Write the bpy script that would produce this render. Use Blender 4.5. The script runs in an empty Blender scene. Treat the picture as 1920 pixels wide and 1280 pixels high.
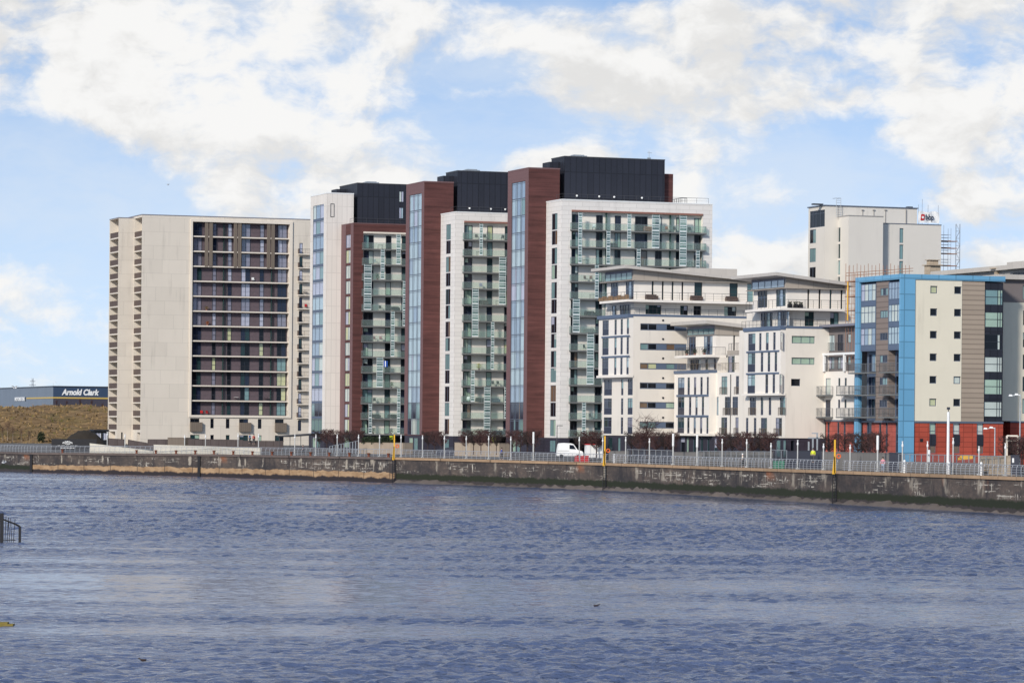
import bpy, math, random
import numpy as np
from mathutils import Vector, Matrix
random.seed(11)
S = bpy.context.scene
COL = S.collection
# ------------------------------------------------------------------ camera
F = 6500.0; H0 = 800.0; ROLL = 0.009; CZ = 8.9
cr, sr = math.cos(ROLL), math.sin(ROLL)
def ray(x, y):
    a = (x-960)/F; b = (H0-y)/F
    return cr*a - sr*b, sr*a + cr*b            # X/Y and (Z-CZ)/Y
def at(x, y, d):
    p, q = ray(x, y); return Vector((p*d, d, CZ+q*d))
def onz(x, y, z):
    p, q = ray(x, y); return at(x, y, (z-CZ)/q)
cam = bpy.data.cameras.new('camera'); co = bpy.data.objects.new('camera', cam); COL.objects.link(co)
cam.sensor_width = 36; cam.lens = 36*F/1920; cam.shift_y = (H0-640)/1920
cam.clip_start = 1; cam.clip_end = 12000
co.matrix_world = Matrix(((cr, -sr, 0, 0), (0, 0, -1, 0), (sr, cr, 0, CZ), (0, 0, 0, 1)))
S.camera = co
# ------------------------------------------------------------------ materials
class N:
    def __init__(s, tree): s.t = tree
    def n(s, kind, **kw):
        nd = s.t.nodes.new(kind)
        for k, v in kw.items():
            if k[0] == '_':
                setattr(nd, k[1:], v)
            else:
                key = k.replace('__', ' ')
                key = int(key[1:]) if key[0] == 'i' and key[1:].isdigit() else key
                sock = nd.inputs[key]
                if isinstance(v, bpy.types.NodeSocket): s.t.links.new(v, sock)
                else: sock.default_value = v
        return nd
    def m(s, op, a, b=0.0, c=0.0):
        nd = s.n('ShaderNodeMath', _operation=op, i0=a, i1=b)
        if op in ('MULTIPLY_ADD', 'SMOOTH_MIN', 'WRAP', 'COMPARE'):
            if isinstance(c, bpy.types.NodeSocket): s.t.links.new(c, nd.inputs[2])
            else: nd.inputs[2].default_value = c
        return nd.outputs[0]
    def mix(s, f, a, b, mode='MIX'):
        nd = s.t.nodes.new('ShaderNodeMix'); nd.data_type = 'RGBA'; nd.blend_type = mode
        for i, v in ((0, f), (6, a), (7, b)):
            if isinstance(v, bpy.types.NodeSocket): s.t.links.new(v, nd.inputs[i])
            else: nd.inputs[i].default_value = v if i == 0 else (tuple(v)+(1,))[:4]
        return nd.outputs[2]
    def ramp(s, v, lo, hi):
        return s.n('ShaderNodeMapRange', i0=v, i1=lo, i2=hi, i3=0.0, i4=1.0, _interpolation_type='SMOOTHSTEP').outputs[0]
    def noise(s, vec, scale, detail=3, rough=.55):
        return s.n('ShaderNodeTexNoise', Vector=vec, Scale=scale, Detail=detail, Roughness=rough).outputs[0]
    def scale(s, vec, sc):
        return s.n('ShaderNodeVectorMath', _operation='MULTIPLY', i0=vec, i1=sc).outputs[0]
MATS = {}
def mat(name, col, rough=.75, noise=(0, 0), joints=None, seams=None, bands=None, stain=None, metal=0, spec=.4, bump=0):
    if name in MATS: return MATS[name]
    m = bpy.data.materials.new(name); m.use_nodes = True; MATS[name] = m
    t = N(m.node_tree); bs = m.node_tree.nodes['Principled BSDF']
    bs.inputs['Roughness'].default_value = rough; bs.inputs['Metallic'].default_value = metal
    bs.inputs['Specular IOR Level'].default_value = spec
    if not (noise[1] or joints or seams or bands or stain):
        bs.inputs['Base Color'].default_value = tuple(col)+(1,); return m
    oc = t.n('ShaderNodeTexCoord').outputs['Object']
    sp = t.n('ShaderNodeSeparateXYZ', i0=oc).outputs
    u = t.m('ADD', sp[0], sp[1]); z = sp[2]
    uv = t.n('ShaderNodeCombineXYZ', i0=u, i1=z, i2=0.0).outputs[0]
    c = col
    fac = None
    def mul(f):
        nonlocal c
        c = t.mix(1.0, c, t.n('ShaderNodeCombineColor', i0=f, i1=f, i2=f).outputs[0], 'MULTIPLY')
    if bands:                                   # brick courses: thin long streaks of tone; (scale_u, scale_z, amp)
        a = t.noise(t.scale(uv, (bands[0], bands[1], 1)), 1.0, 4, .65)
        mul(t.m('MULTIPLY_ADD', t.m('SUBTRACT', a, .5), bands[2]*2, 1.0))
    if noise[1]:
        a = t.noise(oc, noise[0], 5, .6)
        mul(t.m('MULTIPLY_ADD', t.m('SUBTRACT', a, .5), noise[1]*2, 1.0))
    if joints:                                  # (width, height, line, amount, tone variation)
        w, h, ln, am = joints[:4]
        zz = t.m('DIVIDE', z, h); uu = t.m('DIVIDE', u, w)
        row = t.m('FLOOR', zz)
        if len(joints) > 5: uu = t.m('ADD', uu, t.m('MULTIPLY', row, joints[5]))
        fu = t.m('FRACT', uu); fz = t.m('FRACT', zz)
        l1 = t.m('LESS_THAN', fu, ln/w) if w < 500 else 0.0; l2 = t.m('LESS_THAN', fz, ln/h) if h < 500 else 0.0
        l = t.m('MAXIMUM', l1, l2)
        mul(t.m('SUBTRACT', 1.0, t.m('MULTIPLY', l, am)))
        if len(joints) > 4 and joints[4]:
            cell = t.n('ShaderNodeTexWhiteNoise', _noise_dimensions='2D', Vector=t.n('ShaderNodeCombineXYZ', i0=t.m('FLOOR', uu), i1=row, i2=0.0).outputs[0]).outputs[0]
            mul(t.m('MULTIPLY_ADD', t.m('SUBTRACT', cell, .5), joints[4]*2, 1.0))
    if stain:                                   # runs of dirt down the face: (scale, amount)
        a = t.noise(t.scale(uv, (stain[0], stain[0]*.09, 1)), 1.0, 4, .6)
        b2 = t.noise(uv, .12, 3)
        mul(t.m('SUBTRACT', 1.0, t.m('MULTIPLY', t.m('MULTIPLY', t.ramp(a, .48, .72), t.ramp(b2, .4, .65)), stain[1])))
    m.node_tree.links.new(c, bs.inputs['Base Color'])
    return m
def glassmat(name, col, rough=.06, metal=.0, spec=.9, amp=.25, sc=.35):
    m = mat(name, col, rough, noise=(sc, amp), metal=metal, spec=spec); return m
M = {}
M['cream'] = mat('cream_precast_concrete', (.66, .595, .505), .85, noise=(.15, .07), joints=(5.2, 2.84, .09, .15, .04, .37), stain=(.8, .20))
M['cream_trim'] = mat('pale_concrete_trim', (.72, .645, .545), .8, noise=(.5, .06))
M['brown_panel'] = mat('brown_timber_panel', (.11, .078, .066), .7, noise=(.8, .12), joints=(.3, 999, .06, .35))
M['taupe_panel'] = mat('taupe_cladding', (.17, .135, .105), .7, joints=(.42, 999, .05, .3, .04))
M['purple_brick'] = mat('dark_purple_brick', (.115, .086, .098), .85, bands=(1.2, 9, .25), noise=(1.5, .2))
M['white_clad'] = mat('white_cladding', (.735, .68, .615), .65, noise=(.2, .04), joints=(.95, 3.1, .10, .17, .035), stain=(.7, .13))
M['white_clad_b'] = mat('white_horizontal_cladding', (.745, .705, .655), .65, noise=(.2, .04), joints=(2.4, .72, .09, .17, .035, .5), stain=(.7, .14))
M['render_in'] = mat('cream_balcony_render', (.80, .745, .66), .85, noise=(.7, .08), stain=(1.0, .12))
M['brick'] = mat('red_brown_brick', (.098, .037, .033), .9, bands=(.12, 1.7, .95), noise=(.25, .35), joints=(999, 2.85, .1, .3))
M['brick_trim'] = mat('mauve_brick_trim', (.165, .092, .092), .8, bands=(1.5, 5, .22), joints=(1.1, .7, .05, .15))
M['navy_clad'] = mat('dark_navy_cladding', (.020, .022, .032), .55, noise=(.3, .1), joints=(1.05, 4.3, .14, .45, .12))
M['plinth'] = mat('dark_slate_plinth', (.034, .031, .046), .6, noise=(.5, .12), joints=(1.2, .6, .05, .35, .08, .5))
M['render'] = mat('warm_white_render', (.74, .68, .595), .85, noise=(.25, .06), stain=(.9, .22))
M['render_w'] = mat('white_render', (.78, .725, .65), .85, noise=(.3, .05), stain=(.9, .17))
M['e_render'] = mat('yellowish_render', (.735, .675, .535), .85, noise=(.3, .07), stain=(.8, .17))
M['beige_clad'] = mat('beige_cladding', (.37, .325, .275), .6, noise=(.4, .05), joints=(2.2, 50, .07, .35, .03))
M['roof_metal'] = mat('warm_grey_roof_metal', (.50, .46, .41), .45, noise=(.3, .06), joints=(2.6, 50, .06, .2, .03))
M['grey_band'] = mat('grey_band', (.20, .20, .24), .6, noise=(.5, .08))
M['mauve_grey'] = mat('mauve_grey_render', (.185, .160, .155), .85, noise=(.4, .08))
M['blue'] = mat('sky_blue_panel', (.145, .36, .545), .45, noise=(.2, .06), joints=(2.4, 2.0, .13, .38, .06))
M['bluegrey'] = mat('slate_blue_panel', (.10, .135, .20), .5, noise=(.4, .08))
M['navy_sp'] = mat('navy_spandrel', (.022, .026, .048), .4, noise=(.5, .1))
M['redtile'] = mat('red_terracotta_tile', (.39, .068, .040), .8, noise=(.6, .12), joints=(1.25, .62, .10, .35, .13))
M['redtile_a'] = mat('red_terracotta_tile_dull', (.40, .095, .070), .8, noise=(.6, .12), joints=(1.25, .62, .10, .3, .13))
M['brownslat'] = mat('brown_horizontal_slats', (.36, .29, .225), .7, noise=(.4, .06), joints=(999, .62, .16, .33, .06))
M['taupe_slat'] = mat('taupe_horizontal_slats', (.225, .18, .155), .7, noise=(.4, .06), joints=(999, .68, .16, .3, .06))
M['concrete'] = mat('grey_concrete', (.30, .29, .28), .9, noise=(.5, .15), stain=(1., .2))
M['far_render'] = mat('pale_far_render', (.66, .62, .555), .85, noise=(.15, .06), stain=(.6, .14))
M['slab'] = mat('balcony_slab', (.16, .165, .16), .8, noise=(.6, .15))
M['steel'] = mat('galvanised_steel', (.42, .44, .45), .4, noise=(2, .12), metal=.6)
M['rail'] = mat('railing_paint', (.38, .395, .42), .45, noise=(1, .1), metal=.3)
M['balrail'] = mat('balcony_rail_grey', (.15, .155, .16), .5, noise=(1, .1))
M['raildk'] = mat('dark_railing', (.06, .06, .065), .5, noise=(1, .1))
M['white'] = mat('white_paint', (.80, .80, .78), .45, noise=(1, .04))
M['framedk'] = mat('dark_window_frame', (.035, .04, .052), .4, noise=(2, .1))
M['framegrey'] = mat('grey_window_frame', (.11, .13, .17), .4, noise=(2, .1))
M['soffit'] = mat('rust_soffit', (.26, .12, .09), .7, noise=(1, .15))
M['black'] = mat('matt_black', (.012, .012, .015), .7, noise=(1, .1))
M['yellow'] = mat('yellow_paint', (.75, .42, .03), .5, noise=(1.5, .12))
M['orange'] = mat('orange_plastic', (.70, .13, .02), .5, noise=(1, .1))
M['red'] = mat('red_plastic', (.50, .02, .02), .45, noise=(1, .1))
M['timber'] = mat('weathered_timber', (.26, .17, .10), .85, noise=(1, .25), joints=(.2, 999, .03, .4, .1))
M['rust'] = mat('rusty_scaffold', (.33, .16, .09), .7, noise=(2, .2))
M['sandstone'] = mat('sandstone_block', (.42, .34, .25), .9, noise=(.8, .18), joints=(1.6, .5, .04, .3, .1))
M['lgreen'] = mat('hi_vis_yellow', (.65, .72, .03), .6, noise=(1, .1))
M['skin'] = mat('skin', (.55, .36, .27), .6, noise=(3, .05))
M['hair'] = mat('dark_hair', (.03, .02, .015), .6, noise=(8, .2))
M['bark'] = mat('dark_bark', (.045, .028, .026), .9, noise=(3, .25))
M['twig'] = mat('maroon_twigs', (.070, .034, .032), .9, noise=(2, .3))
M['twig_d'] = mat('dark_twigs', (.035, .024, .022), .9, noise=(2, .3))
M['dry'] = mat('pale_dry_twigs', (.34, .25, .17), .9, noise=(1, .25))
M['birch'] = mat('birch_bark', (.42, .36, .29), .9, noise=(2, .3))
M['leaf'] = mat('dark_evergreen_leaf', (.022, .035, .014), .8, noise=(1.5, .4))
# glass family: what stands behind each pane gives it its tone
G = {}
G['dark'] = glassmat('pane_dark_room', (.008, .010, .015), spec=.22)
G['navy'] = glassmat('pane_navy', (.017, .024, .048), spec=.3)
G['teal'] = glassmat('pane_teal', (.018, .042, .046), spec=.35)
G['sky'] = glassmat('pane_coated_blue', (.30, .38, .46), .05, .35)
G['sky2'] = glassmat('pane_coated_pale', (.42, .52, .55), .05, .3)
G['lilac'] = glassmat('pane_blind_lilac', (.40, .41, .50), .08)
G['dusk'] = glassmat('pane_dusky_lilac', (.21, .21, .27), .08)
G['green'] = glassmat('pane_net_curtain_green', (.34, .46, .36), .1)
G['pale'] = glassmat('pane_pale_blind', (.50, .55, .50), .1)
G['ylw'] = glassmat('pane_yellow_blind', (.50, .52, .30), .1)
G['brown'] = glassmat('pane_brown_curtain', (.16, .10, .06), .1)
G['teal2'] = glassmat('pane_green_tint', (.16, .27, .27), .08)
def pick(s):                                   # s like 'dark3 teal2 pale1'
    names, w = [], []
    for tkn in s.split():
        names.append(tkn.rsplit(':', 1)[0]); w.append(float(tkn.rsplit(':', 1)[1]))
    return G[random.choices(names, w)[0]]
def clearglass(name, tint, body, k):
    m = bpy.data.materials.new(name); m.use_nodes = True; t = N(m.node_tree)
    bs = m.node_tree.nodes['Principled BSDF']; bs.inputs['Roughness'].default_value = .08
    oc = t.n('ShaderNodeTexCoord').outputs['Object']
    m.node_tree.links.new(t.mix(t.noise(oc, .6), tuple(v*.75 for v in body), body), bs.inputs['Base Color'])
    tr = t.n('ShaderNodeBsdfTransparent', Color=tint+(1,))
    mx = t.n('ShaderNodeMixShader', i0=k, i1=tr.outputs[0], i2=bs.outputs[0])
    m.node_tree.links.new(mx.outputs[0], m.node_tree.nodes['Material Output'].inputs[0]); return m
M['balglass'] = clearglass('balcony_glass', (.87, .94, .92), (.40, .48, .455), .17)
M['clear'] = clearglass('clear_screen_glass', (.75, .90, .88), (.24, .34, .35), .40)
M['greenglass'] = clearglass('green_partition_glass', (.55, .75, .70), (.05, .11, .105), .5)
# ------------------------------------------------------------------ mesh helpers
class MB:
    def __init__(s): s.v = []; s.f = []; s.m = []
    def quad(s, pts, mi=0):
        i = len(s.v); s.v += [tuple(p) for p in pts]; s.f.append(tuple(range(i, i+len(pts)))); s.m.append(mi)
    def hexa(s, P, mi=0):                      # 8 points: bottom ring then top ring
        i = len(s.v); s.v += [tuple(p) for p in P]
        for q in ((0, 3, 2, 1), (4, 5, 6, 7), (0, 1, 5, 4), (1, 2, 6, 5), (2, 3, 7, 6), (3, 0, 4, 7)):
            s.f.append(tuple(i+k for k in q)); s.m.append(mi)
    def box(s, x0, x1, y0, y1, z0, z1, mi=0):
        s.hexa([(x0, y0, z0), (x1, y0, z0), (x1, y1, z0), (x0, y1, z0), (x0, y0, z1), (x1, y0, z1), (x1, y1, z1), (x0, y1, z1)], mi)
    def fbox(s, fc, u0, u1, z0, z1, n0, n1, mi=0):
        if fc[0] == 'B': s.box(u0, u1, fc[1]+n0, fc[1]+n1, z0, z1, mi)
        else: s.box(fc[1]+n0, fc[1]+n1, u0, u1, z0, z1, mi)
    def fq(s, fc, u0, u1, z0, z1, n, mi=0):
        P = lambda u, z: (u, fc[1]+n, z) if fc[0] == 'B' else (fc[1]+n, u, z)
        q = [P(u0, z0), P(u1, z0), P(u1, z1), P(u0, z1)]
        s.quad(q if fc[0] == 'B' else q[::-1], mi)
    def tube(s, p, q, r0, r1=None, n=6, mi=0, cap=True):
        r1 = r0 if r1 is None else r1
        p = Vector(p); q = Vector(q); d = (q-p).normalized()
        a = d.cross(Vector((0, 0, 1)) if abs(d.z) < .9 else Vector((1, 0, 0))).normalized(); b = d.cross(a)
        i = len(s.v)
        for c, r in ((p, r0), (q, r1)):
            for k in range(n):
                w = 2*math.pi*k/n; s.v.append(tuple(c+a*math.cos(w)*r+b*math.sin(w)*r))
        for k in range(n):
            s.f.append((i+k, i+(k+1) % n, i+n+(k+1) % n, i+n+k)); s.m.append(mi)
        if cap:
            s.f.append(tuple(i+k for k in range(n))[::-1]); s.m.append(mi)
            s.f.append(tuple(i+n+k for k in range(n))); s.m.append(mi)
    def lathe(s, prof, c=(0, 0, 0), n=12, mi=0):
        i = len(s.v)
        for r, z in prof:
            for k in range(n):
                w = 2*math.pi*k/n; s.v.append((c[0]+r*math.cos(w), c[1]+r*math.sin(w), c[2]+z))
        for j in range(len(prof)-1):
            for k in range(n):
                s.f.append((i+j*n+k, i+j*n+(k+1) % n, i+(j+1)*n+(k+1) % n, i+(j+1)*n+k)); s.m.append(mi)
    def mesh(s, name, mats):
        me = bpy.data.meshes.new(name); me.from_pydata(s.v, [], s.f)
        for m in mats: me.materials.append(m)
        if len(mats) > 1: me.polygons.foreach_set('material_index', s.m)
        me.update(); return me
    def build(s, name, mats, parent=None, loc=(0, 0, 0), rz=0):
        if not isinstance(mats, (list, tuple)): mats = [mats]
        o = bpy.data.objects.new(name, s.mesh(name, mats)); COL.objects.link(o)
        o.location = loc; o.rotation_euler = (0, 0, rz); o.parent = parent; return o
def tag(o, label, cat, group=None, kind=None):
    if label: o['label'] = label
    if cat: o['category'] = cat
    if group: o['group'] = group
    o['kind'] = kind or 'thing'
    return o
def empty(name, label, cat, loc, rz=0, group=None):
    o = bpy.data.objects.new(name, None); COL.objects.link(o); o.location = loc; o.rotation_euler = (0, 0, rz)
    o.empty_display_size = .5
    return tag(o, label, cat, group)
def copy_tree(o, parent=None):
    c = o.copy(); COL.objects.link(c); c.parent = parent
    for ch in list(o.children): copy_tree(ch, c)
    return c
def smooth(o):
    o.data.polygons.foreach_set('use_smooth', [True]*len(o.data.polygons)); return o
def text_mesh(body, size, m, shear=0, bold=0, extrude=.03):
    c = bpy.data.curves.new('t', 'FONT'); c.body = body; c.size = size; c.shear = shear; c.offset = bold; c.extrude = extrude
    c.align_x = 'CENTER'; c.align_y = 'CENTER'
    o = bpy.data.objects.new('t', c); COL.objects.link(o)
    bpy.context.view_layer.update()
    me = bpy.data.meshes.new_from_object(o.evaluated_get(bpy.context.evaluated_depsgraph_get()))
    COL.objects.unlink(o); bpy.data.objects.remove(o)
    me.materials.clear(); me.materials.append(m); return me
# ------------------------------------------------------------------ world
SUN_EL = math.radians(27); SUN_AZ = math.atan2(-.50, -.87)      # direction towards the sun: (-.50, -.87)
W = bpy.data.worlds.new('World'); S.world = W; W.use_nodes = True
t = N(W.node_tree); bg = W.node_tree.nodes['Background']; bg.inputs['Strength'].default_value = .13
sky = t.n('ShaderNodeTexSky', _sky_type='NISHITA', _sun_disc=False, _sun_elevation=SUN_EL, _sun_rotation=SUN_AZ, _altitude=50.0, _air_density=1.0, _dust_density=.6, _ozone_density=2.0)
gen = t.n('ShaderNodeTexCoord').outputs['Generated']
sx = t.n('ShaderNodeSeparateXYZ', i0=gen).outputs
zup = t.m('MAXIMUM', sx[2], 0.0)
# the low sky of the photograph is clear air: look up the sky a little higher than the true ray
vec = t.n('ShaderNodeCombineXYZ', i0=sx[0], i1=sx[1], i2=t.m('ADD', t.m('MULTIPLY', zup, 2.6), .12)).outputs[0]
vec = t.n('ShaderNodeVectorMath', _operation='NORMALIZE', i0=vec).outputs[0]
W.node_tree.links.new(vec, sky.inputs['Vector'])
blue = t.mix(1.0, sky.outputs[0], SKY_TINT if 'SKY_TINT' in globals() else (1.22, 1.40, 1.52), "MULTIPLY")
# clouds
K = 1/.06
w1 = t.n('ShaderNodeTexNoise', Vector=gen, Scale=22.0, Detail=4.0, Roughness=.6).outputs[1]
wv = t.n('ShaderNodeVectorMath', _operation='MULTIPLY_ADD', i0=w1, i1=(.022, .022, .016), i2=gen).outputs[0]
cv = t.scale(wv, (1.0, 1.0, 1.7))
nb = t.noise(cv, 34.0, 9, .60)
nb2 = t.noise(t.n('ShaderNodeVectorMath', _operation='ADD', i0=cv, i1=(-.004, 0.0, .011)).outputs[0], 34.0, 9, .60)
n1 = t.m('MULTIPLY_ADD', t.m('SUBTRACT', nb, .5), 1.7, .5)
big = t.noise(t.scale(gen, (1, 1, 2.0)), 2.2, 3, .5)
az = t.m('DIVIDE', sx[0], t.m('MAXIMUM', sx[1], .05)); el = sx[2]
wsp = t.n('ShaderNodeSeparateXYZ', i0=wv).outputs
azw = t.m('DIVIDE', wsp[0], t.m('MAXIMUM', wsp[1], .05)); elw = wsp[2]
# banks of cloud, seen and added: azimuth, elevation, spreads, weight
BL = [(0, .30, .6, .13, .30), (.150, .118, .04, .02, .3), (-.120, .124, .10, .010, .3), (-.142, .122, .055, .014, .42), (-.098, .110, .050, .014, .42), (-.060, .119, .050, .022, .42), (-.105, .098, .040, .010, .34), (-.072, .100, .022, .010, .36),  # first bank is unseen, added above the view to brighten the water's reflections
      (-.146, .108, .022, .008, .34), (-.140, .098, .010, .006, .20),
      (-.025, .099, .022, .012, .34), (-.045, .089, .034, .008, .28), (-.080, .086, .012, .010, .30), (-.050, .082, .040, .010, .30), (-.030, .092, .014, .006, .25),
      (.010, .121, .040, .006, .40), (.060, .116, .040, .012, .42), (.055, .104, .044, .013, .42), (.115, .113, .050, .017, .44), (.145, .120, .030, .018, .44), (.030, .099, .012, .007, .22),
      (.024, .081, .020, .008, .30), (.042, .078, .030, .008, .28), (.067, .086, .012, .006, .26),
      (.140, .094, .022, .009, .42), (.152, .078, .018, .016, .40), (.130, .073, .022, .006, .22), (.030, .066, .032, .016, .40), (.068, .050, .030, .020, .42), (-.006, .071, .030, .012, .36), (-.055, .070, .030, .012, .30),
      (.140, .050, .050, .016, .42), (.095, .052, .018, .014, .3), (-.130, .040, .018, .016, .32), (-.150, .036, .014, .010, .30), (-.112, .058, .012, .008, .10),
      (-.125, .072, .034, .016, -.34), (-.148, .086, .022, .012, -.30), (.006, .112, .022, .006, -.30), (.010, .094, .030, .007, -.34), (.100, .078, .024, .016, -.30), (.118, .098, .022, .0045, -.34), (-.100, .072, .018, .010, -.16), (.128, .062, .030, .005, -.30), (.0, .082, .012, .006, -.2)]
acc = 0.0
for a0, e0, sa, se, wgt in BL:
    dx = t.m('DIVIDE', t.m('SUBTRACT', azw, a0), sa); dy = t.m('DIVIDE', t.m('SUBTRACT', elw, e0), se)
    r2 = t.m('ADD', t.m('MULTIPLY', dx, dx), t.m('MULTIPLY', dy, dy))
    g = t.m('POWER', 2.718, t.m('MULTIPLY', r2, -1.0))
    acc = t.m('ADD', acc, t.m('MULTIPLY', g, wgt))
front = t.ramp(sx[1], .2, .5)
acc = t.m('MINIMUM', acc, .41)
bias = t.m('ADD', t.m('MULTIPLY', acc, front), t.m('MULTIPLY', t.m('SUBTRACT', big, .45), .9))
bias = t.m('ADD', bias, t.m('MULTIPLY', t.m('SUBTRACT', front, 1.0), .16))
dens = t.m('ADD', n1, bias)
cover = t.ramp(dens, .55, .95)
# thickness: lit billows and greyer bellies
n2 = t.noise(t.scale(wv, (1, 1, 2.2)), 24.0, 6, .6)
n3 = t.noise(t.scale(gen, (1, 1, 2.6)), 7.0, 4, .55)
shade = t.m('ADD', t.m('ADD', t.m('MULTIPLY', n2, .35), t.m('MULTIPLY', n3, .65)), t.m('MULTIPLY', t.m('SUBTRACT', nb, nb2), .75))
ccol = t.mix(t.ramp(shade, .36, .58), (5.95, 5.92, 5.86), (7.2, 7.17, 7.10))
haz = t.m('POWER', 2.718, t.m('MULTIPLY', zup, -11.0))
veil = t.ramp(t.noise(t.scale(wv, (1, 1, 2.4)), 9.0, 6, .62), .36, .70)
blue = t.mix(t.m('MULTIPLY', veil, .55), blue, (5.9, 6.35, 6.85))
blue = t.mix(t.m('MULTIPLY', haz, t.m('MULTIPLY_ADD', front, .5, .38)), blue, (5.6, 6.2, 6.9))
skyc = t.mix(cover, blue, ccol)
W.node_tree.links.new(skyc, bg.inputs['Color'])
sun = bpy.data.lights.new('sun', 'SUN'); sun.energy = 3.7; sun.angle = math.radians(7); sun.color = (1, .935, .85)
so = bpy.data.objects.new('sun', sun); COL.objects.link(so)
sd = Vector((-.50*math.cos(SUN_EL), -.87*math.cos(SUN_EL), math.sin(SUN_EL)))
so.rotation_euler = sd.to_track_quat('Z', 'Y').to_euler(); so.location = (0, 0, 300)
S.view_settings.view_transform = 'Standard'; S.view_settings.look = 'None'; S.view_settings.exposure = 0; S.view_settings.gamma = 1
# ------------------------------------------------------------------ water
def waves():
    n, L = 512, 56.0
    rng = np.random.default_rng(5)
    k = np.fft.fftfreq(n, L/n)*2*np.pi
    kx, ky = np.meshgrid(k, k); kk = np.hypot(kx, ky); kk[0, 0] = 1
    kp = 2*np.pi/1.9
    sp = np.exp(-.8*(kp/kk)**2)*kk**-3.0*np.exp(-(kk*.06)**2)
    th = np.arctan2(ky, kx); sp = sp*(.25+np.cos(th-math.radians(62))**2); sp[0, 0] = 0
    h = np.fft.ifft2(np.sqrt(sp)*(rng.normal(size=(n, n))+1j*rng.normal(size=(n, n)))).real
    return h/h.std(), n, L
hmap, wn, wL = waves()
def vnoise(X, Y, sx_, sy_, seed):
    rng = np.random.default_rng(seed); g = rng.random((64, 64))
    x = X/sx_+17.3; y = Y/sy_+9.1; xi = np.floor(x).astype(int); yi = np.floor(y).astype(int); fx = x-xi; fy = y-yi
    fx = fx*fx*(3-2*fx); fy = fy*fy*(3-2*fy)
    q = lambda a, b: g[a % 64, b % 64]
    return (q(xi, yi)*(1-fx)+q(xi+1, yi)*fx)*(1-fy)+(q(xi, yi+1)*(1-fx)+q(xi+1, yi+1)*fx)*fy
def sample(X, Y):
    x = (X/wL*wn) % wn; y = (Y/wL*wn) % wn
    xi = x.astype(int); yi = y.astype(int); fx = x-xi; fy = y-yi
    a = hmap[yi % wn, xi % wn]; b = hmap[yi % wn, (xi+1) % wn]; c = hmap[(yi+1) % wn, xi % wn]; d = hmap[(yi+1) % wn, (xi+1) % wn]
    return (a*(1-fx)+b*fx)*(1-fy)+(c*(1-fx)+d*fx)*fy
rows = [96.0]
while rows[-1] < 705: rows.append(rows[-1]+.15*max(1, rows[-1]/130))
ys = np.array(rows); xs = np.arange(-125, 85.01, .33)
X, Y = np.meshgrid(xs, ys)
X2 = X*.94+Y*.34; Y2 = -X*.34+Y*.94
sst = lambda a, b, v: np.clip((v-a)/(b-a), 0, 1)**2*(3-2*np.clip((v-a)/(b-a), 0, 1))
pxs = 960+F*X/Y; pyd = F*CZ/Y
calm = .38*vnoise(X, Y, 60, 26, 3)+.27*vnoise(X, Y, 22, 7, 4)+.35*vnoise(X, Y, 75, 4.5, 6)
amp = .36+1.05*sst(.30, .64, calm)
lee = sst(2, -13, X)*sst(330, 230, Y)                  # sheltered, smoother water off the near left bank
amp = amp*(1-.44*lee*(.65+.7*vnoise(X, Y, 18, 5, 8)).clip(0, 1))
_q = np.array([(onz(a_, b_, 0).x, onz(a_, b_, 0).y) for a_, b_ in ((-420, 868), (0, 882.5), (400, 893.5), (740, 904.5), (1135, 919), (1565, 943.5), (1920, 965), (2500, 1010))])
shore = np.interp(X, _q[:, 0], _q[:, 1])-Y                # distance off the quay wall: calmer in its shelter
amp = amp*(.30+.70*sst(4, 85, shore))
Z = amp*(.046*sample(X2, Y2)+.014*sample(X2*2.7+31, Y2*2.7+7)+.045*sst(90, 320, Y)*sample(X2/2.6+11, Y2/2.6+3)+.06*sst(160, 520, Y)*sample(X2/6.1+5, Y2/6.1+21))
edge = np.minimum(np.minimum(xs-xs[0], xs[-1]-xs), 6)/6
Z = Z*edge[None, :]*np.minimum(np.minimum(ys-ys[0], ys[-1]-ys), 4)[:, None]/4
ny, nx = X.shape
V = np.stack([X, Y, Z], -1).reshape(-1, 3)
I = np.arange(nx*ny).reshape(ny, nx)
Q = np.stack([I[:-1, :-1], I[:-1, 1:], I[1:, 1:], I[1:, :-1]], -1).reshape(-1, 4)
ext = [(-4000, -2500, 0), (4000, -2500, 0), (4000, 6000, 0), (-4000, 6000, 0)]
x0_, x1_, y0_, y1_ = xs[0], xs[-1], ys[0], ys[-1]
ring = [(-4000, -2500, 0), (4000, -2500, 0), (4000, 6000, 0), (-4000, 6000, 0), (x0_, y0_, 0), (x1_, y0_, 0), (x1_, y1_, 0), (x0_, y1_, 0)]
b0 = nx*ny
V = np.vstack([V, np.array(ring)])
Q = np.vstack([Q, np.array([[b0, b0+1, b0+5, b0+4], [b0+1, b0+2, b0+6, b0+5], [b0+2, b0+3, b0+7, b0+6], [b0+3, b0, b0+4, b0+7]])])
me = bpy.data.meshes.new('water')
me.vertices.add(len(V)); me.vertices.foreach_set('co', V.astype(np.float32).ravel())
me.loops.add(Q.size); me.loops.foreach_set('vertex_index', Q.astype(np.int32).ravel())
me.polygons.add(len(Q)); me.polygons.foreach_set('loop_start', np.arange(0, Q.size, 4, dtype=np.int32)); me.polygons.foreach_set('loop_total', np.full(len(Q), 4, np.int32))
me.polygons.foreach_set('use_smooth', np.ones(len(Q), bool)); me.update(calc_edges=True); me.validate()
wm = bpy.data.materials.new('river_water'); wm.use_nodes = True; t = N(wm.node_tree); bs = wm.node_tree.nodes['Principled BSDF']
bs.inputs['IOR'].default_value = 1.333; bs.inputs['Roughness'].default_value = .10
oc = t.n('ShaderNodeTexCoord').outputs['Object']
wm.node_tree.links.new(t.mix(t.noise(oc, .05), (.060, .088, .172), (.080, .108, .198)), bs.inputs['Base Color'])
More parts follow.
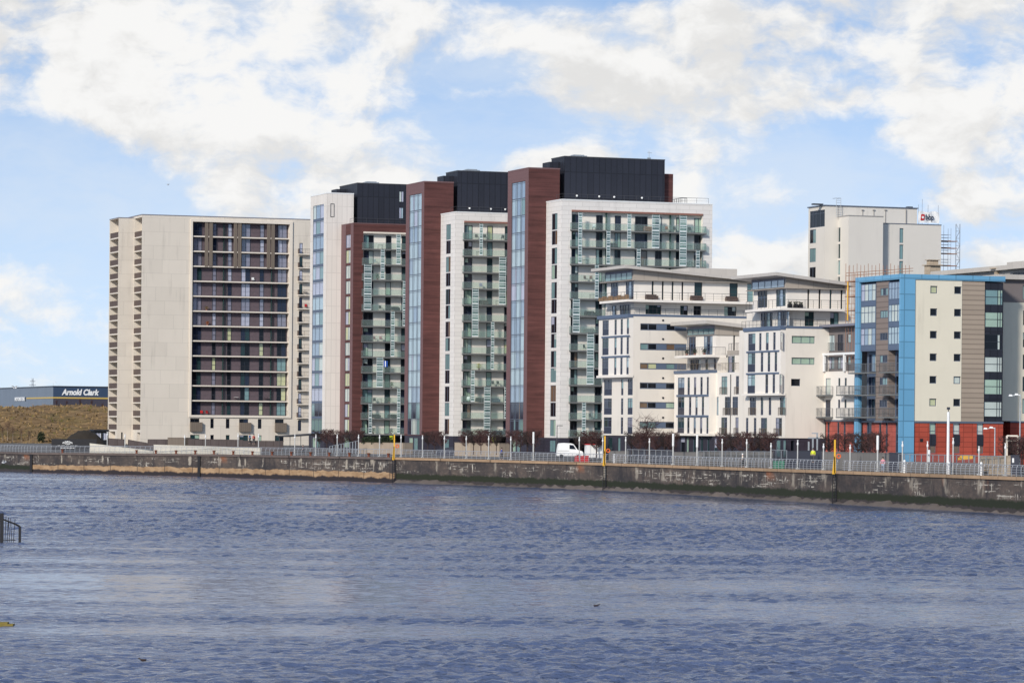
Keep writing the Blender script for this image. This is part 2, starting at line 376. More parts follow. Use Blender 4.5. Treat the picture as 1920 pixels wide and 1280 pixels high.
rip = t.n('ShaderNodeAttribute', _attribute_name='ripple').outputs['Fac']
rot = t.n('ShaderNodeMapping', Vector=oc, Rotation=(0, 0, .35), Scale=(.75, 1.25, 1)).outputs[0]
bn = t.m('ADD', t.m('MULTIPLY', t.noise(rot, 1.25, 3, .55), 1.0), t.m('MULTIPLY', t.noise(rot, 4.2, 3, .6), .30))
bp = t.n('ShaderNodeBump', Strength=1.0, Distance=.30, Height=t.m('MULTIPLY', bn, t.m('MULTIPLY', rip, .85))); wm.node_tree.links.new(bp.outputs[0], bs.inputs['Normal'])
me.materials.append(wm)
at_ = me.attributes.new('ripple', 'FLOAT', 'POINT'); at_.data.foreach_set('value', np.concatenate([np.clip(amp, 0, 1.4).ravel(), np.ones(8)]).astype(np.float32))
wo = bpy.data.objects.new('water', me); COL.objects.link(wo); wo['kind'] = 'structure'
# ------------------------------------------------------------------ building kit
TH = math.atan(.36); TC, TS = math.cos(TH), math.sin(TH)
class Bld:
    """local x runs along the broad face (right and slightly away), local y away from the viewer, z is height above water"""
    def __init__(s, name, label, cat, px, py, d, zg, group=None):
        p, q = ray(px, py); s.ox, s.oy, s.zg = p*d, d, zg
        s.root = empty(name, label, cat, (s.ox, s.oy, zg), TH, group)
    def _r(s, px, py):
        p, q = ray(px, py)
        return (TC*p+TS, -TS*p+TC, q), (-(TC*s.ox+TS*s.oy), -(-TS*s.ox+TC*s.oy))
    def B(s, px, py, y0=0.0):
        (dx, dy, q), (ox, oy) = s._r(px, py); k = (y0-oy)/dy; return ox+k*dx, CZ+q*k
    def A(s, px, py, x0=0.0):
        (dx, dy, q), (ox, oy) = s._r(px, py); k = (x0-ox)/dx; return oy+k*dy, CZ+q*k
    def u(s, fc, px, py): return (s.B if fc[0] == 'B' else s.A)(px, py, fc[1])[0]
    def z(s, fc, px, py): return (s.B if fc[0] == 'B' else s.A)(px, py, fc[1])[1]
    def part(s, mb, name, mats, parent=None):
        if parent is None: return mb.build(name, mats, s.root, (0, 0, -s.zg))
        return mb.build(name, mats, parent)
    def world(s, x, y, z): return Vector((s.ox+TC*x-TS*y, s.oy+TS*x+TC*y, z))
def win(b, fc, u0, u1, z0, z1, n=0.0, gl='dark:1', fr='framedk', mull=(), trans=(), sp=0, spm='navy_sp', name='window', fw=.07, parent=None):
    if u0 > u1: u0, u1 = u1, u0
    f = MB(); g = MB(); H = z1-z0; Wd = u1-u0
    f.fbox(fc, u0, u0+fw, z0, z1, n, n+.09); f.fbox(fc, u1-fw, u1, z0, z1, n, n+.09)
    f.fbox(fc, u0+fw, u1-fw, z1-fw, z1, n, n+.09); f.fbox(fc, u0+fw, u1-fw, z0, z0+fw, n, n+.09)
    zs = z0+fw
    if sp:
        zs = z0+H*sp; f.fbox(fc, u0+fw, u1-fw, z0+fw, zs-.04, n+.03, n+.07, 1); f.fbox(fc, u0+fw, u1-fw, zs-.04, zs+.02, n, n+.08)
    for t_ in trans:
        f.fbox(fc, u0+fw, u1-fw, zs+(z1-zs)*t_-.03, zs+(z1-zs)*t_+.03, n+.005, n+.08)
    for m_ in mull:
        f.fbox(fc, u0+Wd*m_-.03, u0+Wd*m_+.03, zs+.02, z1-fw, n+.003, n+.08)
    ed = [u0+fw]+[u0+Wd*m_ for m_ in mull]+[u1-fw]; mats = []; base = pick(gl)
    for i in range(len(ed)-1):
        m = base if random.random() < .6 else pick(gl)
        if m not in mats: mats.append(m)
        cut = zs+(z1-zs)*random.uniform(.45, .85)
        if random.random() < .18 and 'green' in gl+'pale' and H > 1:      # a blind drawn half down
            m2 = G[random.choice(['pale', 'lilac', 'green'])]
            if m2 not in mats: mats.append(m2)
            g.fq(fc, ed[i], ed[i+1], zs, cut, n+.055, mats.index(m)); g.fq(fc, ed[i], ed[i+1], cut, z1-fw, n+.055, mats.index(m2))
        else: g.fq(fc, ed[i], ed[i+1], zs, z1-fw, n+.055, mats.index(m))
    o = b.part(f, name, [M[fr], M[spm]], parent)
    b.part(g, 'pane', mats, o); return o
class Block:
    def __init__(s, b, name, x0, x1, y0, y1, z0, z1, mats, rev=None):
        s.b, s.name = b, name; s.x0, s.x1, s.y0, s.y1, s.z0, s.z1 = x0, x1, y0, y1, z0, z1
        s.mats = [M[m] for m in mats]; s.h = {'A': [], 'B': []}; s.w = []
    def fc(s, k): return ('B', s.y0) if k == 'B' else ('A', s.x0)
    def hole(s, k, u0, u1, z0, z1, depth, rm=0):
        if u0 > u1: u0, u1 = u1, u0
        s.h[k].append((u0, u1, z0, z1, depth, rm))
    def win(s, k, u0, u1, z0, z1, depth=None, **kw):
        depth = depth if depth is not None else (.045 if k == 'A' else .16)
        s.hole(k, u0, u1, z0, z1, depth+.06); s.w.append((s.fc(k), min(u0, u1), max(u0, u1), z0, z1, depth, kw))
    def wpx(s, k, xl, xr, z0, z1, py, **kw):
        s.win(k, s.b.u(s.fc(k), xl, py), s.b.u(s.fc(k), xr, py), z0, z1, **kw)
    def done(s, top_mi=0):
        mb = MB()
        for k, lo, hi in (('B', s.x0, s.x1), ('A', s.y0, s.y1)):
            fc = s.fc(k); H = s.h[k]
            us = sorted({lo, hi, *[min(max(v, lo), hi) for h in H for v in h[:2]]}); zs = sorted({s.z0, s.z1, *[min(max(v, s.z0), s.z1) for h in H for v in h[2:4]]})
            for j in range(len(zs)-1):
                run = None
                for i in range(len(us)-1):
                    uc, zc = (us[i]+us[i+1])/2, (zs[j]+zs[j+1])/2
                    if any(h[0] < uc < h[1] and h[2] < zc < h[3] for h in H):
                        if run is not None: mb.fq(fc, run, us[i], zs[j], zs[j+1], 0); run = None
                    elif run is None: run = us[i]
                if run is not None: mb.fq(fc, run, us[-1], zs[j], zs[j+1], 0)
            for u0, u1, z0, z1, d, rm in H:
                P = (lambda u, z, n: (u, fc[1]+n, z)) if k == 'B' else (lambda u, z, n: (fc[1]+n, u, z))
                for a, c in (((u0, z0), (u1, z0)), ((u1, z0), (u1, z1)), ((u1, z1), (u0, z1)), ((u0, z1), (u0, z0))):
                    mb.quad([P(a[0], a[1], 0), P(c[0], c[1], 0), P(c[0], c[1], d), P(a[0], a[1], d)], rm)
                mb.fq(fc, u0, u1, z0, z1, d, rm)
        x0, x1, y0, y1, z0, z1 = s.x0, s.x1, s.y0, s.y1, s.z0, s.z1
        mb.quad([(x1, y0, z0), (x1, y1, z0), (x1, y1, z1), (x1, y0, z1)]); mb.quad([(x0, y1, z0), (x0, y1, z1), (x1, y1, z1), (x1, y1, z0)])
        mb.quad([(x0, y0, z1), (x1, y0, z1), (x1, y1, z1), (x0, y1, z1)], top_mi); mb.quad([(x0, y0, z0), (x0, y1, z0), (x1, y1, z0), (x1, y0, z0)])
        o = s.b.part(mb, s.name, s.mats)
        for fc, u0, u1, z0, z1, d, kw in s.w: win(s.b, fc, u0, u1, z0, z1, d, **kw)
        return o
def box_part(b, name, m, x0, x1, y0, y1, z0, z1, parent=None):
    mb = MB(); mb.box(x0, x1, y0, y1, z0, z1); return b.part(mb, name, M[m], parent)
def rail_mb(pts, z, h, sp=1.2, r=.03, bars=0, mids=(.5,), mb=None):
    mb = mb or MB()
    for (xa, ya), (xb, yb) in zip(pts[:-1], pts[1:]):
        L = math.hypot(xb-xa, yb-ya)
        if L < .05: continue
        n = max(1, round(L/sp))
        mb.tube((xa, ya, z+h), (xb, yb, z+h), r*1.2, n=5)
        for m_ in mids: mb.tube((xa, ya, z+h*m_), (xb, yb, z+h*m_), r*.5, n=4)
        for i in range(n+1):
            f = i/n; x, y = xa+(xb-xa)*f, ya+(yb-ya)*f; mb.tube((x, y, z), (x, y, z+h), r, n=5)
        if bars:
            nb = int(L/bars)
            for i in range(nb):
                f = (i+.5)/nb; x, y = xa+(xb-xa)*f, ya+(yb-ya)*f; mb.tube((x, y, z+.08), (x, y, z+h), r*.45, n=3, cap=False)
    return mb
def balcony(b, x0, x1, y0, y1, z, glass=True, th=.24, h=1.08, m='slab', wrap=(1, 1)):
    s_ = MB(); s_.box(x0, x1, y0, y1, z-th, z); o = b.part(s_, 'balcony', M[m])
    pts = ([(x0+.05, y1)] if wrap[0] else [])+[(x0+.05, y0+.05), (x1-.05, y0+.05)]+([(x1-.05, y1)] if wrap[1] else [])
    b.part(rail_mb(pts, z, h, 1.9 if glass else 1.2, .022, 0 if glass else .16, () if glass else (.07,)), 'handrail', M['steel' if glass else 'balrail'], o)
    if glass:
        g = MB()
        for (xa, ya), (xb, yb) in zip(pts[:-1], pts[1:]):
            g.box(min(xa, xb)-.006, max(xa, xb)+.006, min(ya, yb)-.006, max(ya, yb)+.006, z+.06, z+h-.05)
        b.part(g, 'glass_balustrade', M['balglass'], o)
    return o
def screen(b, xa, xb, y, za, zb, st):
    f = MB(); g = MB()
    f.box(xa, xa+.05, y, y+.06, za, zb); f.box(xb-.05, xb, y, y+.06, za, zb)
    z = za; k = 0
    while z < zb-.1:
        for fr_, hh in ((.0, .30), (.22, .13), (.34, .20), (.56, .13), (.68, .20), (.86, .10)):
            zz = z+fr_*st
            if zz+hh < zb+.05: f.box(xa+.05, xb-.05, y+.004, y+.05, zz, zz+hh*.72)
        z += st; k += 1
    g.box(xa+.05, xb-.05, y+.02, y+.03, za, zb)
    o = b.part(f, 'louvre_screen', M['screenpaint']); b.part(g, 'glass_infill', M['clear'], o)
ST = 2.85
M['screenpaint'] = mat('pale_screen_paint', (.68, .73, .72), .45, noise=(1, .06))
# ------------------------------------------------------------------ the three tall towers
def tower(label, P):
    zg = P.get('zg', 4.6); b = Bld('apartment_tower', label, 'apartment tower', P['cx'], 600, P['d'], zg, None)
    cx = P['cx']; z0 = b.B(cx, P['slab0'], 0)[1]; zp = z0-.25
    st = (b.B(cx, P['slab12'], 0)[1]-z0)/12
    yb = b.A(P['blkL'], 600, 0)[0]; xf = b.B(P['finC'], 600, yb)[0]; yf = b.A(P['finL'], 600, xf)[0]
    zft = b.B(P['finC'], P['finTop'], yb)[1]; zbt = b.B(cx, P['blkTop'], 0)[1]
    xfr = b.B(P['finR'], 400, yb)[0]; Wd = b.B(P['right'], 600, 0)[0]; Dp = yb+16
    yp = yb+.8; xp = b.B(P['penC'], 360, yp)[0]; ypb = b.A(P['penL'], 345, xp)[0]; zpt = b.B(P['penC'], P['penTop'], yp)[1]; xpr = b.B(P['penR'], 360, yp)[0]
    fm, bm, ft, bt = P['mats']
    # stair fin: tall glazed strip in its narrow river face
    fin = Block(b, 'stair_tower', xf, xfr, yb, yf, zp, zft, [fm])
    g0 = b.A(P['glR'], 600, xf)[0]; g1 = b.A(P['glL'], 600, xf)[0]; gt = b.A(P['glR'], P['glTop'], xf)[1]
    nfl = int((gt-z0)/st); fin.hole('A', g0, g1, z0-.1, gt, .16)
    fin.done()
    fcA = ('A', xf)
    edges = [z0-.1+i*st for i in range(nfl+1)]+[gt]
    if edges[-1]-edges[-2] < 1: edges.pop(-2)
    for i in range(len(edges)-1):
        low = i < 2
        gl = 'navy:2 teal2:2 brown:1 pale:1' if low else P['gl']
        win(b, fcA, g0+.02, g1-.02, edges[i]+.01, edges[i+1]-.01, .04, gl, 'framegrey', P['mull'], (.90,), sp=P['gsp'], spm='bluegrey', name='glazing_panel', fw=.05)
    if P['wide']:
        tr_ = MB(); tr_.fbox(fcA, yb+.003, g0-.003, z0, zft-.02, -.05, -.003); tr_.fbox(fcA, g1+.003, yf-.003, z0, zft-.02, -.05, -.003); tr_.fbox(fcA, g0, g1, gt+.003, zft-.02, -.05, -.003); b.part(tr_, 'mauve_trim', M['brick_trim'])
    if P.get('finwin'):
        l, r, tt, bb = P['finwin']; fc = ('B', yb)
        win(b, fc, b.u(fc, l, 390), b.u(fc, r, 390), b.z(fc, l, bb), b.z(fc, l, tt), -.05, 'teal:1', fw=.1)
    # coping trims
    box_part(b, 'parapet', ft, xf-.05, xfr+.05, yb-.05, yf+.05, zft+.003, zft+.22)
    # main block
    blk = Block(b, 'wall', 0, Wd, 0, Dp, zp, zbt, [bm, 'render_in'])
    rl = b.B(P['rl'], 600, 0)[0]; rr = b.B(P['rr'], 600, 0)[0] if P['rr'] else Wd-1.0; rt = b.B(cx+20, P['rt'], 0)[1]; rd = .8
    blk.hole('B', rl, rr, z0, rt, rd, 1)
    a0 = b.A(P['wR'], 600, 0)[0]; a1 = b.A(P['wL'], 600, 0)[0]; at_ = b.A(P['wR'], P['wTop'], 0)[1]
    i = 0; zt = at_
    while zt-st > z0-.6:
        gap = .1 if i % 2 == 0 else .5
        if P['brickblk']: gap = .4
        hh = st-gap if i % 2 == 1 or P['brickblk'] else st-.12
        blk.win('A', a0, a1, max(zt-hh, z0-.1), zt-.02, gl=P['agl'], fr='framegrey', mull=(.45,), trans=(), name='window')
        zt -= st; i += 1
    blk.done()
    if P['brickblk']:
        tr_ = MB(); tr_.fbox(('A', 0.0), .003, a0-.003, z0, zbt-.02, -.05, -.003); tr_.fbox(('A', 0.0), a1+.003, yb-.003, z0, zbt-.02, -.05, -.003); b.part(tr_, 'mauve_trim', M['brick_trim'])
    box_part(b, 'parapet', bt, -.06, Wd+.06, -.06, Dp, zbt+.003, zbt+.18)
    box_part(b, 'soffit_trim', P['soff'], rl, rr, -.12, -.003, rt-.02, rt+.28)
    # doors at the back of the balconies
    fcR = ('B', rd)
    for k in range(13):
        zk = z0+st*k
        for l, r in P['doors']:
            mull = (.5,) if r-l > 10 else ()
            win(b, fcR, b.u(fcR, l, 600), b.u(fcR, r, 600), zk+.03, min(zk+st-.33, rt-.1), -.07, P['dgl'], 'framedk', mull, (), name='balcony_door', fw=.09)
        xe = b.B(P['rb'], 600, -.9)[0] if P['rb'] else rr
        balcony(b, rl-.25, xe, -.75, -.004, zk, wrap=(1, 1 if P['rb'] else 0))
        fl = MB(); fl.box(rl+.003, rr-.003, .0, rd-.004, zk-.24, zk-.004) if k else None
        if k: b.part(fl, 'balcony_floor', M['slab'])
    for px in P['part']:
        u = b.u(('B', .4), px, 600); mb = MB(); mb.box(u, u+.04, .05, rd-.02, z0+.05, rt-.05); b.part(mb, 'glass_partition', M['greenglass'])
    for l, r, ka, kb in P['scr']:
        f2 = ('B', -.85); screen(b, b.u(f2, l, 600), b.u(f2, r, 600), -.86, z0+st*ka+.05, min(z0+st*(kb+1)-.1, rt), st)
    # penthouse
    pen = Block(b, 'penthouse', xp, xpr, yp, max(ypb, yp+6), zbt+.19, zpt, ['navy_clad']); pen.done()
    box_part(b, 'parapet', 'raildk', xp-.05, xpr+.05, yp-.05, max(ypb, yp+6)+.05, zpt+.003, zpt+.16)
    fcP = ('B', yp)
    for l, r, tt, bb in P.get('penwin', []):
        win(b, fcP, b.u(fcP, l, 360), b.u(fcP, r, 360), b.z(fcP, l, bb), b.z(fcP, l, tt), -.06, 'sky2:1 pale:1 lilac:1', fw=.08, mull=(.5,), name='penthouse_window')
    mb = MB(); mb.box(xp-1.2-.6, xp-.02, ypb-4, ypb-.5, zft+.2, zft+1.5); b.part(mb, 'lift_housing', M['navy_clad'])
    mb = MB(); mb.box(xp+2.5, xp+5.2, yp+3, yp+5, zpt+.17, zpt+.55); mb.box(xp+2.9, xp+4.8, yp+3.3, yp+4.7, zpt+.55, zpt+.7); b.part(mb, 'roof_hatch', M['steel'])
    # terrace rail and lights on the block roof
    b.part(rail_mb([(.4, 3.6), (.4, .5), (Wd-.5, .5)], zbt+.18, .9, 2.2, .025, 0, (.5,)), 'roof_railing', M['raildk'])
    for fx in P.get('lights', []):
        u = b.u(fcP, fx, 375); mb = MB(); mb.lathe([(.0, -.16), (.12, -.14), (.19, 0), (.16, .12), (0, .17)], (u, yp-.18, zbt+1.35), 8); mb.box(u-.03, u+.03, yp-.1, yp-.001, zbt+1.3, zbt+1.4); b.part(mb, 'wall_lamp', M['white'])
    # dark ground storey
    pl = Block(b, 'plinth', -.03, Wd-.2, .06, Dp-.3, zg-1.2, zp-.003, ['plinth', 'black'])
    pl.hole('B', rl, Wd-1.2, zg-.5, zp-.3, 2.5, 1)
    pl.win('A', a0, a1, zg+.2, zp-.4, gl='green:1 teal2:1', fr='framegrey', mull=(.5,))
    pl.done()
    pf = Block(b, 'plinth', xf-.04, min(xfr, -.05), yb-.04, yf-.3, zg-1.2, zp-.004, ['plinth'])
    q0 = g0+.15*(g1-g0); q1 = g0+.85*(g1-g0); mid = (q0+q1)/2
    pf.win('A', q0, mid-.25, zg+.1, zp-.35, gl='green:2 teal2:1', fr='framegrey'); pf.win('A', mid+.25, q1, zg+.1, zp-.35, gl='green:1', fr='framegrey')
    pf.done()
    for fxx, fyy in P.get('masts', []):
        u = b.u(fcP, fxx, 300); mb = MB(); mb.tube((u, yp+1, zpt+.15), (u, yp+1, zpt+1.6), .05); mb.tube((u-.3, yp+1, zpt+1.35), (u+.5, yp+1, zpt+1.25), .03); mb.box(u-.25, u+.25, yp+.8, yp+1.2, zpt+.15, zpt+.45); b.part(mb, 'antenna', M['steel'])
    b.zbt, b.z0, b.st, b.rd = zbt, z0, st, rd
    return b
DG = 'dark:6 navy:3 teal:4 teal2:3 green:1.8 pale:.5 ylw:.4 brown:.5'
GL = 'sky:4 sky2:5 lilac:1 teal2:.6'
T1 = tower('tower with a white stair fin, brick balcony block and black penthouse, beside the cream tower', dict(cx=661.5, d=639, slab0=812.7, slab12=465.4, blkL=639, finC=610.5, finL=580.5, finTop=363, blkTop=419.3, finR=663, right=776, rl=680, rr=None, rt=437, rb=None,
    penC=670, penL=637, penTop=344, penR=790, mats=('white_clad', 'brick', 'white', 'brick_trim'), soff='cream_trim', glL=585, glR=605.5, glTop=383, gl='sky:3 sky2:2 lilac:4 pale:1 teal2:2 navy:.7', mull=(.35, .72), gsp=.15, wide=0, finwin=(619.6, 626.8, 381.8, 407),
    wL=647.5, wR=656.5, wTop=439.5, brickblk=1, agl='pale:3 ylw:1 lilac:1', doors=[(681, 699), (722, 732), (752, 761)], dgl=DG, part=[],
    scr=[(742, 750, 11, 12), (713, 720, 10, 11), (682, 696, 8, 10), (733, 740, 5, 7), (707, 719, 3, 4), (746, 752, 0, 2), (693, 699, 0, 1), (755, 760, 7, 9)], penwin=[(748, 757, 358.5, 379), (748, 756.5, 389, 410)]))
T2 = tower('tower with a tall red brick stair fin and white balcony block, middle of the three', dict(cx=852, d=601, slab0=814.6, slab12=448.1, blkL=825, finC=793.5, finL=760, finTop=341.6, blkTop=398.3, finR=850, right=966, rl=868.6, rr=None, rt=417, rb=None,
    penC=857.7, penL=836, penTop=321, penR=972, mats=('brick', 'white_clad_b', 'brick_trim', 'white'), soff='soffit', glL=765.8, glR=789, glTop=362.7, gl=GL, mull=(.28, .36, .62, .72), gsp=0, wide=1,
    wL=835, wR=843.8, wTop=420, brickblk=0, agl='brown:1 dark:3 teal2:1 teal:1', doors=[(869.5, 884), (912, 922), (945, 957)], dgl=DG, part=[],
    scr=[(898, 904, 11, 12), (935, 948, 8, 10), (885, 897, 6, 8), (921, 927, 4, 6), (884, 891, 2, 3), (909, 921, 0, 2), (947, 952, 1, 2)], lights=[880, 920, 947]))
T3 = tower('tallest tower with a red brick stair fin and wide white balcony block', dict(cx=1051.5, d=572, slab0=817.7, slab12=429.3, blkL=1022.5, finC=989, finL=950.5, finTop=316, blkTop=375, finR=1049, right=1334, rl=1070, rr=1316, rt=396.5, rb=1324,
    penC=1058, penL=1033.6, penTop=294, penR=1246, mats=('brick', 'white_clad_b', 'brick_trim', 'white'), soff='soffit', glL=957.5, glR=983, glTop=339.6, gl=GL, mull=(.28, .36, .62, .72), gsp=0, wide=1,
    wL=1033, wR=1043.5, wTop=399.6, brickblk=0, agl='brown:1 dark:2 teal2:2 green:1', doors=[(1071, 1083), (1116, 1128), (1151, 1162), (1189, 1212), (1227, 1239), (1266, 1272), (1300, 1316)], dgl=DG, part=[1135, 1255],
    scr=[(1083, 1090, 10, 12), (1136, 1143, 10, 11), (1175, 1182, 11, 12), (1221, 1235, 11, 12), (1273, 1286, 10, 12), (1193, 1200, 8, 10), (1304, 1311, 8, 10), (1115, 1122, 8, 9), (1074, 1087, 6, 7), (1101, 1114, 3, 5), (1093, 1100, 0, 1)],
    lights=[1081, 1123, 1151, 1203], masts=[(1221, 294)]))
b = T3; yp = b.A(1022.5, 600, 0)[0]+.8
x0 = b.B(1246, 350, yp)[0]; x1 = b.B(1262, 350, yp+1)[0]; box_part(b, 'penthouse', 'brick', x0+.003, x1, yp+1, yp+9, b.zbt+.19, b.B(1250, 326, yp+1)[1])
x2 = b.B(1277, 378, 3)[0]; b.part(rail_mb([(x1, 3), (x2, 3), (x2, 7)], b.zbt+.19, 1.0, 1, .04, .5), 'roof_railing', M['raildk'])
# ------------------------------------------------------------------ cream tower
def cream():
    b = Bld('apartment_tower', 'wide cream concrete tower with dark brick recess and stacked brown loggias', 'apartment tower', 265, 600, 712, 4.6)
    fl0 = b.B(265, 805.5, 0)[1]; st = (b.B(265, 442.3, 0)[1]-fl0)/14; zt = b.B(265, 402.8, 0)[1]; zg = 4.6
    yb = b.A(250, 600, 0)[0]; xl = b.B(221, 600, yb)[0]; ye = b.A(204.5, 600, xl)[0]
    Wd = b.B(612, 600, 0)[0]
    G0 = 'dark:2 navy:2 teal:2 lilac:1'
    # loggias
    def loggia(x, ya, yb_, blk):
        fc = ('A', x)
        for k in range(15):
            z = fl0+st*k; top = z+st-.28 if k < 14 else zt-.45
            blk.hole('A', ya, yb_, z, top, 1.9)
            p = MB(); p.fbox(fc, ya+.02, yb_-.02, z+.02, z+1.12, .08, .16); b.part(p, 'loggia_panel', M['brown_panel'])
            d = yb_-ya; win(b, ('A', x+1.9), ya+.05, ya+d*.60, z+.02, top-.1, -.08, G0, name='loggia_window')
    main = Block(b, 'wall', 0, Wd, 0, 24, zg-1, zt, ['cream', 'cream_trim'])
    la, lb = .18, yb-.12
    loggia(0, la, lb, main)
    rec = b.B(359.5, 600, 0)[0], b.B(541.5, 600, 0)[0]
    zr0 = b.B(450, 778.5, 0)[1]; zr1 = b.B(360, 415.5, 0)[1]; rs = (b.B(360, 441.7, 0)[1]-zr0)/12; RD = 1.15
    main.hole('B', rec[0], rec[1], zr0, zr1, RD, 1)
    GW = 'dusk:6 lilac:1.5 navy:1 teal:.4'
    lows = [(356.5, 374, 1), (394.5, 401, 0), (423.5, 430.5, 0), (448.5, 465.5, 1), (483.5, 490.5, 0), (515.5, 532, 1)]
    za, zb_ = b.B(400, 802.5, 0)[1], b.B(400, 784.5, 0)[1]; zc, zd = b.B(400, 829, 0)[1], b.B(400, 815, 0)[1]
    for l, r, wd in lows:
        main.wpx('B', l, r, za if not wd else b.B(400, 806, 0)[1], zb_, 795, gl='dark:3 navy:1', mull=(.5,) if wd else (), trans=() if wd else (.5,))
        main.wpx('B', l, r, zc, zd, 820, gl='dark:2 teal:2 green:.5', mull=(.5,) if wd else ())
    fs = [fl0+st*k for k in range(14)]
    for k, z in enumerate(fs): main.wpx('B', 560.3, 566.8, z+.05, z+st*.80, 600, gl='dark:2 teal:2 navy:1 lilac:1', trans=(.45,))
    # door recesses in the ground storey
    main.hole('A', .3, 3.2, zg-.5, fl0-.55, 1.0)
    main.done()
    win(b, ('A', 1.0), 1.4, 2.7, zg, fl0-.7, -.1, 'lilac:1', name='door', mull=(.5,))
    box_part(b, 'parapet', 'grey_band', -.08, Wd, -.08, 24, zt+.003, zt+.15)
    # the frame round the recess and its back wall
    fr = MB(); fc = ('B', 0.0)
    fr.fbox(fc, rec[0]-.45, rec[0], zr0-.45, zr1+.55, -.28, -.003); fr.fbox(fc, rec[1], rec[1]+.62, zr0-.45, zr1+.55, -.28, -.003)
    fr.fbox(fc, rec[0], rec[1], zr1, zr1+.55, -.28, -.003); fr.fbox(fc, rec[0], rec[1], zr0-.45, zr0, -.28, -.003)
    b.part(fr, 'recess_frame', M['cream_trim'])
    bw = MB(); bw.fq(('B', RD), rec[0], rec[1], zr0, zr1, -.01); b.part(bw, 'brick_back_wall', M['purple_brick'])
    fcR = ('B', RD-.01)
    u = lambda px: b.u(fcR, px, 600)
    for k in range(13):
        z = zr0+rs*k; top = min(z+rs-.35, zr1-.1)
        if k:
            s_ = MB(); s_.fbox(fc, rec[0]+.003, rec[1]-.003, z-.26, z, -.02, RD-.02); b.part(s_, 'balcony_slab', M['cream_trim'])
        for l, r in ((361, 377), (451.5, 468), (519.5, 536.5)):
            win(b, fcR, u(l), u(r), z+.03, top, -.08, GW if k > 5 else 'navy:3 teal:1.5 ylw:.3 dark:3 teal2:.5', mull=(.48,), name='balcony_door', trans=())
        for l, r in ((397.5, 404.5), (426, 433.5), (486, 493.8)):
            win(b, fcR, u(l), u(r), z+.03, top-.05, -.08, 'dusk:4 lilac:3 navy:.5' if k > 5 else 'ylw:.7 teal:1 dark:3 dusk:1.5', trans=(.42,))
        b.part(rail_mb([(rec[0]+.05, .12), (rec[1]-.05, .12)], z, 1.02, 2.6, .014, .22, ()), 'balcony_railing', M['raildk'])
    for px, k1 in ((417, 13), (507, 10)):
        for k in range(k1):
            z = zr0+rs*k; p = MB(); uu = u(px); p.box(uu, uu+.05, .45, RD-.02, z+.02, z+rs-.3); b.part(p, 'glass_partition', M['greenglass'])
    for l, r in ((384.3, 390.5), (392.3, 398.8), (438.5, 444.6), (446.2, 452.5), (500.7, 507), (508.8, 515.2)):
        p = MB(); z = zr0+rs*10; p.fbox(fc, b.u(fc, l, 450), b.u(fc, r, 450), z-.2, zr1-.003, -.06, .14); b.part(p, 'timber_fin', M['taupe_panel'])
    for l, r, wd in lows:
        if wd: p = MB(); p.fbox(fc, b.u(fc, l, 800)-.05, b.u(fc, r, 800)+.45, b.B(400, 808.5, 0)[1], b.B(400, 791.5, 0)[1], -.7, -.003); b.part(p, 'balcony_box', M['taupe_panel'])
    for k, z in enumerate(fs):
        if k == 0: continue
        ua, ub = b.u(fc, 557.3, 600), b.u(fc, 579.5, 600)
        s_ = MB(); s_.fbox(fc, ua, ub, z-.2, z, -1.1, -.003); o = b.part(s_, 'balcony', M['cream_trim'])
        b.part(rail_mb([(ua+.05, -.02), (ua+.05, -1.05), (ub, -1.05)], z, 1.05, 1.2, .02, .14, ()), 'handrail', M['raildk'], o)
        p = MB(); p.box(ua+.02, ua+.07, -1.02, -.05, z+.05, z+1.02); b.part(p, 'end_panel', M['brown_panel'], o)
    # the slimmer wing behind, with its own stack of loggias
    wing = Block(b, 'wall', xl, -.003, yb, ye+.3, zg-1, zt-.35, ['cream', 'cream_trim'])
    loggia(xl, yb+.18, ye-.1, wing)
    wing.hole('A', yb+1.5, ye-1, zg-.5, fl0-.4, 1.2)
    wing.win('B', b.B(216.5, 820, yb)[0]+1.2, b.B(227.5, 820, yb)[0]+.3, zg+.3, fl0-.55, gl='navy:1 dark:1')
    wing.done()
    box_part(b, 'parapet', 'grey_band', xl-.06, -.006, yb-.06, ye+.3, zt-.345, zt-.2)
    return b
K = cream()
